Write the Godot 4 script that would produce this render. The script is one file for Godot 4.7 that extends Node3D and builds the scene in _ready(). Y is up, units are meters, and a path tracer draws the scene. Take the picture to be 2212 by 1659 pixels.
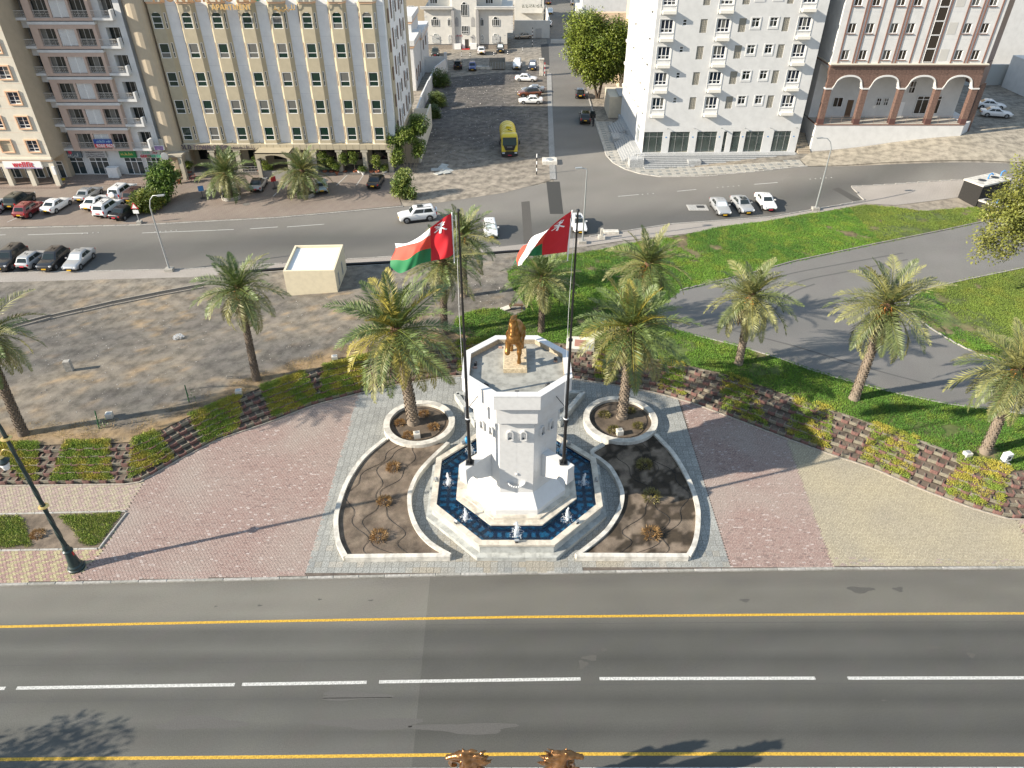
extends Node3D
# Positions are read off the photograph in a 2212 x 1659 copy of it: a pixel gives a direction,the ground (or a wall) gives the distance.
const FP := 1535.0
const CH := 36.0
const SUN_EL := 27.0
var TH := atan(1111.5/1535.0)
var rng := RandomNumberGenerator.new()
var taken := {}
var M := {}
var TX := {}
var mesh_cache := {}

class MB:
	var v := PackedVector3Array()
	var n := PackedVector3Array()
	var c := PackedColorArray()
	var uv := PackedVector2Array()
	var col := Color.WHITE
	func tri(a: Vector3,b: Vector3,d: Vector3) -> void:   # a b d counter-clockwise seen from outside
		var nn := (b - a).cross(d - a).normalized()
		v.append_array([a,d,b]); n.append_array([nn,nn,nn]); c.append_array([col,col,col])
	func trin(a: Vector3,b: Vector3,d: Vector3,na: Vector3,nb: Vector3,nd: Vector3) -> void:
		v.append_array([a,d,b]); n.append_array([na,nd,nb]); c.append_array([col,col,col])
	func quad(a: Vector3,b: Vector3,d: Vector3,e: Vector3) -> void:
		tri(a,b,d); tri(a,d,e)
	func box(p: Vector3,s: Vector3,b := Basis()) -> void:
		var h := s*0.5
		var q := []
		for i in 8:
			q.append(p + b*Vector3(h.x if i & 1 else -h.x,h.y if i & 2 else -h.y,h.z if i & 4 else -h.z))
		hexa(q)
	func hexa(q: Array) -> void:   # corners: bit0 x,bit1 y,bit2 z
		quad(q[4],q[5],q[7],q[6]); quad(q[1],q[0],q[2],q[3])
		quad(q[5],q[1],q[3],q[7]); quad(q[0],q[4],q[6],q[2])
		quad(q[6],q[7],q[3],q[2]); quad(q[0],q[1],q[5],q[4])
	func span(x0: float,x1: float,y0: float,y1: float,z0: float,z1: float) -> void:
		box(Vector3((x0 + x1)/2,(y0 + y1)/2,(z0 + z1)/2),Vector3(absf(x1 - x0),absf(y1 - y0),absf(z1 - z0)))
	func bevel(p: Vector3,s: Vector3,e: float,b := Basis()) -> void:   # box with chamfered top edges
		var h := s*0.5
		var lo := []; var mi := []; var hi := []
		for k in [[-1,1],[1,1],[1,-1],[-1,-1]]:
			lo.append(p + b*Vector3(k[0]*h.x,-h.y,k[1]*h.z))
			mi.append(p + b*Vector3(k[0]*h.x,h.y - e,k[1]*h.z))
			hi.append(p + b*Vector3(k[0]*(h.x - e),h.y,k[1]*(h.z - e)))
		for i in 4:
			var j := (i + 1) % 4
			quad(lo[i],lo[j],mi[j],mi[i]); quad(mi[i],mi[j],hi[j],hi[i])
		quad(hi[0],hi[1],hi[2],hi[3])
	func prism(poly: PackedVector2Array,y0: float,y1: float,top := true,bottom := false) -> void:   # polygon in x,z
		var pl := poly
		if not Geometry2D.is_polygon_clockwise(pl):
			pl = pl.duplicate(); pl.reverse()
		# clockwise in (x,z) maths axes = counter-clockwise seen from above
		var m := pl.size()
		for i in m:
			var a := pl[i]; var b := pl[(i + 1) % m]
			quad(Vector3(a.x,y0,a.y),Vector3(b.x,y0,b.y),Vector3(b.x,y1,b.y),Vector3(a.x,y1,a.y))
		var t := Geometry2D.triangulate_polygon(pl)
		for i in range(0,t.size(),3):
			var a := pl[t[i]]; var b := pl[t[i + 1]]; var d := pl[t[i + 2]]
			if (b - a).cross(d - a) > 0.0:
				var s := b; b = d; d = s
			if top: tri(Vector3(a.x,y1,a.y),Vector3(b.x,y1,b.y),Vector3(d.x,y1,d.y))
			if bottom: tri(Vector3(a.x,y0,a.y),Vector3(d.x,y0,d.y),Vector3(b.x,y0,b.y))
	func ring(outer: PackedVector2Array,inner: PackedVector2Array,y0: float,y1: float,yi := -999.0) -> void:
		var m := outer.size()
		if yi < -900.0: yi = y0
		for i in m:
			var j := (i + 1) % m
			var a := outer[i]; var b := outer[j]; var d := inner[i]; var e := inner[j]
			quad(Vector3(a.x,y0,a.y),Vector3(b.x,y0,b.y),Vector3(b.x,y1,b.y),Vector3(a.x,y1,a.y))
			quad(Vector3(a.x,y1,a.y),Vector3(b.x,y1,b.y),Vector3(e.x,y1,e.y),Vector3(d.x,y1,d.y))
			quad(Vector3(d.x,y1,d.y),Vector3(e.x,y1,e.y),Vector3(e.x,yi,e.y),Vector3(d.x,yi,d.y))
	func tube(p: Array,r: Array,seg := 8,cap := true) -> void:
		var rings := []
		var nn := []
		var up := Vector3(0.12,0.98,0.15).normalized()
		for i in p.size():
			var t: Vector3 = (p[mini(i + 1,p.size() - 1)] - p[maxi(i - 1,0)]).normalized()
			var s := t.cross(up)
			if s.length() < 0.1: s = t.cross(Vector3(1,0,0.2))
			s = s.normalized()
			var w := t.cross(s).normalized()
			var rg := []; var rn := []
			for k in seg:
				var a := TAU*k/seg
				var d := s*cos(a) + w*sin(a)
				rg.append(p[i] + d*r[i]); rn.append(d)
			rings.append(rg); nn.append(rn)
		for i in p.size() - 1:
			for k in seg:
				var j := (k + 1) % seg
				trin(rings[i][k],rings[i][j],rings[i + 1][j],nn[i][k],nn[i][j],nn[i + 1][j])
				trin(rings[i][k],rings[i + 1][j],rings[i + 1][k],nn[i][k],nn[i + 1][j],nn[i + 1][k])
		if cap:
			for k in range(1,seg - 1):
				tri(rings[0][0],rings[0][k + 1],rings[0][k])
				var q: Array = rings[p.size() - 1]
				tri(q[0],q[k],q[k + 1])
	func lathe(pr: Array,seg := 16,o := Vector3.ZERO,b := Basis()) -> void:   # pr: Vector2(radius,y) bottom to top
		for i in pr.size() - 1:
			var a: Vector2 = pr[i]; var e: Vector2 = pr[i + 1]
			var dn := Vector2(e.y - a.y,a.x - e.x).normalized()
			for k in seg:
				var t0 := TAU*k/seg; var t1 := TAU*(k + 1)/seg
				var d0 := Vector3(cos(t0),0,-sin(t0)); var d1 := Vector3(cos(t1),0,-sin(t1))
				var n0 := b*(d0*dn.x + Vector3(0,dn.y,0)); var n1 := b*(d1*dn.x + Vector3(0,dn.y,0))
				var p0 := o + b*(d0*a.x + Vector3(0,a.y,0)); var p1 := o + b*(d1*a.x + Vector3(0,a.y,0))
				var p2 := o + b*(d1*e.x + Vector3(0,e.y,0)); var p3 := o + b*(d0*e.x + Vector3(0,e.y,0))
				if a.x > 0.0001: trin(p0,p1,p2,n0,n1,n1)
				if e.x > 0.0001: trin(p0,p2,p3,n0,n1,n0)
	func grid(pts: Array,closed_u := false) -> void:   # rows of points,smooth normals
		var nr := pts.size(); var nc: int = pts[0].size()
		var nm := []
		for i in nr:
			var rw := []
			for j in nc:
				var a: Vector3 = pts[mini(i + 1,nr - 1)][j] - pts[maxi(i - 1,0)][j]
				var j0 := maxi(j - 1,0); var j1 := mini(j + 1,nc - 1)
				if closed_u:
					j0 = (j - 1 + nc) % nc; j1 = (j + 1) % nc
				var b: Vector3 = pts[i][j1] - pts[i][j0]
				rw.append(b.cross(a).normalized())
			nm.append(rw)
		for i in nr - 1:
			for j in (nc if closed_u else nc - 1):
				var k := (j + 1) % nc
				trin(pts[i][j],pts[i][k],pts[i + 1][k],nm[i][j],nm[i][k],nm[i + 1][k])
				trin(pts[i][j],pts[i + 1][k],pts[i + 1][j],nm[i][j],nm[i + 1][k],nm[i + 1][j])
	func add(o: MB,x: Transform3D) -> void:
		for i in o.v.size():
			v.append(x*o.v[i]); n.append((x.basis*o.n[i]).normalized())
		c.append_array(o.c)
	func mesh() -> ArrayMesh:
		var a := []
		a.resize(Mesh.ARRAY_MAX)
		a[Mesh.ARRAY_VERTEX] = v; a[Mesh.ARRAY_NORMAL] = n; a[Mesh.ARRAY_COLOR] = c
		if uv.size() == v.size(): a[Mesh.ARRAY_TEX_UV] = uv
		var m := ArrayMesh.new()
		if v.size() > 0: m.add_surface_from_arrays(Mesh.PRIMITIVE_TRIANGLES,a)
		return m

# ---------- camera geometry ----------
func ray(x: float,y: float) -> Vector3:
	var u := (x - 1106.0)/FP; var w := (y - 829.5)/FP
	return Vector3(u,-w*cos(TH) - sin(TH),w*sin(TH) - cos(TH))
func G(x: float,y: float,h := 0.0) -> Vector3:
	var d := ray(x,y)
	return Vector3(0,CH,0) + d*((CH - h)/-d.y)
func GT(x: float,y: float) -> Vector3:
	var p := G(x,y)
	for i in 8: p = G(x,y,hgt(p.x,p.z))
	return p
func ZP(x: float,y: float,z: float) -> Vector3:
	var d := ray(x,y)
	return Vector3(0,CH,0) + d*(z/d.z)

# ---------- terrain ----------
const TERR_H := 1.25
var terr_b := []   # foot line of the terraces (world x,z),left to right
var terr_t := []   # top line
func line_z(l: Array,x: float) -> float:
	if x <= l[0].x: return l[0].y
	for i in l.size() - 1:
		if x <= l[i + 1].x:
			return lerpf(l[i].y,l[i + 1].y,(x - l[i].x)/(l[i + 1].x - l[i].x))
	return l[-1].y
var tab_b := PackedFloat32Array()
var tab_t := PackedFloat32Array()
func make_tables() -> void:
	for i in 641:
		tab_b.append(line_z(terr_b,-80.0 + i*0.25)); tab_t.append(line_z(terr_t,-80.0 + i*0.25))
func tab(t: PackedFloat32Array,x: float) -> float:
	var f := clampf((x + 80.0)*4.0,0.0,639.99)
	var i := int(f)
	return t[i] + (t[i + 1] - t[i])*(f - i)
func hgt(x: float,z: float) -> float:
	if z > -30.0: return 0.0
	var h := 0.0
	var zb := tab(tab_b,x)
	if z < zb:
		var zt := tab(tab_t,x)
		if z > zt: h = TERR_H*(zb - z)/(zb - zt)
		else: h = TERR_H*(1.0 - smoothstep(5.0,24.0,zt - z))
	if z < -84.0 and x > 18.0:
		h += (1.3*smoothstep(18.0,44.0,x) + 2.4*smoothstep(42.0,70.0,x))*smoothstep(84.0,106.0,-z)
	return h
func hp(x: float,z: float,o := 0.0) -> Vector3:
	return Vector3(x,hgt(x,z) + o,z)

# ---------- nodes ----------
func numbered(s: String) -> String:
	if not taken.has(s):
		taken[s] = 0
		return s
	taken[s] += 1
	return "%s_%03d" % [s,taken[s]]
func thing(called: String,label: String,cat: String,at := Vector3.ZERO,turn := 0.0,group := "") -> Node3D:
	var o := Node3D.new()
	o.name = numbered(called); add_child(o)
	o.position = at; o.rotation.y = turn
	o.set_meta("label",label); o.set_meta("category",cat)
	if group != "": o.set_meta("group",group)
	return o
func part(parent: Node,called: String,mb,mat: Material,at := Vector3.ZERO) -> MeshInstance3D:
	var o := MeshInstance3D.new()
	o.mesh = mb if mb is Mesh else mb.mesh()
	o.material_override = mat
	o.name = called
	parent.add_child(o,true)
	o.position = at
	return o
func single(called: String,label: String,cat: String,mb,mat: Material,at := Vector3.ZERO,group := "") -> MeshInstance3D:
	var o := part(self,numbered(called),mb,mat,at)
	o.set_meta("label",label); o.set_meta("category",cat)
	if group != "": o.set_meta("group",group)
	return o
func struct(called: String,mb,mat: Material) -> MeshInstance3D:
	var o := part(self,numbered(called),mb,mat)
	o.set_meta("kind", "structure")
	return o
func snode(called: String) -> Node3D:
	var o := Node3D.new()
	o.name = numbered(called); add_child(o)
	o.set_meta("kind", "structure")
	return o
func multi(parent: Node,called: String,mesh: Mesh,mat: Material,xf: Array,cols: Array) -> MultiMeshInstance3D:
	var mm := MultiMesh.new()
	mm.transform_format = MultiMesh.TRANSFORM_3D
	mm.use_colors = cols.size() > 0
	mm.mesh = mesh
	mm.instance_count = xf.size()
	for i in xf.size():
		mm.set_instance_transform(i,xf[i])
		if cols.size() > 0: mm.set_instance_color(i,cols[i])
	var o := MultiMeshInstance3D.new()
	o.multimesh = mm; o.material_override = mat
	o.name = called
	parent.add_child(o,true)
	return o

# ---------- materials ----------
func lin(r: float,g: float,b: float) -> Color:
	return Color(r,g,b).linear_to_srgb()
func noise_img(sd: int,fr: float,oct: int,sz := 512) -> Image:
	var f := FastNoiseLite.new()
	f.seed = sd; f.frequency = fr; f.fractal_octaves = oct; f.fractal_gain = 0.62
	f.noise_type = FastNoiseLite.TYPE_SIMPLEX_SMOOTH
	return f.get_seamless_image(sz,sz)
func tone_tex(key: String,sd: int,fr: float,oct: int,lo: float,hi: float,sz := 512,speck := 0.0) -> Texture2D:
	if TX.has(key): return TX[key]
	var im := noise_img(sd,fr,oct,sz)
	im.convert(Image.FORMAT_L8)
	var d := im.get_data()
	var r := RandomNumberGenerator.new(); r.seed = sd
	var lut := PackedByteArray()
	for i in 256: lut.append(int(clampf(lerpf(lo,hi,i/255.0),0,1)*255.0))
	if speck > 0.0:
		for i in d.size():
			d[i] = int(clampf(lut[d[i]] + (r.randf() - 0.5)*speck*255.0,0,255))
	else:
		for i in d.size(): d[i] = lut[d[i]]
	var o := Image.create_from_data(sz,sz,false,Image.FORMAT_L8,d)
	o.convert(Image.FORMAT_RGB8)
	o.generate_mipmaps()
	TX[key] = ImageTexture.create_from_image(o)
	return TX[key]
func bump_tex(key: String,sd: int,fr: float,oct: int,amt: float,sz := 512) -> Texture2D:
	if TX.has(key): return TX[key]
	var im := noise_img(sd,fr,oct,sz)
	im.convert(Image.FORMAT_RGBA8)
	im.bump_map_to_normal_map(amt)
	im.generate_mipmaps()
	TX[key] = ImageTexture.create_from_image(im)
	return TX[key]
func mat(key: String,col: Color,rough := 0.8,tone := "",scale := 0.3,metal := 0.0) -> StandardMaterial3D:
	if M.has(key): return M[key]
	var m := StandardMaterial3D.new()
	m.albedo_color = col; m.roughness = rough; m.metallic = metal
	if tone != "":
		m.albedo_texture = TX[tone]
		m.uv1_triplanar = true; m.uv1_world_triplanar = true
		m.uv1_scale = Vector3.ONE*scale
	M[key] = m
	return m
func vcol(m: StandardMaterial3D) -> StandardMaterial3D:
	m.vertex_color_use_as_albedo = true
	return m
func rough_up(m: StandardMaterial3D,tex: String,amt: float) -> StandardMaterial3D:
	m.normal_enabled = true; m.normal_texture = TX[tex]; m.normal_scale = amt
	return m
func jit(c: Color,a: float) -> Color:
	var k := 1.0 + rng.randf_range(-a,a)
	return Color(c.r*k,c.g*k,c.b*k)
func V2(a: Array) -> PackedVector2Array:   # pixel list -> ground polygon (x,z)
	var o := PackedVector2Array()
	for i in range(0,a.size(),2):
		var p := GT(a[i],a[i + 1])
		o.append(Vector2(p.x,p.z))
	return o
func offs(l: PackedVector2Array,d: float) -> PackedVector2Array:   # open polyline moved sideways
	var o := PackedVector2Array()
	for i in l.size():
		var t := (l[mini(i + 1,l.size() - 1)] - l[maxi(i - 1,0)]).normalized()
		o.append(l[i] + Vector2(-t.y,t.x)*d)
	return o
func smooth_line(l: PackedVector2Array,n: int) -> PackedVector2Array:
	var c := Curve2D.new()
	for i in l.size():
		var t := (l[mini(i + 1,l.size() - 1)] - l[maxi(i - 1,0)])/6.0
		c.add_point(l[i],-t,t)
	c.bake_interval = 0.1
	var o := PackedVector2Array()
	for i in n + 1: o.append(c.sample_baked(c.get_baked_length()*i/n))
	return o
func inside(p: Vector2,poly: PackedVector2Array) -> bool:
	return Geometry2D.is_point_in_polygon(p,poly)
func sheet(poly: PackedVector2Array,off: float,cell := 2.0,colf = null) -> MB:   # polygon draped on the terrain
	var mb := MB.new()
	var lo := poly[0]; var hi := poly[0]
	for p in poly:
		lo = lo.min(p); hi = hi.max(p)
	var x := floorf(lo.x/cell)*cell
	while x < hi.x:
		var z := floorf(lo.y/cell)*cell
		while z < hi.y:
			var r := PackedVector2Array([Vector2(x,z),Vector2(x + cell,z),Vector2(x + cell,z + cell),Vector2(x,z + cell)])
			for q in Geometry2D.intersect_polygons(poly,r):
				var t := Geometry2D.triangulate_polygon(q)
				for i in range(0,t.size(),3):
					var w := [q[t[i]],q[t[i + 1]],q[t[i + 2]]]
					if (w[1] - w[0]).cross(w[2] - w[0]) > 0.0: w = [w[0],w[2],w[1]]
					var e := 0.06
					for k in [0,2,1]:
						var s: Vector2 = w[k]
						var h := hgt(s.x,s.y)
						mb.v.append(Vector3(s.x,h + off,s.y))
						mb.n.append(Vector3(hgt(s.x - e,s.y) - hgt(s.x + e,s.y),2*e,hgt(s.x,s.y - e) - hgt(s.x,s.y + e)).normalized())
						mb.c.append(colf.call(s) if colf != null else Color.WHITE)
			z += cell
		x += cell
	return mb

func _ready() -> void:
	rng.seed = 7
	# ---- camera ----
	var cam := Camera3D.new()
	cam.name = "camera"; add_child(cam)
	cam.position = Vector3(0,CH,0)
	cam.rotation = Vector3(-TH,0,0)
	cam.fov = rad_to_deg(2.0*atan(829.5/FP))
	cam.near = 0.5; cam.far = 3000.0
	cam.current = true
	# ---- sky,exposure ----
	var env := Environment.new()
	env.background_mode = Environment.BG_SKY
	var sky := Sky.new()
	var sm := ProceduralSkyMaterial.new()
	sm.sky_top_color = Color(0.49,0.57,0.66)
	sm.sky_horizon_color = Color(0.78,0.79,0.79)
	sm.sky_curve = 0.16
	sm.ground_bottom_color = Color(0.42,0.38,0.33)
	sm.ground_horizon_color = Color(0.66,0.66,0.65)
	sm.sky_energy_multiplier = 1.0
	sky.sky_material = sm
	env.sky = sky
	env.background_energy_multiplier = 1.0
	env.tonemap_mode = Environment.TONE_MAPPER_LINEAR
	env.tonemap_exposure = 1.95
	env.sdfgi_enabled = true; env.ssao_enabled = true; env.ssil_enabled = true
	var we := WorldEnvironment.new()
	we.name = "world_environment"; we.environment = env; add_child(we)
	# ---- sun ----
	var sun := DirectionalLight3D.new()
	sun.name = "sun"
	var sd := Vector3(0.955,0,-0.297).normalized()*cos(deg_to_rad(SUN_EL)) + Vector3(0,-sin(deg_to_rad(SUN_EL)),0)
	add_child(sun)
	sun.look_at_from_position(Vector3.ZERO,sd,Vector3.UP)
	sun.light_energy = 1.6; sun.light_color = Color(1.0,0.955,0.885)
	sun.light_angular_distance = 0.6; sun.shadow_enabled = true
	# ---- setting ----
	make_lines()
	make_materials()
	build_ground()
	build_plaza()
	build_terraces()
	build_lawns()
	build_buildings()
	# ---- objects ----
	build_monument()
	build_palms()
	build_trees()
	build_vehicles()
	build_street_things()
	build_small_things()

func make_lines() -> void:
	for i in range(0,PX_B.size(),2):
		var w := G(PX_B[i],PX_B[i + 1]); terr_b.append(Vector2(w.x,w.z))
	for i in range(0,PX_T.size(),2):
		var w := G(PX_T[i],PX_T[i + 1],TERR_H); terr_t.append(Vector2(w.x,w.z))
	make_tables()

func make_materials() -> void:
	tone_tex("fine",3,0.02,5,0.62,1.08,512,0.10)
	tone_tex("soft",5,0.006,5,0.74,1.1,512,0.04)
	tone_tex("speck",9,0.03,4,0.72,1.0,1024,0.34)
	tone_tex("plaster",11,0.008,5,0.95,1.02,512,0.02)
	tone_tex("earth",15,0.004,7,0.62,1.08,1024,0.34)
	tone_tex("stone",13,0.012,6,0.72,1.08,512,0.06)
	bump_tex("rough",21,0.05,5,5.0)
	bump_tex("ripple",22,0.02,3,6.0)
	rough_up(vcol(mat("asphalt",Color.WHITE,0.85, "speck",0.45)), "rough",0.2)
	rough_up(vcol(mat("soil",Color.WHITE,0.95, "earth",0.15)), "rough",0.12)
	vcol(mat("paver",Color.WHITE,0.85, "fine",0.9))
	vcol(mat("concrete_v",Color.WHITE,0.85, "stone",0.5))
	mat("joint",lin(0.16,0.13,0.11),0.95, "fine",0.8)
	mat("concrete",lin(0.42,0.40,0.36),0.85, "stone",0.5)
	mat("white_line",lin(0.66,0.66,0.63),0.7, "fine",0.8)
	mat("yellow_line",lin(0.72,0.44,0.05),0.7, "fine",0.8)
	mat("marble",lin(0.64,0.638,0.628),0.4, "plaster",0.5)
	mat("marble_stain",lin(0.62,0.57,0.48),0.5, "soft",0.3)
	mat("granite",lin(0.46,0.47,0.445),0.5, "soft",0.35)
	mat("roof_screed",lin(0.34,0.34,0.31),0.9, "soft",0.3)
	mat("white_wall",lin(0.63,0.63,0.62),0.8, "plaster",0.15)
	mat("cream_wall",lin(0.62,0.575,0.475),0.8, "plaster",0.15)
	mat("tan_clad",lin(0.43,0.375,0.265),0.6, "plaster",0.2)
	mat("pink_wall",lin(0.53,0.40,0.33),0.8, "plaster",0.2)
	mat("beige_wall",lin(0.49,0.41,0.30),0.8, "plaster",0.15)
	mat("villa_wall",lin(0.64,0.625,0.58),0.85, "plaster",0.15)
	mat("brown_stone",lin(0.20,0.125,0.10),0.35, "stone",0.4)
	mat("brown_trim",lin(0.20,0.11,0.085),0.5)
	mat("orange_trim",lin(0.68,0.44,0.28),0.8)
	mat("stone_plinth",lin(0.36,0.31,0.26),0.85, "stone",0.6)
	mat("frame_white",lin(0.78,0.78,0.77),0.4)
	mat("alu",lin(0.5,0.5,0.5),0.4, "",0.3,0.6)
	mat("dark_steel",lin(0.03,0.032,0.035),0.5)
	mat("black_paint",lin(0.012,0.012,0.013),0.35)
	mat("galv",lin(0.40,0.42,0.43),0.45, "",0.3,0.5)
	mat("glass_dark",lin(0.012,0.018,0.018),0.06)
	mat("glass_green",lin(0.010,0.030,0.022),0.06)
	mat("glass_blue",lin(0.010,0.018,0.034),0.06)
	mat("interior",lin(0.05,0.045,0.04),0.9)
	mat("lattice",lin(0.46,0.43,0.36),0.9, "fine",2.0)
	mat("bronze",lin(0.34,0.17,0.05),0.36, "soft",1.6,0.8)
	mat("bronze_dark",lin(0.30,0.13,0.045),0.36, "soft",1.6,0.8)
	mat("gold",lin(0.80,0.58,0.22),0.3, "",0.3,0.8)
	mat("tyre",lin(0.018,0.018,0.018),0.85)
	mat("rim",lin(0.42,0.43,0.44),0.35, "",0.3,0.7)
	mat("plastic_black",lin(0.02,0.02,0.021),0.6)
	mat("headlight",lin(0.62,0.64,0.66),0.12)
	mat("taillight",lin(0.42,0.02,0.02),0.2)
	mat("plate_yellow",lin(0.72,0.42,0.02),0.5)
	mat("plate_red",lin(0.5,0.03,0.05),0.5)
	mat("terracotta",lin(0.42,0.14,0.07),0.8, "fine",1.0)
	mat("wood",lin(0.2,0.12,0.07),0.8, "fine",1.0)
	mat("red_paint",lin(0.5,0.03,0.03),0.5)
	mat("blue_paint",lin(0.05,0.22,0.5),0.5)
	mat("green_paint",lin(0.02,0.10,0.04),0.5)

func strip(l: PackedVector2Array,w: float,off: float,mbx: MB = null) -> MB:   # painted band along a polyline
	var mb := mbx if mbx else MB.new()
	var a := offs(l,w/2); var b := offs(l,-w/2)
	for i in l.size() - 1:
		var p := hp(a[i].x,a[i].y,off); var q := hp(a[i + 1].x,a[i + 1].y,off)
		var r := hp(b[i + 1].x,b[i + 1].y,off); var s := hp(b[i].x,b[i].y,off)
		if (q - p).cross(r - p).y > 0: mb.quad(p,q,r,s)
		else: mb.quad(p,s,r,q)
	return mb
func pl(a: Array,h := 0.0) -> PackedVector2Array:
	var o := PackedVector2Array()
	for i in range(0,a.size(),2):
		var p := G(a[i],a[i + 1],h)
		o.append(Vector2(p.x,p.z))
	return o
func dense(l: PackedVector2Array,step: float) -> PackedVector2Array:
	var o := PackedVector2Array()
	for i in l.size() - 1:
		var n := maxi(1,int(l[i].distance_to(l[i + 1])/step))
		for k in n: o.append(l[i].lerp(l[i + 1],float(k)/n))
	o.append(l[-1])
	return o
var kerb_line: PackedVector2Array
const ROAD_Y := -0.13
func blob(px: float,py: float,rx: float,rz: float,sd: int,off: float,mb: MB) -> void:   # irregular flat patch
	var r := RandomNumberGenerator.new(); r.seed = sd
	var p := G(px,py)
	var q := PackedVector2Array()
	var ph := r.randf()*TAU
	for k in 18:
		var a := TAU*k/18
		var s := 0.8 + 0.22*sin(a*3 + ph) + 0.12*r.randf()
		q.append(Vector2(p.x + cos(a)*rx*s,p.z + sin(a)*rz*s))
	mb.prism(q,hgt(p.x,p.z) + off - 0.002,hgt(p.x,p.z) + off)

func kerb_stones(parent: Node,l: PackedVector2Array,step: float,w: float,top: float,bot: float,tones: Array,terr := false) -> void:
	var d := dense(l,step)
	for i in d.size() - 1:
		var a := d[i]; var b := d[i + 1]; var m := (a + b)/2
		var key := "kerb%.2f_%.2f_%d" % [w,top - bot,i % tones.size()]
		if not mesh_cache.has(key):
			var mb := MB.new(); mb.col = tones[i % tones.size()]
			mb.bevel(Vector3(0,(top - bot)/2,0),Vector3(1,top - bot,w),0.025)
			mesh_cache[key] = mb.mesh()
		var o := part(parent, "kerb_stone",mesh_cache[key],M.concrete_v,Vector3(m.x,bot + (hgt(m.x,m.y) if terr else 0.0) + rng.randf_range(-0.004,0.004),m.y))
		o.rotation.y = -atan2(b.y - a.y,b.x - a.x)
		o.scale.x = a.distance_to(b) - 0.015

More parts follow.
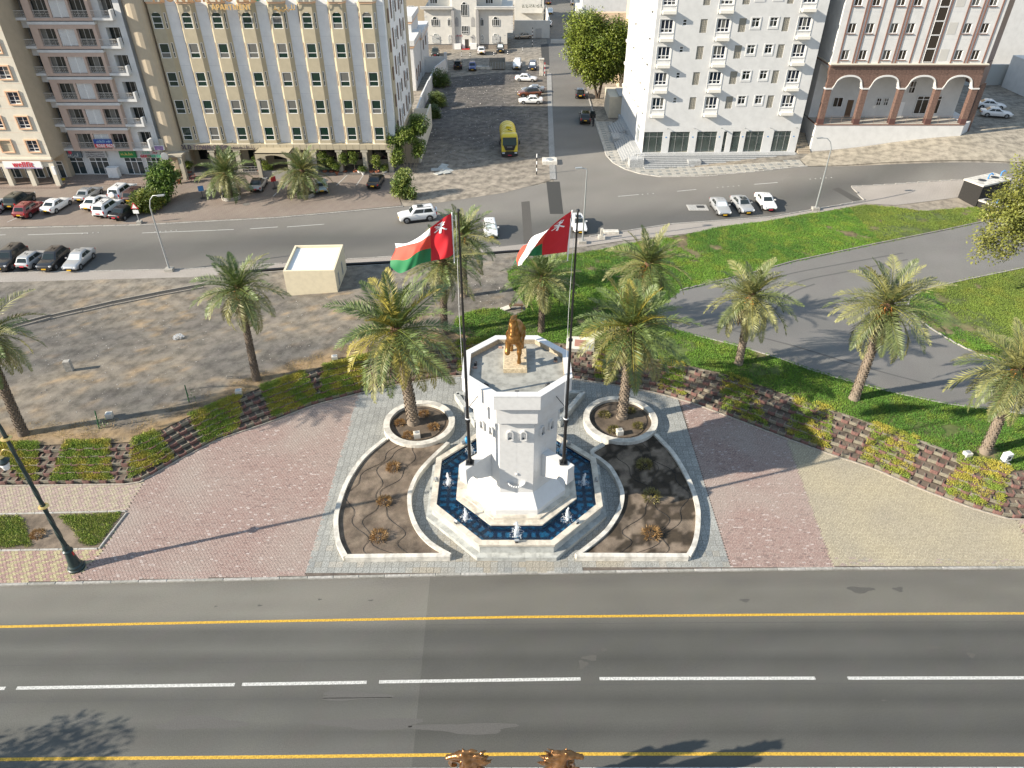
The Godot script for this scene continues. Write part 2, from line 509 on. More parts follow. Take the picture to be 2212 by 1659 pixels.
func build_ground() -> void:
	# far land
	var mb := MB.new(); mb.col = Color(0.32,0.28,0.22)
	mb.quad(Vector3(-900,-0.9,300),Vector3(900,-0.9,300),Vector3(900,-0.9,-1500),Vector3(-900,-0.9,-1500))
	struct("far_ground",mb,M.soil)
	var nz := FastNoiseLite.new(); nz.seed = 4; nz.frequency = 0.05; nz.fractal_octaves = 4
	var nf := FastNoiseLite.new(); nf.seed = 8; nf.frequency = 0.35; nf.fractal_octaves = 3
	var base := func(s: Vector2) -> Color:
		var k := nz.get_noise_2d(s.x,s.y); var q := nf.get_noise_2d(s.x,s.y)
		var cc := Color(0.36,0.31,0.245).lerp(Color(0.28,0.26,0.225),clampf(0.5 + k,0,1))
		return cc*(1.0 + q*0.16)
	var rect := PackedVector2Array([Vector2(-150,terr_t[0].y)])
	for p in terr_t: rect.append(p + Vector2(0,0.1))
	rect.append_array([Vector2(150,terr_t[-1].y),Vector2(150,-330),Vector2(-150,-330)])
	struct("ground",sheet(rect,-0.06,3.0,base),M.soil)
	# ---- main road ----
	kerb_line = pl([0,1267,300,1260,665,1252,1106,1242,1500,1236,1800,1232,2212,1230],ROAD_Y)
	kerb_line.insert(0,Vector2(-75,kerb_line[0].y + 0.7)); kerb_line.append(Vector2(75,kerb_line[-1].y))
	var yel1 := pl([0,1354,553,1342.5,1106,1333,1660,1328,2212,1325],ROAD_Y)
	var k1: float = yel1[2].y
	var lowz := -17.35
	var seam0 := G(929,1246.5,ROAD_Y); var seam1 := G(890,1657,ROAD_Y)
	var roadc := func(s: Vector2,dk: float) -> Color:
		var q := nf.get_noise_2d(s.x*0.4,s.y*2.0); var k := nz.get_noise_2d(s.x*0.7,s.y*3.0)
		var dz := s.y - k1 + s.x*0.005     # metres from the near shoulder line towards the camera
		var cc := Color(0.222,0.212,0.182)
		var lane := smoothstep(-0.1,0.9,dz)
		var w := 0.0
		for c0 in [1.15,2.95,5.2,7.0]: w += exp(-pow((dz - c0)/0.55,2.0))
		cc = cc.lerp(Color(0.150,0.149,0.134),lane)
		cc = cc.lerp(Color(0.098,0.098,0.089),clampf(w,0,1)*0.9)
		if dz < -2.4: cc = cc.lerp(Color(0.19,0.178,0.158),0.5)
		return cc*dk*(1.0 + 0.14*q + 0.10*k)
	var left := PackedVector2Array(); var right := PackedVector2Array()
	for p in kerb_line:
		if p.x < seam0.x: left.append(p)
	left.append(Vector2(seam0.x,seam0.z)); left.append(Vector2(seam1.x,lowz)); left.append(Vector2(-75,lowz + 0.4))
	right.append(Vector2(seam0.x,seam0.z))
	for p in kerb_line:
		if p.x > seam0.x: right.append(p)
	right.append(Vector2(75,lowz - 0.1)); right.append(Vector2(seam1.x,lowz))
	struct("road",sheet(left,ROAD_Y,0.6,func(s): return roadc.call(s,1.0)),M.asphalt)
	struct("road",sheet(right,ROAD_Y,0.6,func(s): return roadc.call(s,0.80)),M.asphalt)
	var o := snode("road_markings")
	var y1 := yel1.duplicate(); y1.insert(0,Vector2(-75,y1[0].y + 0.4)); y1.append(Vector2(75,y1[-1].y))
	part(o, "yellow_line",strip(y1,0.17,ROAD_Y + 0.006),M.yellow_line)
	var y2 := pl([0,1640.5,553,1635.5,1106,1629,1660,1628.5,2212,1630],ROAD_Y)
	y2.insert(0,Vector2(-75,y2[0].y + 0.3)); y2.append(Vector2(75,y2[-1].y))
	part(o, "yellow_line",strip(y2,0.17,ROAD_Y + 0.006),M.yellow_line)
	for d in [[-430,1494,11,1487],[36,1486.5,507,1479],[523,1478.5,792,1474],[819,1473,1254,1466.5],[1295,1466,1761,1465],[1831,1465,2330,1464]]:
		part(o, "white_dash",strip(dense(pl(d,ROAD_Y),3.0),0.19,ROAD_Y + 0.006),M.white_line)
	mb = MB.new(); mb.col = Color(0.115,0.11,0.10)
	for b in [[1860,1271,0.9,0.28],[1942,1270,0.36,0.2],[1610,1294,0.34,0.14],[560,1305,0.16,0.07],[465,1307,0.1,0.05],[690,1292,0.14,0.07],[1275,1418,0.5,0.2],[1260,1432,0.3,0.3],[1305,1400,0.2,0.15],[2015,1395,0.5,0.12],[2100,1412,0.25,0.2],[800,1294,0.2,0.06],[1910,1510,0.14,0.05],[295,1452,0.13,0.06],[368,1441,0.2,0.06]]:
		blob(b[0],b[1],b[2],b[3],int(b[0]),ROAD_Y + 0.004,mb)
	struct("oil_stains",mb,M.asphalt)
	mb = MB.new(); mb.col = Color(0.132,0.128,0.118)
	for b in [[430,1559,2.6,0.42],[760,1500,2.2,0.3],[800,1560,3.4,0.35],[1010,1570,3.0,0.32]]:
		blob(b[0],b[1],b[2],b[3],int(b[0]),ROAD_Y + 0.003,mb)
	struct("damp_stains",mb,M.asphalt)
	for d in [[-200,1441,300,1434,900,1424],[930,1350,1500,1345,2300,1343],[930,1480,1600,1477,2300,1476],[-200,1520,400,1512,890,1506]]:
		part(o, "paving_seam",strip(dense(pl(d,ROAD_Y),1.5),0.035,ROAD_Y + 0.003),mat("seam_tar",lin(0.07,0.07,0.068),0.9))
	o = snode("kerb")
	kerb_stones(o,offs(kerb_line,-0.09),1.55,0.18,0.0,ROAD_Y - 0.05,[Color(0.40,0.39,0.36),Color(0.34,0.33,0.30),Color(0.44,0.43,0.40)])
	var lk := PackedVector2Array([Vector2(-40,lowz + 0.25),Vector2(0,lowz + 0.1),Vector2(40,lowz + 0.05)])
	kerb_stones(o,lk,1.3,0.22,0.03,ROAD_Y - 0.05,[Color(0.47,0.47,0.46),Color(0.42,0.42,0.41)])
	mb = MB.new(); mb.col = Color(0.42,0.42,0.41)
	mb.quad(Vector3(-60,0.0,-4),Vector3(60,0.0,-4),Vector3(60,0.0,lowz + 0.15),Vector3(-60,0.0,lowz + 0.3))
	struct("pavement",mb,M.concrete_v)
	# ---- back street,side street ----
	var street := V2([-420,503,0,493,305,486,603,470,871,445,960,432,1090,412,1196,392,1195,300,1190,200,1182,100,1174,0,1168,-80,1226,-80,1232,0,1240,60,1248,110,1256,150,1269,200,1287,262,1310,336,1325,352,1351,366,1385,376,1428,382,1530,380,1649,369,1744,359,1900,356,2187,356,2500,356,2500,384,2077,390,1839,403,1866,433,1790,447,1663,469,1451,484,1274,511,1078,533,846,554,750,560,548,572,409,581,153,587,0,590,-420,603])
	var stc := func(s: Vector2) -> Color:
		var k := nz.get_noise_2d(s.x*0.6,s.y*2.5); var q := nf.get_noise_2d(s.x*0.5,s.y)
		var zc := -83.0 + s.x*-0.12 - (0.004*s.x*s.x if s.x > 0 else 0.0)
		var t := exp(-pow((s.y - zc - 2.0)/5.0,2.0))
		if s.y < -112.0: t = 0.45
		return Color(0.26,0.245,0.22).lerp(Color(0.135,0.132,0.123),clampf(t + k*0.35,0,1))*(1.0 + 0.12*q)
	struct("street",sheet(street,-0.02,2.0,stc),M.asphalt)
	o = snode("street_markings")
	for d in [[-10,508,12,507],[60,507,190,503],[307,503,470,497],[465,497,505,495.5],[540,494,600,490],[620,490,700,484],[1335,424,1380,420],[1463,413,1504,409],[1629,398,1680,394]]:
		part(o, "white_dash",strip(dense(V2(d),3.0),0.14,-0.008),M.white_line)
	for d in [[335,501,5],[178,505,4],[1388,420,3],[1550,405,5],[1750,387,5]]:
		for k in d[2]:
			var p := GT(d[0] + k*11.5,d[1] - k*0.9)
			var r := MB.new(); r.bevel(Vector3(0,0.01,0),Vector3(0.14,0.03,0.14),0.01)
			part(o, "road_stud",r,M.white_line,p)
	mb = MB.new(); mb.col = Color(0.030,0.030,0.030)
	var pc := V2([1180,392,1209,392,1217,462,1188,462])
	struct("asphalt_patch",sheet(pc,-0.012,2.0,func(_s): return Color(0.06,0.06,0.058)),M.asphalt)
	struct("asphalt_patch",sheet(V2([1168,96,1185,94,1187,141,1171,136]),-0.012,2.0,func(_s): return Color(0.06,0.06,0.058)),M.asphalt)
	struct("asphalt_patch",sheet(V2([1126,436,1144,434,1152,528,1132,530]),-0.012,2.0,func(_s): return Color(0.115,0.108,0.098)),M.asphalt)
	struct("asphalt_patch",sheet(V2([1798,408,1812,405,1862,432,1846,436]),-0.012,2.0,func(_s): return Color(0.10,0.096,0.088)),M.asphalt)
	# concrete strip beside the lot
	struct("concrete_strip",sheet(V2([1181,160,1191,158,1194,250,1199,345,1201,388,1188,388,1186,345,1184,250]),0.05,2.0,func(s): return Color(0.33,0.33,0.32)*(1.0 + 0.2*nf.get_noise_2d(s.x,s.y))),M.concrete_v)
	# footpaths
	var fpc := func(s: Vector2) -> Color: return Color(0.44,0.40,0.36)*(1.0 + 0.13*nf.get_noise_2d(s.x,s.y) + 0.1*nz.get_noise_2d(s.x,s.y))
	struct("footpath",sheet(V2([-420,603,0,590,153,587,409,581,548,572,750,560,846,554,1078,533,1274,511,1451,484,1663,469,1790,447,1866,433,1839,403,2077,390,2500,384,2500,415,2080,425,1935,443,1868,440,1790,455,1664,476,1480,505,1337,521,1266,532,1090,548,846,568,750,573,548,588,409,599.5,180,605.5,0,610,-420,622]),0.0,1.5,fpc),M.paver)
	o = snode("street_kerb")
	kerb_stones(o,V2([-60,592,0,590,153,587,409,581,548,572,610,569]),1.4,0.16,0.07,-0.05,[Color(0.42,0.40,0.37),Color(0.38,0.36,0.33)])
	kerb_stones(o,V2([750,560,846,554,1078,533]),1.4,0.16,0.07,-0.05,[Color(0.42,0.40,0.37),Color(0.38,0.36,0.33)])
	kerb_stones(o,V2([1274,511,1451,484,1663,469,1790,447,1866,433,1839,403,2077,390]),1.4,0.16,0.09,-0.05,[Color(0.44,0.42,0.39),Color(0.40,0.38,0.35)],true)
	kerb_stones(o,V2([0,493,305,486,603,470,871,446]),1.5,0.3,0.07,-0.05,[Color(0.42,0.40,0.36),Color(0.37,0.35,0.32)])
	kerb_stones(o,V2([1268,198,1287,262,1310,336,1325,352,1351,366,1385,376,1428,382,1530,380,1649,369,1744,359]),1.3,0.22,0.1,-0.05,[Color(0.5,0.48,0.44),Color(0.44,0.42,0.39)],true)
	# patterned pavement below the white block
	var pn := snode("patterned_pavement")
	lay(pn,V2([1288,262,1311,335,1327,351,1352,365,1386,375,1429,381,1530,379,1648,368,1743,358,1728,345,1660,352,1520,360,1400,362,1372,350,1340,318,1322,262]),0.62,0.62,0.0,func(p,i,j): return (Color(0.30,0.31,0.30) if i % 2 == 0 and j % 2 == 0 else Color(0.50,0.48,0.43))*(1.0 + rng.randf_range(-0.1,0.1)), "paving_slab",250,0.06,0.0)
	# forecourts
	var fcc := func(s: Vector2) -> Color:
		var c1 := Color(0.285,0.225,0.19); var c2 := Color(0.34,0.285,0.235)
		var t := 0.5 + 0.5*sin((s.x + s.y*0.45)*5.2)*0.55 + nf.get_noise_2d(s.x,s.y)*0.4
		return c1.lerp(c2,clampf(t,0,1))*(1.0 + 0.25*nz.get_noise_2d(s.x,s.y))
	struct("forecourt",sheet(V2([-420,500,0,490,305,483.5,603,467.5,868,443.5,852,400,838,368,370,372,360,386,60,396,-420,410]),-0.005,0.7,fcc),M.paver)
	# gravel lot between hotel and side street
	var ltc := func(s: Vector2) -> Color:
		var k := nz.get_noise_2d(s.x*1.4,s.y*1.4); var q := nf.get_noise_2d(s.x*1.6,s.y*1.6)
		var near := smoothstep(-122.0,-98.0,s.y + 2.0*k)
		var cc := Color(0.12,0.11,0.102).lerp(Color(0.36,0.315,0.255),near)  # far end darkened: shade of the hotel is put into the gravel colour
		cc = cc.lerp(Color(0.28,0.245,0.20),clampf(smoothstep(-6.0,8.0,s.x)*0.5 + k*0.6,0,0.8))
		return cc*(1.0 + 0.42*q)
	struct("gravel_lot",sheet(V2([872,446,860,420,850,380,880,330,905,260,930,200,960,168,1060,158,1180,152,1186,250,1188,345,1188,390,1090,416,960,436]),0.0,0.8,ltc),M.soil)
	# dirt lot behind the terraces
	var orange := func(s: Vector2) -> Color:
		var k := nz.get_noise_2d(s.x*1.2,s.y*1.8); var q := nf.get_noise_2d(s.x,s.y*1.4)
		var cc := Color(0.16,0.148,0.132).lerp(Color(0.275,0.238,0.188),clampf(0.45 + k*1.3,0,1))
		var d := line_z(terr_t,s.x) - s.y
		var og := clampf((1.0 - smoothstep(0.8,3.6,d))*1.1 + q*0.9 - 0.1,0,1)
		if d > 4.0: og = clampf(q*2.2 - 0.62 + k*0.8,0,0.75)
		cc = cc.lerp(Color(0.40,0.265,0.125),og*0.7)
		if s.y < -66.0: cc = cc.lerp(Color(0.29,0.26,0.215),0.6)
		return cc*(1.0 + 0.2*q)
	var top := []
	for p in terr_t:
		if p.x < 1.5: top.append(p)
	var lot := PackedVector2Array(top)
	lot.append_array(V2([1110,735,1135,690,1110,690,1090,670,1120,640,1096,600,1110,575,1290,545,1266,532,1090,548,846,568,750,573,548,588,409,599,180,605,0,610,-420,622]))
	struct("dirt_lot",sheet(lot,0.02,0.6,orange),M.soil)
	# side paths right of the street
	struct("sand_verge",sheet(V2([1744,359,1900,352,2187,352,2500,352,2500,250,2212,262,2080,288,1900,312,1750,330,1728,345]),0.03,2.0,func(s): return Color(0.41,0.365,0.29)*(1.0 + 0.15*nf.get_noise_2d(s.x*0.6,s.y) + 0.15*nz.get_noise_2d(s.x,s.y))),M.soil)
	# drain channel across the dirt lot
	var dr := dense(V2([-120,741,0,713,109,686,245,656,354,634,440,618]),2.5)
	o = thing("drain_channel", "open concrete drain channel running across the dirt lot", "drain")
	for sgn in [-1,1]:
		for i in dr.size() - 1:
			var a := offs(dr,sgn*0.42)[i]; var b := offs(dr,sgn*0.42)[i + 1]
			var r := MB.new(); r.col = Color(0.40,0.36,0.30)
			var m := (a + b)/2
			r.bevel(Vector3.ZERO,Vector3(a.distance_to(b),0.22,0.13),0.02,Basis(Vector3.UP,-atan2(b.y - a.y,b.x - a.x)))
			part(o, "channel_wall",r,M.concrete_v,Vector3(m.x,hgt(m.x,m.y) + 0.05,m.y))
	part(o, "channel_bed",strip(dr,0.72,0.035),mat("drain_dark",lin(0.045,0.042,0.038),0.9))
	# black pipe trench along the footpath
	var pi := dense(V2([520,590,610,583,750,573.5,846,568.5,1097,546,1215,540]),4.0)
	o = thing("cable_duct", "long black duct in a shallow trench beside the footpath", "duct")
	var pts := []; var rad := []
	for p in pi:
		pts.append(hp(p.x,p.y,0.14)); rad.append(0.16)
	var tb := MB.new(); tb.tube(pts,rad,8); part(o, "pipe",tb,M.black_paint)
	part(o, "trench_edge",strip(offs(pi,0.32),0.14,0.05),M.concrete)
	# forecourt bay lines and manholes
	o = snode("bay_lines")
	for d in [[470,430,505,394],[590,424,626,388],[727,400,750,378],[770,400,785,378],[300,430,320,398],[15,480,52,464]]:
		part(o, "bay_line",strip(V2(d),0.12,0.004),M.white_line)
	for d in [[532,441,0.5],[1622,446,0.0],[604,402,0.6]]:
		if d[2] > 0:
			var r := MB.new(); r.col = Color(0.2,0.19,0.17)
			r.lathe([Vector2(d[2],0.0),Vector2(d[2],0.012),Vector2(0,0.014)],16)
			single("manhole_cover", "round iron manhole cover " + ("below the first hotel palm" if d[0] < 560 else "beside the small red stand board"), "manhole",r,M.concrete_v,GT(d[0],d[1]), "forecourt manholes")
	var cb := MB.new(); cb.col = Color(0.45,0.44,0.42)
	cb.bevel(Vector3(0,0.03,0),Vector3(2.6,0.08,1.9),0.02)
	var cs := thing("utility_slab", "pale concrete slab with a dark hatch in the parking strip", "slab",GT(1507,449))
	part(cs, "slab",cb,M.concrete_v)
	cb = MB.new(); cb.span(-0.1,0.9,0.07,0.09,-0.6,0.2); part(cs, "hatch",cb,M.dark_steel)

# ---------- paving ----------
func lay(parent: Node3D,poly: PackedVector2Array,bx: float,bz: float,shear: float,cf: Callable,called: String,keep := 300,top := 0.0,bond := 0.5) -> void:
	var key := "brick%.2f_%.2f" % [bx,bz]
	if not mesh_cache.has(key):
		var mb := MB.new(); mb.bevel(Vector3(0,-0.03,0),Vector3(bx - 0.012,0.06,bz - 0.012),0.008)
		mesh_cache[key] = mb.mesh()
	var lo := poly[0]; var hi := poly[0]
	for p in poly:
		lo = lo.min(p); hi = hi.max(p)
	var all := []
	var j := 0
	var z := hi.y
	while z > lo.y:
		var x := lo.x - 3.0 + bx*bond*(j % 2)
		var i := 0
		while x < hi.x + 3.0:
			var p := Vector2(x + shear*(z - hi.y),z)
			if inside(p,poly): all.append([p,i,j])
			x += bx; i += 1
		z -= bz; j += 1
	var xf := []; var cl := []; var shown := 0
	for e in all:
		var p: Vector2 = e[0]
		var h := hgt(p.x,p.y) + top + rng.randf_range(-0.004,0.003)
		var c: Color = cf.call(p,e[1],e[2])
		if shown < keep:
			var cm := "bm%d_%d_%d" % [int(c.r*24),int(c.g*24),int(c.b*24)]
			if not M.has(cm): mat(cm,lin(c.r,c.g,c.b),0.85, "fine",0.9)
			part(parent,called,mesh_cache[key],M[cm],Vector3(p.x,h,p.y))
			shown += 1
		else:
			xf.append(Transform3D(Basis(),Vector3(p.x,h,p.y))); cl.append(c)
	if xf.size() > 0:
		var o := multi(parent,called + "_field",mesh_cache[key],M.paver,xf,cl)
		o.set_meta("kind", "stuff")

func build_plaza() -> void:
	var nz := FastNoiseLite.new(); nz.seed = 14; nz.frequency = 0.12; nz.fractal_octaves = 3
	var kl := offs(kerb_line,-0.2)
	var kz := func(x: float) -> float: return line_z(Array(kl),x)
	# grey slab field: between the two slanting joints
	var gl0 := G(660,1244); var gl1 := G(766,891); var gr0 := G(1579,1229); var gr1 := G(1467,860)
	var bed := MB.new(); bed.col = Color(0.17,0.14,0.115)
	var whole := PackedVector2Array()
	for p in terr_b: whole.append(p + Vector2(0,0.1))
	for i in range(kl.size() - 1,-1,-1): whole.append(kl[i])
	var hull := Geometry2D.intersect_polygons(whole,PackedVector2Array([Vector2(-52,-10),Vector2(52,-10),Vector2(52,-70),Vector2(-52,-70)]))
	bed.prism(hull[0],-0.2,-0.022)
	struct("plaza_bed",bed,M.soil)
	var clipz := func(poly: PackedVector2Array) -> PackedVector2Array:
		var r := Geometry2D.intersect_polygons(poly,hull[0])
		var best: PackedVector2Array = r[0]
		for q in r:
			if q.size() > best.size(): best = q
		return best
	var ext := func(a: Vector3,b: Vector3,t: float) -> Vector2:
		var q := a.lerp(b,t)
		return Vector2(q.x,q.z)
	var grey: PackedVector2Array = clipz.call(PackedVector2Array([ext.call(gl0,gl1,-0.3),ext.call(gl0,gl1,1.5),ext.call(gr0,gr1,1.5),ext.call(gr0,gr1,-0.3)]))
	var pool := octo(6.1)
	var g2 := Geometry2D.clip_polygons(grey,pool)
	var gp := snode("stone_paving")
	var gc := func(p: Vector2,i: int,j: int) -> Color:
		var k := nz.get_noise_2d(p.x*2.0,p.y*2.0)
		var c := Color(0.39,0.395,0.372)*(1.0 + 0.16*k + rng.randf_range(-0.1,0.1))
		if p.y > -33.0 and absf(p.x - 0.3) < 7.0: c = c.lerp(Color(0.42,0.38,0.305),clampf(0.5 + k*1.4,0,0.9))
		return c
	lay(gp,grey,0.45,0.45,0.0,gc, "stone_slab",300,0.0,0.0)
	# red bricks left
	var rc := func(p: Vector2,i: int,j: int) -> Color:
		var k := nz.get_noise_2d(p.x,p.y); var t := rng.randf()
		var c := Color(0.41,0.285,0.25).lerp(Color(0.47,0.36,0.32),t)
		if t > 0.93: c = Color(0.33,0.24,0.215)
		if t < 0.04: c = Color(0.62,0.52,0.48)
		c = c.lerp(Color(0.48,0.41,0.36),clampf(0.25 + k*0.9,0,0.7))
		return c
	var lb := PackedVector2Array()
	var c0 := G(309,1044); var c1 := G(225,1186); var c2 := G(150,1262)
	lb.append(Vector2(c2.x,c2.z + 1.0)); lb.append(Vector2(c1.x,c1.z)); lb.append(Vector2(c0.x,c0.z))
	lb.append(Vector2(c0.x,-62)); lb.append(ext.call(gl0,gl1,1.5)); lb.append(ext.call(gl0,gl1,-0.3))
	var rp := snode("red_brick_paving")
	lay(rp,clipz.call(lb),0.23,0.115,-0.25,rc, "brick")
	# checkered paving,left end
	var ck := snode("checkered_paving")
	var cc := func(p: Vector2,i: int,j: int) -> Color:
		var u := int(floor((p.x + 0.55*p.y)/0.46)); var w := int(floor(p.y/0.46))
		var c := Color(0.47,0.32,0.275) if (u + w) % 2 else Color(0.55,0.48,0.29)
		if p.y < -33.5: c = c.lerp(Color(0.52,0.45,0.40),0.5)
		return c*(1.0 + rng.randf_range(-0.12,0.12))
	var lc := PackedVector2Array([Vector2(c2.x,c2.z + 1.0),Vector2(c1.x,c1.z),Vector2(c0.x,c0.z),Vector2(c0.x + 0.5,c0.z - 2.0),Vector2(-50,c0.z - 4),Vector2(-50,-20)])
	var strips_bed := pl([-230,1193,213,1184.5,272,1106,-230,1117])
	var lcc := Geometry2D.clip_polygons(clipz.call(lc),strips_bed)
	for q in lcc: lay(ck,q,0.23,0.115,-0.25,cc, "brick",150)
	# red bricks right
	var r0 := G(1801,1226); var r1 := G(1716,995)
	var rb := PackedVector2Array([ext.call(gr0,gr1,-0.3),ext.call(gr0,gr1,1.5),ext.call(r0,r1,1.6),ext.call(r0,r1,-0.3)])
	lay(snode("red_brick_paving"),clipz.call(rb),0.23,0.115,0.0,rc, "brick")
	var yc := func(p: Vector2,i: int,j: int) -> Color:
		var k := nz.get_noise_2d(p.x,p.y)
		var c := Color(0.54,0.475,0.335).lerp(Color(0.47,0.42,0.32),clampf(0.5 + k*1.2,0,1))
		return c*(1.0 + rng.randf_range(-0.09,0.09))
	var e0 := G(2250,1226); var e1 := G(2190,1110)
	var yb := PackedVector2Array([ext.call(r0,r1,-0.3),ext.call(r0,r1,1.6),ext.call(e0,e1,3.0),ext.call(e0,e1,-0.3)])
	lay(snode("yellow_brick_paving"),clipz.call(yb),0.23,0.115,0.0,yc, "brick")
	var ob := PackedVector2Array([ext.call(e0,e1,-0.3),ext.call(e0,e1,3.0),Vector2(50,-45),Vector2(50,-20)])
	lay(snode("checkered_paving"),clipz.call(ob),0.23,0.115,0.0,cc, "brick",150)
	# planting bed at the left end
	var sb := MB.new(); sb.col = Color(0.25,0.195,0.145)
	sb.prism(pl([-230,1191,212,1183,270,1107,-230,1119]),-0.1,0.03)
	struct("planting_bed",sb,M.soil)
	var o := snode("bed_kerb")
	kerb_stones(o,pl([-120,1114,272,1105]),1.2,0.13,0.09,-0.05,[Color(0.44,0.42,0.38),Color(0.5,0.48,0.44)])
	kerb_stones(o,pl([274,1108,214,1186]),1.2,0.13,0.09,-0.05,[Color(0.42,0.40,0.37),Color(0.46,0.44,0.41)])
	kerb_stones(o,pl([-120,1192,211,1186]),1.2,0.13,0.09,-0.05,[Color(0.44,0.42,0.38),Color(0.5,0.48,0.44)])

const MC := Vector2(0.3,-36.48)
func octo(a: float,rot := 0.0) -> PackedVector2Array:   # regular octagon by apothem,flat side to the front,counter-clockwise from above
	var o := PackedVector2Array()
	var r := a/cos(PI/8)
	for k in 8:
		var t := PI/8 + TAU*k/8 + rot
		o.append(MC + Vector2(cos(t),-sin(t))*r)
	return o

# ---------- terraced planters ----------
func block_mesh(red: bool,vr: int) -> ArrayMesh:
	var key := "tblock%d%d" % [int(red),vr]
	if mesh_cache.has(key): return mesh_cache[key]
	var mb := MB.new()
	mb.col = [Color(0.25,0.135,0.115),Color(0.28,0.16,0.135)][vr] if red else [Color(0.35,0.31,0.23),Color(0.31,0.28,0.215)][vr]
	var w := 0.30; var h := 0.27
	var bow := 0.09 if red else 0.0
	# outer front polyline (bowed),thickness 0.07,open at the back
	var fr := [Vector2(-w,0),Vector2(-w*0.72,bow),Vector2(0,bow*1.1),Vector2(w*0.72,bow),Vector2(w,0)]
	var o := PackedVector2Array(); var inn := PackedVector2Array()
	o.append(Vector2(-w,-0.42))
	for p in fr: o.append(p)
	o.append(Vector2(w,-0.42))
	inn.append(Vector2(-w + 0.06,-0.42))
	for p in fr: inn.append(Vector2(clampf(p.x,-w + 0.06,w - 0.06),p.y - 0.07))
	inn.append(Vector2(w - 0.06,-0.42))
	for i in o.size() - 1:
		var a := o[i]; var b := o[i + 1]; var d := inn[i]; var e := inn[i + 1]
		mb.quad(Vector3(a.x,0,a.y),Vector3(b.x,0,b.y),Vector3(b.x,h,b.y),Vector3(a.x,h,a.y))
		mb.quad(Vector3(a.x,h,a.y),Vector3(b.x,h,b.y),Vector3(e.x,h,e.y),Vector3(d.x,h,d.y))
		mb.quad(Vector3(e.x,0.02,e.y),Vector3(d.x,0.02,d.y),Vector3(d.x,h,d.y),Vector3(e.x,h,e.y))
	mesh_cache[key] = mb.mesh()
	return mesh_cache[key]

var green_seg := []    # [curve start,curve end] of the overgrown stretches,in metres of x along each side
func terr_point(x: float,t: float) -> Vector2:   # t 0 foot,1 top
	return Vector2(x,lerpf(line_z(terr_b,x),line_z(terr_t,x),t))
func build_terraces() -> void:
	var soil := func(s: Vector2) -> Color: return Color(0.19,0.15,0.115)*(1.0 + rng.randf_range(-0.2,0.2))
	var nt := 5
	for side in 2:
		var x0 := -44.0 if side == 0 else 1.0
		var x1 := 0.4 if side == 0 else 46.0
		var root := thing("terraced_planter",["terraced retaining planter of red and cream blocks below the dirt lot", "terraced retaining planter of red and cream blocks below the green lawn"][side], "retaining wall")
		# soil wedge behind the blocks
		var sm := MB.new(); sm.col = Color(0.19,0.15,0.115)
		var x := x0
		while x < x1:
			for k in nt:
				var a := terr_point(x,(k + 0.12)/nt); var b := terr_point(x + 0.5,(k + 0.12)/nt)
				var d := terr_point(x,(k + 1.14)/nt); var e := terr_point(x + 0.5,(k + 1.14)/nt)
				var h := TERR_H*(k + 1)/nt - 0.07 + rng.randf_range(-0.03,0.03)
				sm.quad(Vector3(a.x,h,a.y),Vector3(b.x,h,b.y),Vector3(e.x,h,e.y),Vector3(d.x,h,d.y))
			x += 0.5
		part(root, "soil",sm,M.soil)
		# foot kerb
		var kl := PackedVector2Array()
		x = x0
		while x <= x1:
			kl.append(Vector2(x,line_z(terr_b,x) + 0.2)); x += 1.0
		var km := MB.new(); km.col = Color(0.40,0.36,0.30)
		for i in kl.size() - 1:
			var m := (kl[i] + kl[i + 1])/2; var dv := kl[i + 1] - kl[i]
			km.bevel(Vector3(m.x,0.02,m.y),Vector3(dv.length(),0.1,0.14),0.015,Basis(Vector3.UP,-atan2(dv.y,dv.x)))
		part(root, "foot_kerb",km,M.concrete_v)
		var all := []
		for k in nt:
			var line := PackedVector2Array()
			x = x0
			while x <= x1:
				line.append(terr_point(x,(k + 0.06)/nt)); x += 0.3
			var i := 0
			var pos := 0.0
			var j := 0
			while j < line.size() - 1:
				var sgl := line[j].distance_to(line[j + 1])
				while pos < sgl:
					var p := line[j].lerp(line[j + 1],pos/sgl)
					var dv := line[j + 1] - line[j]
					all.append([p,-atan2(dv.y,dv.x),k,i])
					pos += 0.6; i += 1
				pos -= sgl; j += 1
		all.sort_custom(func(a,b): return a[0].length_squared() < b[0].length_squared())
		var rest := {}
		for q in all.size():
			var e: Array = all[q]
			var red: bool = (e[3] + e[2]) % 2 == 0
			var vr: int = (e[3]*7 + e[2]*3) % 2
			var y: float = TERR_H*e[2]/nt - 0.01 + rng.randf_range(-0.012,0.012)
			var tr := Transform3D(Basis(Vector3.UP,e[1] + rng.randf_range(-0.05,0.05)),Vector3(e[0].x,y,e[0].y + rng.randf_range(-0.03,0.03)))
			if q < 300:
				var o := part(root, "planter_block",block_mesh(red,vr),vcol(mat("block",Color.WHITE,0.9, "fine",0.8)))
				o.transform = tr
			else:
				var kk := "%d_%d" % [int(red),vr]
				if not rest.has(kk): rest[kk] = []
				rest[kk].append(tr)
		if rest.size() > 0:
			var mb := MB.new()
			for kk in rest:
				var src: ArrayMesh = block_mesh(kk[0] == "1",int(kk[2]))
				var ar := src.surface_get_arrays(0)
				var o2 := MB.new(); o2.v = ar[Mesh.ARRAY_VERTEX]; o2.n = ar[Mesh.ARRAY_NORMAL]; o2.c = ar[Mesh.ARRAY_COLOR]
				for tr in rest[kk]: mb.add(o2,tr)
			var ob := part(root, "planter_blocks",mb,M.block)
			ob.set_meta("kind", "stuff")

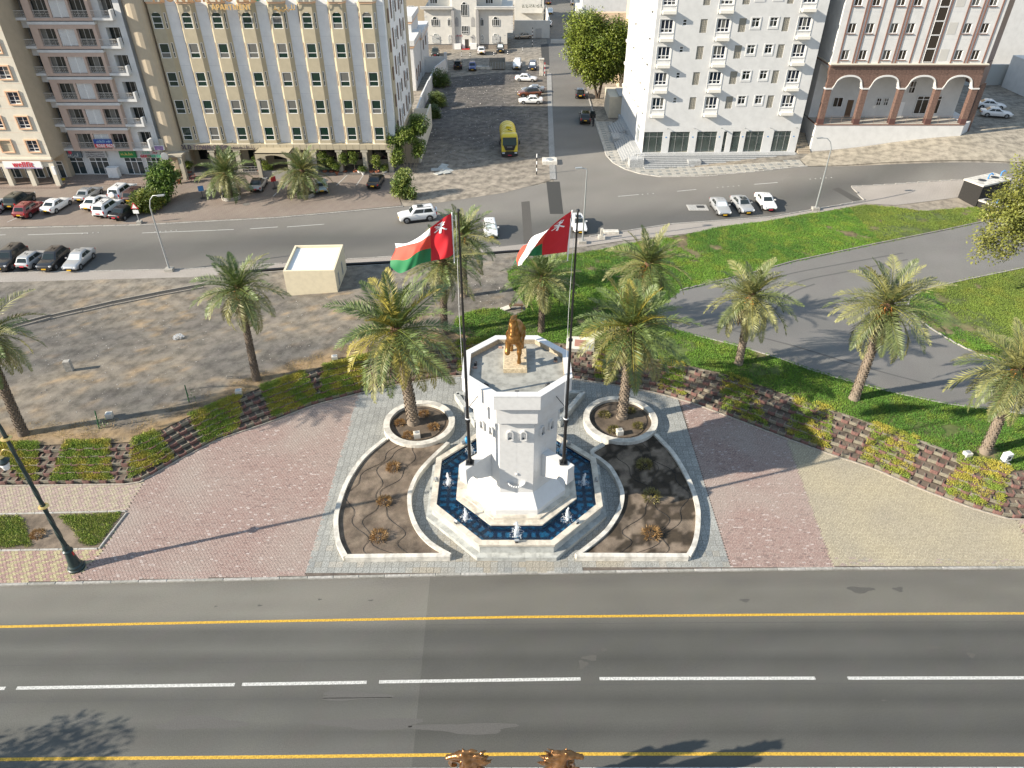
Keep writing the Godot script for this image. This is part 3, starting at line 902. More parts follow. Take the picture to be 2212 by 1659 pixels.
# ---------- ground cover ----------
func tuft_mesh(key: String,blades: int,hgt_: float,spread: float,wid: float,sd: int) -> ArrayMesh:
	if mesh_cache.has(key): return mesh_cache[key]
	var r := RandomNumberGenerator.new(); r.seed = sd
	var mb := MB.new()
	for i in blades:
		var a := r.randf()*TAU; var rr := sqrt(r.randf())*spread
		var b := Vector3(cos(a)*rr,0,sin(a)*rr)
		var lean := Vector3(r.randf_range(-1,1),0,r.randf_range(-1,1))*hgt_*0.8
		var tip := b + lean + Vector3(0,hgt_*r.randf_range(0.45,1.1),0)
		var s := Vector3(r.randf_range(-1,1),r.randf_range(-0.2,0.2),r.randf_range(-1,1)).normalized()*wid
		var k := r.randf_range(0.75,1.25)
		mb.col = Color(k,k,k*0.95)
		var mid := b.lerp(tip,0.55) + Vector3(0,hgt_*0.12,0)
		mb.tri(b,mid - s,mid + s); mb.tri(mid - s,tip,mid + s)
	mesh_cache[key] = mb.mesh()
	return mesh_cache[key]
func tuft_mat() -> StandardMaterial3D:
	var m := vcol(mat("tuft",Color.WHITE,0.75))
	m.backlight_enabled = true; m.backlight = Color(0.10,0.13,0.04)
	return m
func scatter(called: String,label: String,cat: String,poly: PackedVector2Array,step: float,mesh: Mesh,cf: Callable,smin := 0.8,smax := 1.3,holes := [],yo := 0.0,skip = null) -> void:
	var lo := poly[0]; var hi := poly[0]
	for p in poly:
		lo = lo.min(p); hi = hi.max(p)
	var xf := []; var cl := []
	var z := lo.y
	while z < hi.y:
		var x := lo.x
		while x < hi.x:
			var p := Vector2(x + rng.randf_range(-0.5,0.5)*step,z + rng.randf_range(-0.5,0.5)*step)
			var ok := inside(p,poly)
			if ok:
				for h in holes:
					if inside(p,h):
						ok = false; break
			if ok and skip != null and skip.call(p): ok = false
			if ok:
				var s := rng.randf_range(smin,smax)
				xf.append(Transform3D(Basis(Vector3.UP,rng.randf()*TAU).scaled(Vector3(s,s*rng.randf_range(0.8,1.2),s)),hp(p.x,p.y,yo)))
				cl.append(cf.call(p))
			x += step
		z += step
	if xf.size() == 0: return
	var o := multi(self,numbered(called),mesh,tuft_mat(),xf,cl)
	o.set_meta("label",label); o.set_meta("category",cat); o.set_meta("kind", "stuff")

func build_lawns() -> void:
	var nz := FastNoiseLite.new(); nz.seed = 24; nz.frequency = 0.10; nz.fractal_octaves = 3
	var nf := FastNoiseLite.new(); nf.seed = 25; nf.frequency = 0.45; nf.fractal_octaves = 2
	var lawn := V2([972,718,985,690,1010,675,1045,668,1080,668,1110,684,1140,668,1122,642,1100,612,1097,588,1130,563,1200,555,1300,540,1340,530,1480,508,1560,490,1660,478,1740,463,1790,457,1870,443,1935,449,1990,457,2060,452,2135,446,2400,425,2400,1000])
	var top := []
	for p in terr_t:
		if p.x > -3.0: top.append(p + Vector2(0,-0.05))
	top.reverse()
	for p in top: lawn.append(p)
	var ramp := V2([1415,690,1425,665,1468,630,1541,612,1640,588,1710,568,1888,530,2037,500,2132,479,2400,428,2400,535,2212,579,2100,602,2019,620,1980,634,1963,646,1960,661,1972,681,2007,711,2067,747,2111,768,2212,800,2400,850,2400,925,2212,895,2136,884,2045,873,1940,851,1845,827,1751,800,1685,775,1645,763,1574,742,1500,725,1450,710])
	struct("lawn_soil",sheet(lawn,0.06,0.8,func(s): return Color(0.115,0.16,0.04).lerp(Color(0.26,0.19,0.11),clampf(nf.get_noise_2d(s.x*0.7,s.y*0.7) + nz.get_noise_2d(s.x*1.3,s.y) - 0.1,0,1))),M.soil)
	var rc := func(s: Vector2) -> Color:
		var k := nz.get_noise_2d(s.x*0.6,s.y*0.9); var q := nf.get_noise_2d(s.x,s.y)
		return Color(0.245,0.236,0.22)*(1.0 + 0.18*k + 0.06*q)
	struct("ramp_road",sheet(ramp,0.085,1.2,rc),M.asphalt)
	var tm0 := snode("tyre_marks")
	for d in [[1590,640,1680,600,1800,575,1950,548],[1640,655,1720,612,1830,588,1960,562],[1520,700,1700,745,1850,790,2000,830],[1660,690,1700,640,1760,615]]:
		part(tm0, "tyre_mark",strip(smooth_line(V2(d),20),0.22,0.092),mat("tyre_rubber",lin(0.15,0.147,0.14),0.9, "speck",0.6))
	var o := snode("ramp_kerb")
	kerb_stones(o,V2([1468,629,1541,611,1640,587,1710,567,1888,529,2037,499,2132,478,2300,446]),1.2,0.16,0.20,-0.05,[Color(0.34,0.31,0.28),Color(0.29,0.265,0.24)],true)
	kerb_stones(o,V2([2300,559,2212,580,2100,603,2019,621,1980,635,1964,647,1961,661,1973,681,2008,710,2068,746,2112,767,2212,799]),0.9,0.15,0.17,-0.05,[Color(0.42,0.40,0.36),Color(0.36,0.34,0.31)],true)
	kerb_stones(o,V2([2212,896,2136,885,2045,874,1940,852,1845,828.5,1751,801,1685,776,1645,764,1574,743,1500,726]),1.0,0.12,0.12,-0.05,[Color(0.40,0.39,0.36),Color(0.35,0.34,0.31)],true)
	var bare := func(p: Vector2) -> bool:
		var b := nf.get_noise_2d(p.x*0.7,p.y*0.7) + nz.get_noise_2d(p.x*1.3,p.y)
		return b > 0.52 + rng.randf()*0.25
	# thin the worn patches the photograph shows
	var worn := [[1960,500,5.0,2.2],[2080,700,4.0,3.0],[1430,750,3.2,1.6],[1640,800,2.2,1.0],[2020,930,3.0,0.9],[1130,712,2.6,1.2],[2040,650,2.5,1.2],[1990,470,4.0,1.5],[2140,985,2.2,0.8]]
	var wp := []
	for w in worn: wp.append([GT(w[0],w[1]),w[2],w[3]])
	var skip := func(p: Vector2) -> bool:
		for w in wp:
			var e := pow((p.x - w[0].x)/w[1],2.0) + pow((p.y - w[0].z)/w[2],2.0)
			if e < 1.0 and rng.randf() < 0.85 - e*0.5 + nf.get_noise_2d(p.x,p.y)*0.6: return true
		return bare.call(p)
	var gcol := func(p: Vector2) -> Color:
		var k := nz.get_noise_2d(p.x,p.y); var q := nf.get_noise_2d(p.x,p.y)
		var c := Color(0.155,0.30,0.03).lerp(Color(0.085,0.205,0.022),clampf(0.5 + k*1.6,0,1))
		c = c.lerp(Color(0.27,0.33,0.04),clampf(q*0.9,0,0.6))
		if p.x > 44.0 or rng.randf() < 0.05: c = c.lerp(Color(0.26,0.22,0.06),0.35)
		return c*rng.randf_range(0.9,1.1)
	var tm := tuft_mesh("grass_tuft",24,0.095,0.2,0.02,31)
	var far := PackedVector2Array()
	scatter("lawn_grass", "dense bright green ground cover of the sloping lawn", "grass",lawn,0.21,tm,gcol,0.8,1.4,[ramp],0.055,skip)
	# overgrown stretches of the terraces
	var tc := func(p: Vector2) -> Color:
		var k := nf.get_noise_2d(p.x,p.y)
		var c := Color(0.22,0.31,0.04).lerp(Color(0.44,0.38,0.06),clampf(0.35 + k*1.5,0,1))
		return c*rng.randf_range(0.75,1.2)
	var segs := [[-60,80,60,80],[140,233,110,240],[285,335,278,376],[404,520,440,515],[558,655,590,690],[698,800,690,780],[985,1060,990,1060],[1290,1345,1285,1330],[1425,1480,1425,1480],[1556,1620,1560,1660],[1718,1800,1700,1790],[1889,1985,1860,1970],[2078,2187,2040,2160]]
	for s in segs:
		var a := G(s[0],px_line(true,s[0]),TERR_H); var b := G(s[1],px_line(true,s[1]),TERR_H)
		var c := G(s[2],px_line(false,s[2])); var d := G(s[3],px_line(false,s[3]))
		var poly := PackedVector2Array([Vector2(a.x,a.z - 0.3),Vector2(b.x,b.z - 0.3),Vector2(d.x,d.z - 0.15),Vector2(c.x,c.z - 0.15)])
		var tm2 := tuft_mesh("creeper",24,0.13,0.17,0.022,37)
		scatter("creeping_plants", "yellow green creeper overgrowing a stretch of the block terraces", "ground cover",poly,0.13 if s[0] < 900 else 0.16,tm2,tc,0.8,1.3,[],0.12,func(p): return rng.randf() < (0.62 if p.x > 8.0 and nf.get_noise_2d(p.x*1.5,p.y*1.5) > -0.05 else 0.06))
	# bed at the left end
	for q in [[-150,1118,47,1116,68,1180,-150,1190],[128,1115,262,1109,214,1176,180,1179,165,1150]]:
		scatter("bed_plants", "low green ground cover in the kerbed bed by the ornate lamp", "ground cover",pl(q),0.15,tuft_mesh("creeper",26,0.2,0.2,0.026,37),func(p): return Color(0.18,0.27,0.03).lerp(Color(0.33,0.29,0.06),rng.randf()*0.6)*rng.randf_range(0.75,1.2),0.7,1.1,[],0.02)
	# dry grass along the terrace tops
	var dry := PackedVector2Array()
	for p in terr_t:
		if p.x < -6.0 and p.x > -46.0: dry.append(p + Vector2(0,-0.2))
	for i in range(dry.size() - 1,-1,-1): dry.append(dry[i] + Vector2(0,-2.6))
	scatter("dry_grass", "straw coloured dry grass along the top of the terraces", "grass",dry,0.3,tuft_mesh("straw",16,0.11,0.2,0.012,41),func(_p): return Color(0.44,0.28,0.12).lerp(Color(0.30,0.24,0.08),rng.randf())*rng.randf_range(0.8,1.1),0.6,1.2,[],0.02,func(p): return nf.get_noise_2d(p.x,p.y) < -0.05)
	# stones of the dirt lot and the gravel lot
	var st := MB.new()
	st.bevel(Vector3(0,0.02,0),Vector3(0.16,0.1,0.12),0.035,Basis(Vector3(0.3,1,0.2).normalized(),0.4))
	var stm := st.mesh()
	for z in [[[60,690,300,660,560,610,900,590,960,640,930,720,640,790,480,830,300,900,60,930],900,0.35,1.3, "small grey stones littering the dirt lot"],[[905,380,905,280,930,210,985,165,1120,160,1150,260,1120,300,1060,330,1000,380],1500,0.5,2.4, "grey rubble littering the shaded gravel lot"],[[1080,690,1090,640,1060,560,960,600,960,660],250,0.4,1.4, "small pale stones by the lawn's bare corner"]]:
		var poly := V2(z[0]); var xf := []; var cl := []
		var lo := poly[0]; var hi := poly[0]
		for p in poly:
			lo = lo.min(p); hi = hi.max(p)
		while xf.size() < z[1]:
			var p := Vector2(rng.randf_range(lo.x,hi.x),rng.randf_range(lo.y,hi.y))
			if not inside(p,poly): continue
			var s: float = z[2]*pow(rng.randf(),3.0)*z[3] + 0.25
			xf.append(Transform3D(Basis(Vector3(rng.randf_range(-0.3,0.3),1,rng.randf_range(-0.3,0.3)).normalized(),rng.randf()*TAU).scaled(Vector3(s,s*0.7,s)),hp(p.x,p.y,0.02)))
			var g := rng.randf_range(0.16,0.4)
			if rng.randf() < 0.05: g = 0.6
			cl.append(Color(g,g*0.95,g*0.88))
		var so := multi(self,numbered("loose_stones"),stm,vcol(mat("stonev",Color.WHITE,0.9)),xf,cl)
		so.set_meta("label",z[4]); so.set_meta("category", "stones"); so.set_meta("kind", "stuff")
const PX_B := [-330,1050,0,1046,276,1042.5,309,1037,378,995,473,946,582,909.6,677,873,768,849.6,870,826,968,811,1060,806,1150,807,1232,814.7,1327,829,1425,847.5,1498,869,1570,896,1680,938,1791,978,1882,1007.5,1991,1055,2100,1095,2180,1118,2540,1122]
const PX_T := [-330,968,0,964,80,962,233,957.7,291,955,336,935,404,902,487,868,560,839,633,815,698,793,768,775,870,755,968,741,1060,736,1150,737,1229,744,1330,760,1425,778,1487,791,1556,807,1649,836,1718,862,1805,889,1889,918,1991,953,2078,986,2187,1016,2540,1018]
func px_line(top: bool,x: float) -> float:
	var l: Array = PX_T if top else PX_B
	for i in range(0,l.size() - 2,2):
		if x <= l[i + 2]: return lerpf(l[i + 1],l[i + 3],(x - l[i])/(l[i + 2] - l[i]))
	return l[-1]

# ---------- smooth figure from tapered bones ----------
func sdf_mesh(bones: Array,cell: float,blend: float,col := Color.WHITE) -> MB:   # bone: [a,ra,b,rb]
	var lo := Vector3.ONE*1e9; var hi := -lo
	for b in bones:
		var m: float = maxf(b[1],b[3]) + cell*3
		lo = lo.min(b[0] - Vector3.ONE*m).min(b[2] - Vector3.ONE*m)
		hi = hi.max(b[0] + Vector3.ONE*m).max(b[2] + Vector3.ONE*m)
	var nx := int((hi.x - lo.x)/cell) + 2; var ny := int((hi.y - lo.y)/cell) + 2; var nzz := int((hi.z - lo.z)/cell) + 2
	var f := PackedFloat32Array(); f.resize(nx*ny*nzz); f.fill(9.0)
	for b in bones:
		var a: Vector3 = b[0]; var e: Vector3 = b[2]; var ra: float = b[1]; var rb: float = b[3]
		var m: float = maxf(ra,rb) + cell*2.5 + blend
		var p0 := ((a.min(e) - Vector3.ONE*m - lo)/cell).floor(); var p1 := ((a.max(e) + Vector3.ONE*m - lo)/cell).ceil()
		var d := e - a
		var dd := maxf(d.length_squared(),1e-6)
		for k in range(maxi(0,int(p0.z)),mini(nzz,int(p1.z) + 1)):
			for j in range(maxi(0,int(p0.y)),mini(ny,int(p1.y) + 1)):
				var base := (k*ny + j)*nx
				for i in range(maxi(0,int(p0.x)),mini(nx,int(p1.x) + 1)):
					var p := lo + Vector3(i,j,k)*cell
					var t := clampf((p - a).dot(d)/dd,0.0,1.0)
					var v := (p - a - d*t).length() - (ra + (rb - ra)*t)
					var o := f[base + i]
					var h := maxf(blend - absf(o - v),0.0)/blend
					f[base + i] = minf(o,v) - h*h*blend*0.25
	var idx := {}
	var vs := []
	for k in nzz - 1:
		for j in ny - 1:
			for i in nx - 1:
				var b0 := (k*ny + j)*nx + i
				var vals := [f[b0],f[b0 + 1],f[b0 + nx],f[b0 + nx + 1],f[b0 + nx*ny],f[b0 + nx*ny + 1],f[b0 + nx*ny + nx],f[b0 + nx*ny + nx + 1]]
				var neg := 0
				for q in vals: neg += 1 if q < 0.0 else 0
				if neg == 0 or neg == 8: continue
				var s := Vector3.ZERO; var cnt := 0
				for e in [[0,1],[2,3],[4,5],[6,7],[0,2],[1,3],[4,6],[5,7],[0,4],[1,5],[2,6],[3,7]]:
					var va: float = vals[e[0]]; var vb: float = vals[e[1]]
					if (va < 0.0) != (vb < 0.0):
						var t := va/(va - vb)
						var pa := Vector3(e[0] & 1,(e[0] >> 1) & 1,e[0] >> 2); var pb := Vector3(e[1] & 1,(e[1] >> 1) & 1,e[1] >> 2)
						s += pa.lerp(pb,t); cnt += 1
				idx[b0] = vs.size()
				vs.append(lo + (Vector3(i,j,k) + s/cnt)*cell)
	var nrm := []
	nrm.resize(vs.size()); nrm.fill(Vector3.ZERO)
	var tris := []
	for b0 in idx:
		var i: int = b0 % nx; var j: int = (b0/nx) % ny; var k: int = b0/(nx*ny)
		for ax in 3:
			var st: int = [1,nx,nx*ny][ax]
			var u: int = [nx,nx*ny,1][ax]; var w: int = [nx*ny,1,nx][ax]
			if [j,k,i][ax] == 0 or [k,i,j][ax] == 0: continue
			var fa := f[b0]; var fb := f[b0 + st]
			if (fa < 0.0) == (fb < 0.0): continue
			if not (idx.has(b0 - u) and idx.has(b0 - w) and idx.has(b0 - u - w)): continue
			var q := [idx[b0 - u - w],idx[b0 - w],idx[b0],idx[b0 - u]]
			if fa > 0.0: q.reverse()
			tris.append([q[0],q[1],q[2]]); tris.append([q[0],q[2],q[3]])
	for t in tris:
		var nn: Vector3 = (vs[t[1]] - vs[t[0]]).cross(vs[t[2]] - vs[t[0]])
		for q in 3: nrm[t[q]] += nn
	var mb := MB.new(); mb.col = col
	for t in tris:
		mb.trin(vs[t[0]],vs[t[1]],vs[t[2]],nrm[t[0]].normalized(),nrm[t[1]].normalized(),nrm[t[2]].normalized())
	return mb

func chain(b: Array,pts: Array) -> void:   # pts: [x,y,z,r] ...
	for i in pts.size() - 1:
		var a: Array = pts[i]; var e: Array = pts[i + 1]
		b.append([Vector3(a[0],a[1],a[2]),float(a[3]),Vector3(e[0],e[1],e[2]),float(e[3])])

func horse_head(b: Array,at: Vector3,fw: Vector2,s: float,mane: Array,lat := 0.0) -> void:   # at: poll; fw: direction of the muzzle in x,y
	var f := Vector3(fw.x,fw.y,lat).normalized(); var up := Vector3(-fw.y,fw.x,0).normalized()
	if up.y < 0: up = -up
	var z := f.cross(up).normalized()
	var m := [at,at + f*0.22*s - up*0.03*s,at + f*0.42*s - up*0.05*s,at + f*0.58*s - up*0.07*s]
	var r := [0.135,0.125,0.09,0.082]
	for i in 3: b.append([m[i],r[i]*s,m[i + 1],r[i + 1]*s])
	b.append([at + f*0.10*s - up*0.14*s,0.10*s,at + f*0.30*s - up*0.14*s,0.055*s])   # jaw
	b.append([m[3] - up*0.03*s,0.065*s,m[3] - up*0.06*s + f*0.03*s,0.05*s])                # lip
	for sg in [-1,1]:
		b.append([at + z*sg*0.07*s + up*0.08*s - f*0.03*s,0.05*s,at + z*sg*0.09*s + up*0.27*s - f*0.01*s,0.014*s])   # ear
		b.append([at + f*0.13*s + z*sg*0.105*s + up*0.04*s,0.035*s,at + f*0.16*s + z*sg*0.11*s + up*0.03*s,0.03*s])  # brow
		b.append([m[3] + z*sg*0.06*s + up*0.03*s,0.026*s,m[3] + z*sg*0.065*s + up*0.02*s + f*0.03*s,0.02*s])             # nostril
	for q in mane: b.append(q)

func standing_horse(s: float) -> MB:
	var b := []
	chain(b,[[-0.62,1.16,0,0.25],[-0.42,1.18,0,0.31],[0.0,1.16,0,0.30],[0.42,1.24,0,0.32],[0.66,1.30,0,0.28]])
	chain(b,[[0.56,1.42,0,0.29],[0.67,1.72,0,0.22],[0.75,2.02,0,0.175],[0.79,2.18,0,0.15]])
	chain(b,[[0.66,1.20,0.13,0.17],[0.60,1.02,0.18,0.14]]); chain(b,[[0.66,1.20,-0.13,0.17],[0.60,1.02,-0.18,0.14]])
	var mane := []
	for i in 9:
		var t := i/8.0
		var p := Vector3(0.40 + 0.28*t,1.62 + 0.72*t,0.0)
		mane.append([p,0.085,p + Vector3(-0.10,0.0,0.10*(1 if i % 2 else -1)),0.05])
	horse_head(b,Vector3(0.84,2.23,0),Vector2(0.62,-0.78),1.0,mane)
	chain(b,[[0.80,2.37,0,0.07],[0.93,2.33,0.02,0.06],[1.0,2.21,0.01,0.03]])   # forelock
	# forelegs: one lowered with the hoof tucked,one lifted
	chain(b,[[0.60,1.05,-0.22,0.15],[0.66,0.72,-0.25,0.085],[0.70,0.62,-0.25,0.095],[0.74,0.30,-0.25,0.058],[0.75,0.18,-0.25,0.075],[0.66,0.09,-0.23,0.085]])
	chain(b,[[0.62,1.05,0.22,0.15],[0.80,0.74,0.24,0.09],[0.84,0.66,0.24,0.10],[0.58,0.50,0.26,0.06],[0.48,0.46,0.26,0.075],[0.44,0.56,0.26,0.08]])
	# hind legs on the plinth
	for z in [-0.22,0.22]:
		var dx := -0.10 if z < 0 else 0.18
		chain(b,[[-0.50,1.05,z*0.8,0.22],[-0.42 + dx,0.74,z,0.15],[-0.68 + dx,0.52,z,0.085],[-0.66 + dx,0.44,z,0.08],[-0.56 + dx,0.16,z,0.062],[-0.52 + dx,0.05,z,0.085]])
	chain(b,[[-0.80,1.26,0,0.08],[-0.94,1.15,0,0.10],[-1.0,0.85,0.02,0.12],[-0.94,0.5,0,0.05]])
	for q in b:
		q[0] *= s; q[2] *= s; q[1] *= s; q[3] *= s
	return sdf_mesh(b,0.034*s,0.075*s)

func rearing_horse(s: float) -> MB:
	var b := []
	chain(b,[[-0.40,0.30,0,0.31],[-0.22,0.75,0,0.33],[0.05,1.30,0,0.32],[0.24,1.58,0,0.28]])
	chain(b,[[0.18,1.70,0,0.27],[0.22,2.05,0.0,0.2],[0.30,2.32,0.0,0.155]])
	var mane := []
	for i in 12:
		var t := i/11.0
		var p := Vector3(-0.02 + 0.20*t,1.72 + 0.70*t,0.0)
		var w := 0.12 + 0.10*sin(i*2.1)
		mane.append([p,0.08,p + Vector3(-0.24 - w,0.06 - 0.12*t + 0.06*sin(i*1.7),0.08*sin(i*2.7)),0.05])
		mane.append([p + Vector3(-0.22 - w,0.05,0.07*sin(i*2.7)),0.055,p + Vector3(-0.42 - w,0.16 + 0.05*sin(i),0.12*sin(i*2.7)),0.018])
	horse_head(b,Vector3(0.34,2.42,0),Vector2(0.86,-0.20),1.0,mane)
	chain(b,[[0.28,2.55,0,0.06],[0.05,2.60,0.03,0.06],[-0.16,2.66,0.0,0.02]])
	for q in [[0.20,1.42,0.22,0.0,0.12],[0.16,1.38,-0.22,-0.14,-0.06]]:
		chain(b,[[q[0],q[1],q[2],0.17],[q[0] + 0.42 + q[3],q[1] + 0.16 + q[4],q[2],0.10],[q[0] + 0.56 + q[3],q[1] + 0.20 + q[4],q[2],0.105],[q[0] + 0.66 + q[3],q[1] - 0.12 + q[4],q[2],0.062],[q[0] + 0.60 + q[3],q[1] - 0.25 + q[4],q[2],0.08],[q[0] + 0.5 + q[3],q[1] - 0.28 + q[4],q[2],0.085]])
	for z in [-0.2,0.2]:
		chain(b,[[-0.40,0.25,z,0.26],[-0.15,-0.05,z*1.1,0.16],[-0.42,-0.25,z*1.1,0.09],[-0.32,-0.54,z*1.1,0.065],[-0.26,-0.62,z*1.1,0.09]])
	chain(b,[[-0.62,0.2,0,0.08],[-0.80,0.05,0,0.11],[-0.85,-0.25,0,0.10],[-0.75,-0.5,0,0.04]])
	for q in b:
		q[0] *= s; q[2] *= s; q[1] *= s; q[3] *= s
	return sdf_mesh(b,0.036*s,0.06*s)

func frustum(mb: MB,a0: float,y0: float,a1: float,y1: float,cap := true) -> void:
	var p := octo(a0); var q := octo(a1)
	for k in 8:
		var j := (k + 1) % 8
		mb.quad(Vector3(p[k].x,y0,p[k].y),Vector3(p[j].x,y0,p[j].y),Vector3(q[j].x,y1,q[j].y),Vector3(q[k].x,y1,q[k].y))
	if cap:
		for k in range(1,7): mb.tri(Vector3(q[0].x,y1,q[0].y),Vector3(q[k].x,y1,q[k].y),Vector3(q[k + 1].x,y1,q[k + 1].y))

func oct_stones(root: Node,called: String,ao: float,ai: float,y0: float,y1: float,n: int,m: Material,gap := 0.006) -> void:   # ring of slabs,n per side
	var po := octo(ao); var pi := octo(ai)
	for k in 8:
		var j := (k + 1) % 8
		for i in n:
			var t0 := float(i)/n; var t1 := float(i + 1)/n
			var e := gap/po[k].distance_to(po[j])
			if i > 0: t0 += e
			if i < n - 1: t1 -= e
			var q := [pi[k].lerp(pi[j],t0),pi[k].lerp(pi[j],t1),po[k].lerp(po[j],t1),po[k].lerp(po[j],t0)]
			var mb := MB.new()
			mb.prism(PackedVector2Array(q),y0,y1,true,true)
			part(root,called,mb,m)

func build_monument() -> void:
	var ctr := Vector3(MC.x,0,MC.y)
	# ---- pool ----
	var pool := thing("fountain_pool", "octagonal fountain pool of pale stone with blue water round the white tower", "fountain")
	oct_stones(pool, "step_slab",6.15,5.6,0.0,0.31,5,M.granite)
	var w := MB.new()
	w.ring(octo(5.74),octo(5.46),0.3,1.0); part(pool, "pool_wall",w,M.granite)
	oct_stones(pool, "coping_stone",5.84,5.42,1.0,1.16,4,M.marble_stain)
	w = MB.new(); frustum(w,5.5,0.2,5.5,0.34); part(pool, "pool_floor",w,mat("pool_navy",lin(0.008,0.035,0.10),0.25))
	# light tiles of the floor pattern
	var tiles := []
	for sgm in 8:
		var ang := TAU*sgm/8
		for rr in 2:
			for i in 7:
				var a := 4.42 + rr*0.66; var u := (i - 3)*0.56
				if absf(u) > a*0.41 - 0.05: continue
				var d := Vector3(sin(ang),0,cos(ang)); var sdv := Vector3(cos(ang),0,-sin(ang))
				tiles.append(Transform3D(Basis(sdv,Vector3.UP,d),ctr + d*a + sdv*u + Vector3(0,0.345,0)))
	for t in tiles:
		if not mesh_cache.has("ptile"):
			var tb := MB.new(); tb.bevel(Vector3.ZERO,Vector3(0.27,0.012,0.42),0.004); mesh_cache["ptile"] = tb.mesh()
		part(pool, "floor_tile",mesh_cache["ptile"],mat("pool_blue",lin(0.04,0.30,0.52),0.25)).transform = t
	oct_stones(pool, "rim_tile",5.47,5.415,0.34,0.985,10,mat("rim_navy",lin(0.01,0.016,0.05),0.2),0.008)
	oct_stones(pool, "island_tile",4.02,3.9,0.34,1.06,9,M.rim_navy,0.008)
	w = MB.new(); w.ring(octo(5.414),octo(4.022),0.40,0.86,0.40)
	var wm := mat("water",lin(0.55,0.80,0.88),0.02)
	wm.albedo_color.a = 0.0; wm.refraction_enabled = true; wm.refraction_scale = 0.033
	wm.normal_enabled = true; wm.normal_texture = TX["ripple"]; wm.normal_scale = 1.1
	wm.uv1_triplanar = true; wm.uv1_world_triplanar = true; wm.uv1_scale = Vector3.ONE*0.45
	for k in 8:   # underside of the water so that it is a closed body
		var j := (k + 1) % 8
		var po := octo(5.414); var pq := octo(4.022)
		w.quad(Vector3(po[k].x,0.40,po[k].y),Vector3(pq[k].x,0.40,pq[k].y),Vector3(pq[j].x,0.40,pq[j].y),Vector3(po[j].x,0.40,po[j].y))
	part(pool, "water",w,wm)
	# ---- jets ----
	var jm := mat("foam",lin(0.88,0.92,0.95),0.35)
	jm.transparency = BaseMaterial3D.TRANSPARENCY_ALPHA; jm.albedo_color.a = 0.62
	var jn := ["front jet before the shell basin", "jet at the front left corner", "jet on the left beside the flagpole bracket", "jet behind the left flagpole", "jet at the front right corner", "jet on the right beside the flagpole bracket", "jet behind the right flagpole"]
	var ja := [0,-1,-2,-3,1,2,3]
	for i in 7:
		var a := deg_to_rad(45.0*ja[i])
		var r := 4.78
		var jt := single("water_jet", "white foaming water " + jn[i], "water jet",jet(i + 3),jm,ctr + Vector3(sin(a)*r,0.84,cos(a)*r), "fountain jets")
		jt.scale = Vector3.ONE*[1.15,0.95,0.95,1.0,1.0,0.9,0.95][i]
	# ---- tower ----
	var tw := thing("monument_tower", "white marble octagonal tower with crown parapet in the fountain", "tower")
	oct_stones(tw, "island_coping",4.12,3.6,1.06,1.18,4,M.marble_stain)
	w = MB.new(); frustum(w,3.85,0.3,3.85,1.1,true); part(tw, "island_core",w,M.granite)
	oct_stones(tw, "plinth_step",3.68,3.2,1.17,1.29,3,M.marble_stain)
	w = MB.new(); frustum(w,3.34,1.2,3.34,1.70,false); frustum(w,3.34,1.70,2.62,2.62); part(tw, "flared_base",w,M.marble)
	w = MB.new(); frustum(w,2.56,2.5,2.56,10.0); part(tw, "core",w,M.marble)
	var po2 := octo(2.61)
	for k in 8:
		var j := (k + 1) % 8
		var a := po2[k]; var b := po2[j]
		var nn := Vector2(b.y - a.y,-(b.x - a.x)).normalized()*-1.0
		if nn.dot((a + b)/2 - MC) < 0: nn = -nn
		for c in 5:
			for h in 2:
				var t0 := h*0.5 + 0.0015; var t1 := h*0.5 + 0.4985
				var y0 := 2.62 + c*1.18 + 0.002; var y1 := 2.62 + (c + 1)*1.18 - 0.002
				var q := [a.lerp(b,t0),a.lerp(b,t1),a.lerp(b,t1) - nn*0.06,a.lerp(b,t0) - nn*0.06]
				var mb := MB.new(); mb.prism(PackedVector2Array(q),y0,y1,true,true)
				part(tw, "marble_panel",mb,M.marble)
	w = MB.new(); frustum(w,2.68,8.50,2.74,8.78); part(tw, "necking",w,M.marble)
	w = MB.new(); frustum(w,3.02,8.80,3.02,9.84); part(tw, "corbel_band",w,M.marble)
	w = MB.new(); var bt := octo(3.02)   # undersides
	for k in range(1,7): w.tri(Vector3(bt[0].x,8.80,bt[0].y),Vector3(bt[k + 1].x,8.80,bt[k + 1].y),Vector3(bt[k].x,8.80,bt[k].y))
	part(tw, "corbel_soffit",w,M.marble)
	w = MB.new(); frustum(w,2.98,9.8,3.2,10.12,false); part(tw, "crown_cove",w,M.marble)
	w = MB.new(); w.ring(octo(3.34),octo(2.93),10.1,11.06,10.6)
	part(tw, "parapet",w,M.marble)
	oct_stones(tw, "parapet_coping",3.36,2.90,11.06,11.12,2,M.marble)
	w = MB.new(); frustum(w,2.94,10.5,2.94,10.74); part(tw, "roof",w,M.roof_screed)
	oct_stones(tw, "parapet_lining",2.925,2.895,10.75,11.05,3,mat("lining",lin(0.50,0.42,0.30),0.8, "stone",0.8))
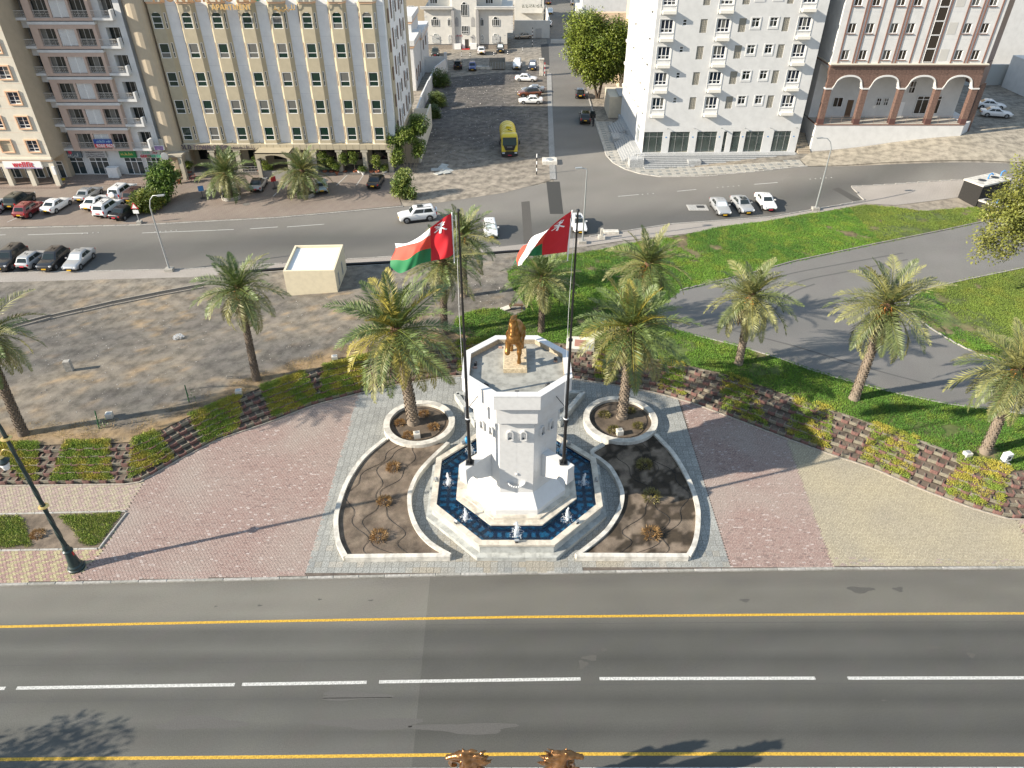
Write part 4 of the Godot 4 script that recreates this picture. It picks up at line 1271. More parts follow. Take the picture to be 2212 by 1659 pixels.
	# niches on five faces
	for k in range(-2,3):
		var ang := deg_to_rad(45.0*k)
		var d := Vector3(sin(ang),0,cos(ang)); var sx := Vector3(cos(ang),0,-sin(ang))
		for sgn in [-1,1]:
			var base: Vector3 = ctr + d*2.61 + sx*(sgn*0.42) + Vector3(0,7.2,0)
			var fr := MB.new(); var bk := MB.new()
			var arc_o := []; var arc_i := []
			arc_o.append(Vector2(-0.21,0)); arc_i.append(Vector2(-0.14,0.07))
			for q in 9:
				var t := PI - PI*q/8
				arc_o.append(Vector2(cos(t)*0.21,0.55 + sin(t)*0.21)); arc_i.append(Vector2(cos(t)*0.14,0.55 + sin(t)*0.14))
			arc_o.append(Vector2(0.21,0)); arc_i.append(Vector2(0.14,0.07))
			var P := func(v: Vector2,o: float) -> Vector3: return base + sx*v.x + Vector3(0,v.y,0) + d*o
			var n := arc_o.size()
			for q in n:
				var q2 := (q + 1) % n
				var a: Vector2 = arc_o[q]; var b: Vector2 = arc_o[q2]; var e: Vector2 = arc_i[q]; var f: Vector2 = arc_i[q2]
				fr.quad(P.call(b,0.16),P.call(a,0.16),P.call(e,0.16),P.call(f,0.16))
				fr.quad(P.call(b,0.0),P.call(a,0.0),P.call(a,0.16),P.call(b,0.16))
				fr.quad(P.call(e,0.16),P.call(e,0.01),P.call(f,0.01),P.call(f,0.16))
			for q in range(1,n - 1): bk.tri(P.call(arc_i[0],0.012),P.call(arc_i[q + 1],0.012),P.call(arc_i[q],0.012))
			var nf := part(tw, "niche_frame",fr,M.marble)
			part(nf, "niche_back",bk,M.marble)
			var sp := MB.new(); sp.box(base + Vector3(0,0.12,0) + d*0.06,Vector3(0.08,0.1,0.08)); part(nf, "spotlight",sp,M.dark_steel)
	# shell basin
	w = MB.new()
	var rows := []
	for i in 6:
		var t := i/5.0
		var rw := []
		for q in 13:
			var a := PI*q/12
			var rr := (0.16 + 0.38*t)*(1.0 + 0.05*cos(q*PI)*t)
			rw.append(ctr + Vector3(-cos(a)*rr,3.30 + 0.30*pow(t,1.5),2.61 + sin(a)*rr*0.9))
		rows.append(rw)
	w.grid(rows)
	var sh := part(tw, "shell_basin",w,M.marble)
	for q in 11:
		var a := PI*(q + 0.5)/11
		var bb := MB.new(); bb.lathe([Vector2(0,-0.055),Vector2(0.055,-0.03),Vector2(0.07,0.02),Vector2(0.04,0.06),Vector2(0,0.07)],8)
		part(sh, "shell_lobe",bb,M.marble,ctr + Vector3(-cos(a)*0.55,3.58,2.61 + sin(a)*0.5))
	w = MB.new(); w.lathe([Vector2(0.1,0),Vector2(0.12,0.03),Vector2(0.06,0.06),Vector2(0,0.07)],10,ctr + Vector3(0,4.28,2.62),Basis(Vector3.RIGHT,PI/2)); part(tw, "spout",w,M.marble)
	# brackets carrying the flagpoles
	for sgn in [-1,1]:
		var d := Vector3(sgn*0.7071,0,0.7071); var sx := Vector3(0.7071,0,-sgn*0.7071)
		if sgn < 0: sx = Vector3(0.7071,0,0.7071)
		var prof := [Vector2(2.5,5.57),Vector2(4.82,5.57),Vector2(4.82,4.30)]
		for q in 9:
			var t := PI*q/8
			prof.append(Vector2(4.42 - 0.0 + cos(t)*0.36 - 0.06,4.32 + sin(t)*0.34))
		for q in 5:
			var t := PI*q/8
			prof.append(Vector2(3.60 + cos(t)*0.36,4.22 + sin(t)*0.22 - q*0.10))
		prof.append(Vector2(2.5,3.55))
		var pv := PackedVector2Array(prof)
		var tri := Geometry2D.triangulate_polygon(pv)
		var mb := MB.new()
		var Q := func(v: Vector2,s: float) -> Vector3: return ctr + d*v.x + Vector3(0,v.y,0) + sx*s
		for i in range(0,tri.size(),3):
			var a := pv[tri[i]]; var b := pv[tri[i + 1]]; var e := pv[tri[i + 2]]
			for s in [-0.32,0.32]:
				var p0: Vector3 = Q.call(a,s); var p1: Vector3 = Q.call(b,s); var p2: Vector3 = Q.call(e,s)
				if (p1 - p0).cross(p2 - p0).dot(sx*s) > 0: mb.tri(p0,p1,p2)
				else: mb.tri(p0,p2,p1)
		for i in pv.size():
			var a := pv[i]; var b := pv[(i + 1) % pv.size()]
			var p0: Vector3 = Q.call(a,-0.32); var p1: Vector3 = Q.call(b,-0.32); var p2: Vector3 = Q.call(b,0.32); var p3: Vector3 = Q.call(a,0.32)
			var out := d*(a.y - b.y)*-1.0 + Vector3.UP*(b.x - a.x)
			if (p1 - p0).cross(p2 - p0).dot(out) > 0: mb.quad(p0,p1,p2,p3)
			else: mb.quad(p0,p3,p2,p1)
		part(tw, "bracket",mb,M.marble)
	# ---- flagpoles ----
	for sgn in [-1,1]:
		var d := Vector3(sgn*0.7071,0,0.7071)
		var bp := ctr + d*4.19 + Vector3(0,5.57,0)
		var root := thing("flagpole",["tall black flagpole on the left bracket of the white tower", "", "tall black flagpole on the right bracket of the white tower"][sgn + 1], "flagpole",bp)
		var mb := MB.new(); mb.bevel(Vector3(0,0.03,0),Vector3(0.52,0.06,0.52),0.01); part(root, "base_plate",mb,M.dark_steel)
		for k in 6:
			var a := TAU*k/6
			mb = MB.new(); mb.hexa([Vector3(-0.012,0.06,0.10),Vector3(0.012,0.06,0.10),Vector3(-0.012,0.34,0.10),Vector3(0.012,0.34,0.10),Vector3(-0.012,0.06,0.24),Vector3(0.012,0.06,0.24),Vector3(-0.012,0.10,0.24),Vector3(0.012,0.34,0.13)])
			part(root, "gusset",mb,M.dark_steel).rotation.y = a
		var lean := Vector3(-0.25 if sgn < 0 else 0.2,0,0)
		mb = MB.new(); mb.tube([Vector3(0,0.05,0),Vector3(0,3.4,0),Vector3(0,3.42,0),Vector3(0,9.2,0),Vector3(0,9.22,0),Vector3(0,16.7,0)],[0.108,0.102,0.09,0.08,0.068,0.047],12)
		part(root, "mast",mb,M.black_paint)
		for q in [[3.4,0.15],[9.2,0.125]]:
			mb = MB.new(); mb.lathe([Vector2(q[1],-0.06),Vector2(q[1],0.06),Vector2(0.05,0.08)],12,Vector3(0,q[0],0)); part(root, "joint_collar",mb,M.black_paint)
		mb = MB.new(); mb.lathe([Vector2(0.15,-0.04),Vector2(0.165,0),Vector2(0.15,0.05)],12,Vector3(0,3.62,0)); part(root, "rope_wrap",mb,M.frame_white)
		mb = MB.new(); mb.lathe([Vector2(0.06,0),Vector2(0.1,0.03),Vector2(0.08,0.12),Vector2(0,0.16)],10,Vector3(0,16.7,0)); part(root, "cap",mb,M.dark_steel)
		var st := ctr + Vector3(sgn*0.7071,0,0.7071)*3.3 + Vector3(0,10.4,0) - bp
		mb = MB.new(); mb.tube([Vector3(0,st.y - 0.5,0),st],[0.025,0.025],6); part(root, "stay",mb,M.dark_steel)
		mb = MB.new(); mb.tube([Vector3(-0.12,16.55,0.05),Vector3(-0.2,11.0,0.08),Vector3(-0.14,3.7,0.06)],[0.012,0.012,0.012],4); part(root, "halyard",mb,M.frame_white)
	build_flags()
	# ---- bronze horse on the roof ----
	w = MB.new(); w.bevel(Vector3.ZERO,Vector3(1.46,0.32,2.6),0.03)
	single("statue_plinth", "low stained white plinth under the bronze horse on the tower roof", "plinth",w,mat("plinth_stain",lin(0.66,0.54,0.36),0.6, "stone",0.6),Vector3(0.2,10.90,-37.35))
	var hs := thing("horse_statue", "bronze prancing horse statue standing on the white tower", "statue",Vector3(0.22,11.06,-37.55),-PI/2 - 0.13)
	part(hs, "figure",standing_horse(1.45),M.bronze)
	var gm := MB.new()   # girth strap of the harness
	for q in [[0.60,1.40,0.315,0.5],[0.2,1.18,0.325,0.0]]:
		var pts := []; var rd := []
		for k in 17:
			var a := TAU*k/16
			pts.append(Vector3(q[0] - q[3]*0.12*sin(a),q[1] + sin(a)*q[2],cos(a)*q[2])*1.45); rd.append(0.035)
		gm.tube(pts,rd,6)
	part(hs, "harness",gm,M.bronze_dark)
	# ---- two rearing horses on the monument across the road ----
	var rh := rearing_horse(1.25).mesh()
	for sgn in [-1,1]:
		var hp2: Vector3 = [Vector3(-1.62,2.72,-15.12),Vector3.ZERO,Vector3(1.84,2.76,-15.12)][sgn + 1]
		var o := thing("rearing_horse_statue",["bronze rearing horse with flowing mane facing the fallen shadow's far side", "", "bronze rearing horse with flowing mane beside its shadow on the road"][sgn + 1], "statue",hp2,0.0 if sgn > 0 else PI)
		o.set_meta("label",["bronze rearing horse over the yellow road line, muzzle towards the ornate lamp", "", "bronze rearing horse over the yellow road line, beside its shadow on the asphalt"][sgn + 1])
		part(o, "figure",rh,mat("bronze_brown",lin(0.30,0.155,0.065),0.28, "soft",1.6,0.8))
	var pd := MB.new(); pd.span(-3.4,3.6,0.0,1.9,-16.1,-13.6)
	single("statue_pedestal", "marble pedestal under the two rearing horses", "pedestal",pd,M.marble)

func jet(sd: int) -> MB:
	var r := RandomNumberGenerator.new(); r.seed = sd
	var mb := MB.new()
	var rows := []
	for i in 12:
		var t := i/11.0
		var rw := []
		for q in 10:
			var a := TAU*q/10
			var rr := lerpf(0.13,0.045,t)*r.randf_range(0.55,1.5)
			if i == 11: rr = 0.01
			rw.append(Vector3(cos(a)*rr + 0.04*sin(t*7 + sd),t*1.2*(1.0 + r.randf_range(-0.02,0.02)),-sin(a)*rr))
		rows.append(rw)
	mb.grid(rows,true)
	for k in 170:   # drops and splash
		var a := r.randf()*TAU; var d := r.randf_range(0.05,0.45); var s := r.randf_range(0.01,0.035)
		var y := r.randf_range(0.0,0.30) if r.randf() < 0.7 else r.randf_range(0.2,1.0)
		if y > 0.3: d *= 0.5
		mb.lathe([Vector2(0,-s),Vector2(s,0),Vector2(0,s)],5,Vector3(cos(a)*d,y + 0.02,sin(a)*d))
	return mb

func build_flags() -> void:
	var red := mat("flag_red",lin(0.50,0.012,0.022),0.7); var wh := mat("flag_white",lin(0.80,0.80,0.80),0.7)
	var red2 := mat("flag_orange",lin(0.62,0.07,0.04),0.7); var gr := mat("flag_green",lin(0.012,0.17,0.06),0.7)
	for m in [red,wh,red2,gr]:
		m.backlight_enabled = true
		m.backlight = m.albedo_color.srgb_to_linear()*0.35
	var zp := -33.52
	# columns: u,then [px,py,dz] for v = 0,.33,.67,1 (white top,red,green)
	var f1 := [[0.0,[974.5,461,0],[976,490,0],[977.5,520,0],[979,549,0]],
		[0.12,[959,470,0.15],[962,500,0.25],[965,531,0.3],[966,557,0.2]],
		[0.33,[929,492.5,0.35],[929.5,508,0.15],[931,536,-0.1],[931,564,0.05]],
		[0.55,[906,511.4,-0.35],[905,522.6,0.1],[905,543,0.45],[905.5,571,0.35]],
		[0.78,[880,524.8,-0.6],[878.7,529.3,-0.1],[878.7,560.5,0.35],[879,585,0.4]],
		[0.92,[862,526,-0.7],[859,534,-0.3],[857,561,0.0],[861,589.6,0.2]],
		[1.0,[853,526,-0.8],[855,536,-0.4],[844,561.7,-0.2],[843,576,0.0]]]
	var f2 := [[0.0,[1234.5,456,0],[1231,486,0],[1228,515,0],[1225,544,0]],
		[0.14,[1215,469,0.2],[1212,495,0.15],[1208,522,0.1],[1204,547,0.1]],
		[0.33,[1189,491,0.55],[1180,503,0.35],[1172,526,-0.05],[1171,551,-0.1]],
		[0.55,[1166,517,0.9],[1150,512,0.65],[1150,536,-0.1],[1150,553,-0.2]],
		[0.75,[1146,545,0.9],[1134,541,0.7],[1132,530,0.1],[1136,553,-0.3]],
		[0.9,[1132,563,0.8],[1122,561,0.6],[1119,548,0.1],[1117,563,-0.3]],
		[1.0,[1127,572,0.7],[1119,574,0.5],[1115,564,0.1],[1103,582,-0.3]]]
	for fi in 2:
		var f: Array = [f1,f2][fi]
		var S := func(u: float,v: float) -> Vector3:
			var i := 0
			while i < f.size() - 2 and u > f[i + 1][0]: i += 1
			var t: float = (u - f[i][0])/(f[i + 1][0] - f[i][0])
			var C := func(col: Array) -> Vector3:
				var w := clampf(v*3.0,0.0,2.9999)
				var k := int(w)
				var s: float = w - k
				var i0: int = maxi(k - 1,0); var i3: int = mini(k + 2,3)
				var A := func(n: int) -> Vector3: return Vector3(col[n + 1][0],col[n + 1][1],col[n + 1][2])
				return A.call(k).cubic_interpolate(A.call(k + 1),A.call(i0),A.call(i3),s)
			var c0: Vector3 = C.call(f[maxi(i - 1,0)]); var c1: Vector3 = C.call(f[i]); var c2: Vector3 = C.call(f[i + 1]); var c3: Vector3 = C.call(f[mini(i + 2,f.size() - 1)])
			var q := c1.cubic_interpolate(c2,c0,c3,t)
			var wob := 0.05*sin(u*17.0 + v*5.0)*u + 0.025*sin(u*31.0 - v*11.0)
			return ZP(q.x,q.y,zp + q.z + wob)
		var root := thing("national_flag",["red white and green flag spread out on the left flagpole", "red white and green flag folded over itself on the right flagpole"][fi], "flag")
		for pn in [["hoist_panel",0.0,0.33,0.0,1.0,red],["white_stripe",0.33,1.0,0.0,0.333,wh],["red_stripe",0.33,1.0,0.333,0.667,red2],["green_stripe",0.33,1.0,0.667,1.0,gr]]:
			var rows := []
			var nu := 12 if pn[2] < 0.5 else 28
			var nv := 18 if pn[4] - pn[3] > 0.9 else 8
			for i in nu + 1:
				var rw := []
				for j in nv + 1: rw.append(S.call(lerpf(pn[1],pn[2],float(i)/nu),lerpf(pn[3],pn[4],float(j)/nv)))
				rows.append(rw)
			var mb := MB.new(); mb.grid(rows)
			part(root,pn[0],mb,pn[5])
		# emblem: crossed strokes and a dagger near the hoist
		var em := MB.new()
		for st in [[0.10,0.30,0.26,0.12,0.022],[0.12,0.12,0.27,0.30,0.022],[0.17,0.10,0.20,0.34,0.03],[0.13,0.17,0.25,0.20,0.02],[0.145,0.10,0.225,0.11,0.018]]:
			var n := 6
			for k in n:
				var a0 := Vector2(st[0],st[1]).lerp(Vector2(st[2],st[3]),float(k)/n); var a1 := Vector2(st[0],st[1]).lerp(Vector2(st[2],st[3]),float(k + 1)/n)
				var nn: Vector2 = Vector2(-(a1 - a0).y,(a1 - a0).x).normalized()*float(st[4])*0.5
				var q := [S.call(a0.x - nn.x,a0.y - nn.y),S.call(a1.x - nn.x,a1.y - nn.y),S.call(a1.x + nn.x,a1.y + nn.y),S.call(a0.x + nn.x,a0.y + nn.y)]
				for w in 4: q[w] += Vector3(0,0.005,0.03)
				em.quad(q[0],q[1],q[2],q[3])
		part(root, "emblem",em,wh)
		var hb := MB.new()   # hoist band with its rope
		var p0: Vector3 = S.call(0.0,0.0); var p1: Vector3 = S.call(0.0,1.0)
		hb.tube([p0 + Vector3(0.04,0.05,0),(p0 + p1)/2 + Vector3(0.03,0,0),p1 + Vector3(0.04,-0.5,0)],[0.035,0.035,0.03],6)
		part(root, "hoist_band",hb,wh)

# ---------- facades ----------
# A frame: o bottom-left corner,r unit vector to the right,n unit outward normal. Holes: [u0,v0,u1,v1].
func facade(root: Node,called: String,m: Material,o: Vector3,r: Vector3,n: Vector3,w: float,h: float,holes: Array,deep := 0.18) -> MeshInstance3D:
	var mb := MB.new()
	facade_mb(mb,o,r,n,w,h,holes,deep)
	return part(root,called,mb,m)
func facade_mb(mb: MB,o: Vector3,r: Vector3,n: Vector3,w: float,h: float,holes: Array,deep := 0.18) -> void:
	var us := [0.0,w]; var vs := [0.0,h]
	for q in holes:
		for k in [0,2]:
			if not us.has(q[k]): us.append(q[k])
		for k in [1,3]:
			if not vs.has(q[k]): vs.append(q[k])
	us.sort(); vs.sort()
	var U := Vector3.UP
	for i in us.size() - 1:
		if us[i + 1] - us[i] < 0.001: continue
		var j := 0
		while j < vs.size() - 1:
			var k := j
			while k < vs.size() - 1:
				var cu: float = (us[i] + us[i + 1])/2; var cv: float = (vs[k] + vs[k + 1])/2
				var hit := false
				for q in holes:
					if cu > q[0] and cu < q[2] and cv > q[1] and cv < q[3]:
						hit = true; break
				if hit: break
				k += 1
			if k > j:
				var a: Vector3 = o + r*us[i] + U*vs[j]; var b: Vector3 = o + r*us[i + 1] + U*vs[j]
				mb.quad(a,b,b + U*(vs[k] - vs[j]),a + U*(vs[k] - vs[j]))
			j = maxi(k + 1,j + 1)
	for q in holes:
		var a: Vector3 = o + r*q[0] + U*q[1]; var b: Vector3 = o + r*q[2] + U*q[1]
		var c: Vector3 = o + r*q[2] + U*q[3]; var d: Vector3 = o + r*q[0] + U*q[3]
		var i := n*-deep
		mb.quad(a,a + i,b + i,b); mb.quad(d + i,d,c,c + i)
		mb.quad(a,d,d + i,a + i); mb.quad(b,b + i,c + i,c)

func window(root: Node,o: Vector3,r: Vector3,n: Vector3,q: Array,deep: float,fm: Material,gm: Material,vb: Array,hb: Array,fw := 0.06,called := "window") -> MeshInstance3D:
	# q hole; vb/hb inner bars as fractions
	var U := Vector3.UP
	var w: float = q[2] - q[0]; var h: float = q[3] - q[1]
	var base: Vector3 = o + r*q[0] + U*q[1] - n*(deep - 0.03)
	var bs := Basis(r,U,n)
	var key := "w%.3f_%.3f_%s_%s_%.2f_%.2f" % [w,h,str(vb),str(hb),fw,atan2(n.x,n.z)]
	if not mesh_cache.has(key):
		var mb := MB.new()
		var B := func(u0: float,u1: float,v0: float,v1: float,t: float) -> void:
			mb.box(r*((u0 + u1)/2) + U*((v0 + v1)/2) + n*t*0.5,Vector3(u1 - u0,v1 - v0,t),bs)
		B.call(0.0,fw,0.0,h,0.07); B.call(w - fw,w,0.0,h,0.07); B.call(fw,w - fw,0.0,fw,0.07); B.call(fw,w - fw,h - fw,h,0.07)
		for f in vb: B.call(w*f - fw/2,w*f + fw/2,fw,h - fw,0.06)
		for f in hb: B.call(fw,w - fw,h*f - fw/2,h*f + fw/2,0.055)
		mesh_cache[key] = mb.mesh()
		var us := [0.0]; us.append_array(vb); us.append(1.0)
		var vs := [0.0]; vs.append_array(hb); vs.append(1.0)
		var panes := []
		for i in us.size() - 1:
			for j in vs.size() - 1:
				var p := MB.new()
				p.quad(r*(w*us[i]) + U*(h*vs[j]) + n*0.02,r*(w*us[i + 1]) + U*(h*vs[j]) + n*0.02,r*(w*us[i + 1]) + U*(h*vs[j + 1]) + n*0.02,r*(w*us[i]) + U*(h*vs[j + 1]) + n*0.02)
				panes.append(p.mesh())
		mesh_cache[key + "p"] = panes
	var f := part(root,called,mesh_cache[key],fm,base)
	for p in mesh_cache[key + "p"]: part(f, "pane",p,gm if gm.transparency != 0 or rng.randf() > 0.22 else mat("curtain%d" % (rng.randi() % 2),[lin(0.13,0.13,0.12),lin(0.07,0.065,0.055)][0],0.25))
	return f
func slab(root: Node,called: String,m: Material,x0: float,x1: float,y0: float,y1: float,z0: float,z1: float) -> MeshInstance3D:
	var mb := MB.new(); mb.span(x0,x1,y0,y1,z0,z1)
	return part(root,called,mb,m)
func text3d(root: Node,called: String,s: String,size: float,m: Material,at: Vector3,n := Vector3(0,0,1),bold := true,depth := 0.05) -> MeshInstance3D:
	var t := TextMesh.new()
	var f := SystemFont.new()
	f.font_names = PackedStringArray(["Droid Sans"])
	if bold: f.font_weight = 700
	t.font = f; t.text = s; t.font_size = 64; t.pixel_size = size/46.0; t.depth = depth; t.curve_step = 4.0
	var o := MeshInstance3D.new()
	o.mesh = t; o.material_override = m; o.name = called
	root.add_child(o,true)
	o.position = at
	o.rotation.y = atan2(n.x,n.z)
	return o
func script_strokes(root: Node,called: String,w: float,h: float,m: Material,at: Vector3,sd: int) -> void:   # cursive lettering drawn as joined flat strokes
	var r := RandomNumberGenerator.new(); r.seed = sd
	var mb := MB.new()
	var x := -w/2
	var th := h*0.13
	var S := func(a: Vector2,b: Vector2) -> void:
		var d := (b - a).normalized(); var nn := Vector2(-d.y,d.x)*th*0.5
		var q := [a - nn - d*th*0.3,b - nn + d*th*0.3,b + nn + d*th*0.3,a + nn - d*th*0.3]
		mb.quad(Vector3(q[0].x,q[0].y,0),Vector3(q[1].x,q[1].y,0),Vector3(q[2].x,q[2].y,0),Vector3(q[3].x,q[3].y,0))
	while x < w/2:
		var k := r.randi() % 4
		var dx := h*r.randf_range(0.35,0.6)
		if x + dx > w/2: break
		if k == 0:
			S.call(Vector2(x,0.3*h),Vector2(x + dx,0.3*h)); S.call(Vector2(x + dx*0.9,0.3*h),Vector2(x + dx*0.9,0.95*h))
		elif k == 1:
			for i in 5:
				var a0 := PI + PI*i/5; var a1 := PI + PI*(i + 1)/5
				S.call(Vector2(x + dx/2 + cos(a0)*dx/2,0.32*h + sin(a0)*0.28*h),Vector2(x + dx/2 + cos(a1)*dx/2,0.32*h + sin(a1)*0.28*h))
			S.call(Vector2(x + dx*0.45,0.55*h),Vector2(x + dx*0.6,0.55*h))
		elif k == 2:
			S.call(Vector2(x,0.3*h),Vector2(x + dx,0.3*h)); S.call(Vector2(x + dx*0.3,0.3*h),Vector2(x + dx*0.35,0.55*h)); S.call(Vector2(x + dx*0.7,0.3*h),Vector2(x + dx*0.75,0.52*h))
			S.call(Vector2(x + dx*0.4,0.75*h),Vector2(x + dx*0.6,0.75*h))
		else:
			S.call(Vector2(x,0.3*h),Vector2(x + dx*0.6,0.3*h))
			for i in 6:
				var a0 := TAU*i/6; var a1 := TAU*(i + 1)/6
				S.call(Vector2(x + dx*0.75 + cos(a0)*dx*0.2,0.42*h + sin(a0)*0.14*h),Vector2(x + dx*0.75 + cos(a1)*dx*0.2,0.42*h + sin(a1)*0.14*h))
		x += dx*1.05
	part(root,called,mb,m,at)

const XR := Vector3(1,0,0)
const ZF := Vector3(0,0,1)

func build_buildings() -> void:
	build_hotel()
	build_pink_block()
	build_cream_block()
	build_white_block()
	build_arcade_block()
	build_villa()
	build_back_houses()

func build_hotel() -> void:
	var t := thing("hotel_building", "white hotel with eight tan bay columns and a cafe arcade at street level", "building",Vector3(0.36,0,1.2))
	mat("hotel_white",lin(0.72,0.73,0.74),0.75, "plaster",0.15)
	var zw := -103.85; var x0 := -48.0; var x1 := -17.0
	# back wall: white,storeys 4.3 to 22.6
	slab(t, "wall",M.hotel_white,x0,x1,4.3,22.9,zw,-126.5)
	slab(t, "ground_floor",M.tan_clad,x0 + 0.2,x1 - 0.3,0.0,4.3,-106.2,-126.4)
	slab(t, "fascia",M.tan_clad,x0,x1,3.58,4.32,-103.0,-106.3)
	slab(t, "parapet",M.hotel_white,x0,x1,22.9,25.2,zw + 0.06,zw - 0.3)
	slab(t, "side_parapet",M.hotel_white,x1 - 0.3,x1 + 0.04,22.88,23.7,zw - 0.28,-126.4)
	# joints of the fascia cladding
	for i in 33:
		var x := x0 + 0.5 + i*0.94
		slab(t, "fascia_joint",mat("joint_dark",lin(0.10,0.08,0.06),0.9),x,x + 0.025,3.62,4.28,-102.995,-102.99)
	for i in 8:
		var xc := -46.24 + i*3.88
		# bay shell: front plus two slanted sides,all with openings
		var f := MB.new(); var lw := MB.new(); var rw := MB.new()
		var yb := 4.3; var ht := 17.9
		var fo := Vector3(xc - 0.80,yb,-103.2); var hs := []
		var rows := [4.89,8.51,12.1,15.66,19.2]
		for k in 5: hs.append([0.17,rows[k] - yb,1.43,rows[k] - yb + (1.8 if k < 4 else 1.95)])
		facade_mb(f,fo,XR,ZF,1.60,ht,hs,0.12)
		part(t, "bay_front",f,M.tan_clad)
		var sl := Vector3(0.42,0,-0.65); var sll := sl.length()
		var rr := sl.normalized(); var rn := Vector3(0.65,0,0.42).normalized()
		var so := Vector3(xc + 0.80,yb,-103.2); var sh := []
		for k in 5: sh.append([0.2,rows[k] - yb - 0.02,0.52,rows[k] - yb + 1.85])
		facade_mb(rw,so,rr,rn,sll,ht,sh,0.1); part(t, "bay_side",rw,M.tan_clad)
		var lr := Vector3(0.42,0,0.65).normalized(); var ln := Vector3(-0.65,0,0.42).normalized()
		var lo := Vector3(xc - 1.22,yb,-103.85)
		facade_mb(lw,lo,lr,ln,sll,ht,sh,0.1); part(t, "bay_side",lw,M.tan_clad)
		for k in 5:
			window(t,fo,XR,ZF,hs[k],0.12,M.frame_white,M.glass_green,[],[0.36] if k < 4 else [0.34,0.72],0.07)
			window(t,so,rr,rn,sh[k],0.1,M.frame_white,M.glass_green,[],[0.36],0.05)
			window(t,lo,lr,ln,sh[k],0.1,mat("slat_brown",lin(0.24,0.16,0.12),0.7),M.slat_brown,[],[0.36],0.05)
			if k == 4:   # arched head of the top windows
				var am := MB.new()
				for sg in [-1,1]:
					for q in 6:
						var a0 := PI/2*q/6; var a1 := PI/2*(q + 1)/6
						var p0 := Vector2(sin(a0)*0.62,cos(a0)*0.55); var p1 := Vector2(sin(a1)*0.62,cos(a1)*0.55)
						var A := Vector3(xc + sg*p0.x,rows[4] + 1.4 + p0.y,-103.21); var B := Vector3(xc + sg*p1.x,rows[4] + 1.4 + p1.y,-103.21)
						var A2 := Vector3(A.x,rows[4] + 1.96,-103.21); var B2 := Vector3(B.x,rows[4] + 1.96,-103.21)
						if sg > 0: am.quad(A,B,B2,A2)
						else: am.quad(B,A,A2,B2)
				part(t, "arch_head",am,M.tan_clad)
		# foot and cornice
		var fp := PackedVector2Array([Vector2(xc - 1.28,-103.87),Vector2(xc - 0.85,-103.12),Vector2(xc + 0.85,-103.12),Vector2(xc + 1.28,-103.87)])
		var mb := MB.new(); mb.prism(fp,4.18,4.42,true,true); part(t, "bay_foot",mb,M.cream_wall)
		mb = MB.new(); mb.prism(fp,22.12,22.35,true,true); part(t, "bay_cornice",mb,M.orange_trim)
		mb = MB.new(); mb.prism(PackedVector2Array([Vector2(xc - 1.38,-103.88),Vector2(xc - 0.94,-103.02),Vector2(xc + 0.94,-103.02),Vector2(xc + 1.38,-103.88)]),22.352,22.6,true,true); part(t, "bay_cap",mb,M.cream_wall)
	# horizontal joints on the white strips
	for k in 5:
		slab(t, "storey_joint",mat("joint_grey",lin(0.5,0.52,0.55),0.9),x0,x1,4.3 + 3.6*k + 3.1,4.3 + 3.6*k + 3.13,zw + 0.004,zw + 0.002)
	# arcade columns,recessed shop glass
	for i in 9:
		var x := x0 + 0.9 + i*3.65
		slab(t, "column",mat("clad_grey",lin(0.42,0.385,0.31),0.6, "plaster",0.2),x - 0.32,x + 0.32,0.0,3.58,-103.1,-103.75)
		slab(t, "column_capital",M.clad_grey,x - 0.5,x + 0.5,3.2,3.579,-103.06,-103.8)
		if i < 8 and i != 4:
			var q := [x - x0 + 0.55,1.2,x - x0 + 3.1,3.3]
			window(t,Vector3(x0,0,-106.15),XR,ZF,q,0.0,M.dark_steel,M.glass_dark,[0.5],[],0.06, "shop_window")
	slab(t, "arcade_floor",mat("granite_floor",lin(0.25,0.23,0.21),0.5, "stone",0.5),x0,x1,0.0,0.32,-102.7,-106.2)
	# canopy over the entrance (bay 4)
	var cm := MB.new()
	cm.span(-36.4,-31.6,3.75,3.9,-100.6,-103.05); part(t, "canopy_roof",cm,M.tan_clad)
	for sd in [[-36.4,-31.6,-100.6,true],[-36.4,0,0,false],[-31.6,0,0,false]]:
		var mb := MB.new()
		var n := 10
		var len: float = 4.8 if sd[3] else 2.45
		for i in n:
			var u0 := float(i)/n; var u1 := float(i + 1)/n
			var d0 := 0.95 - 0.62*sin(PI*u0); var d1 := 0.95 - 0.62*sin(PI*u1)
			var P := func(u: float,y: float,o: float) -> Vector3: return Vector3(-36.4 + u*len,y,-100.6 + o) if sd[3] else Vector3(sd[0] + o,y,-100.65 - u*len)
			mb.quad(P.call(u0,3.9 - d0,0.0),P.call(u1,3.9 - d1,0.0),P.call(u1,3.9,0.0),P.call(u0,3.9,0.0))
			mb.quad(P.call(u0,3.9 - d0,-0.12),P.call(u1,3.9 - d1,-0.12),P.call(u1,3.9,-0.12),P.call(u0,3.9,-0.12))
			mb.quad(P.call(u0,3.9 - d0,0.0),P.call(u1,3.9 - d1,0.0),P.call(u1,3.9 - d1,-0.12),P.call(u0,3.9 - d0,-0.12))
		part(t, "canopy_valance",mb,M.tan_clad)
	for x in [-36.2,-31.8]: slab(t, "canopy_post",M.clad_grey,x - 0.25,x + 0.25,0.0,3.0,-100.8,-101.3)
	var rl := MB.new()   # entrance railing
	for i in 9: rl.tube([Vector3(-40.5 + i*0.5,0.3,-102.6),Vector3(-40.5 + i*0.5,1.3,-102.6)],[0.02,0.02],5)
	for y in [0.6,0.95,1.3]: rl.tube([Vector3(-40.5,y,-102.6),Vector3(-36.5,y,-102.6)],[0.02,0.02],5)
	part(t, "railing",rl,M.alu)
	slab(t, "entrance_wall",mat("grey_clad",lin(0.3,0.29,0.27),0.6),-36.0,-32.2,0.0,1.1,-101.2,-101.5)
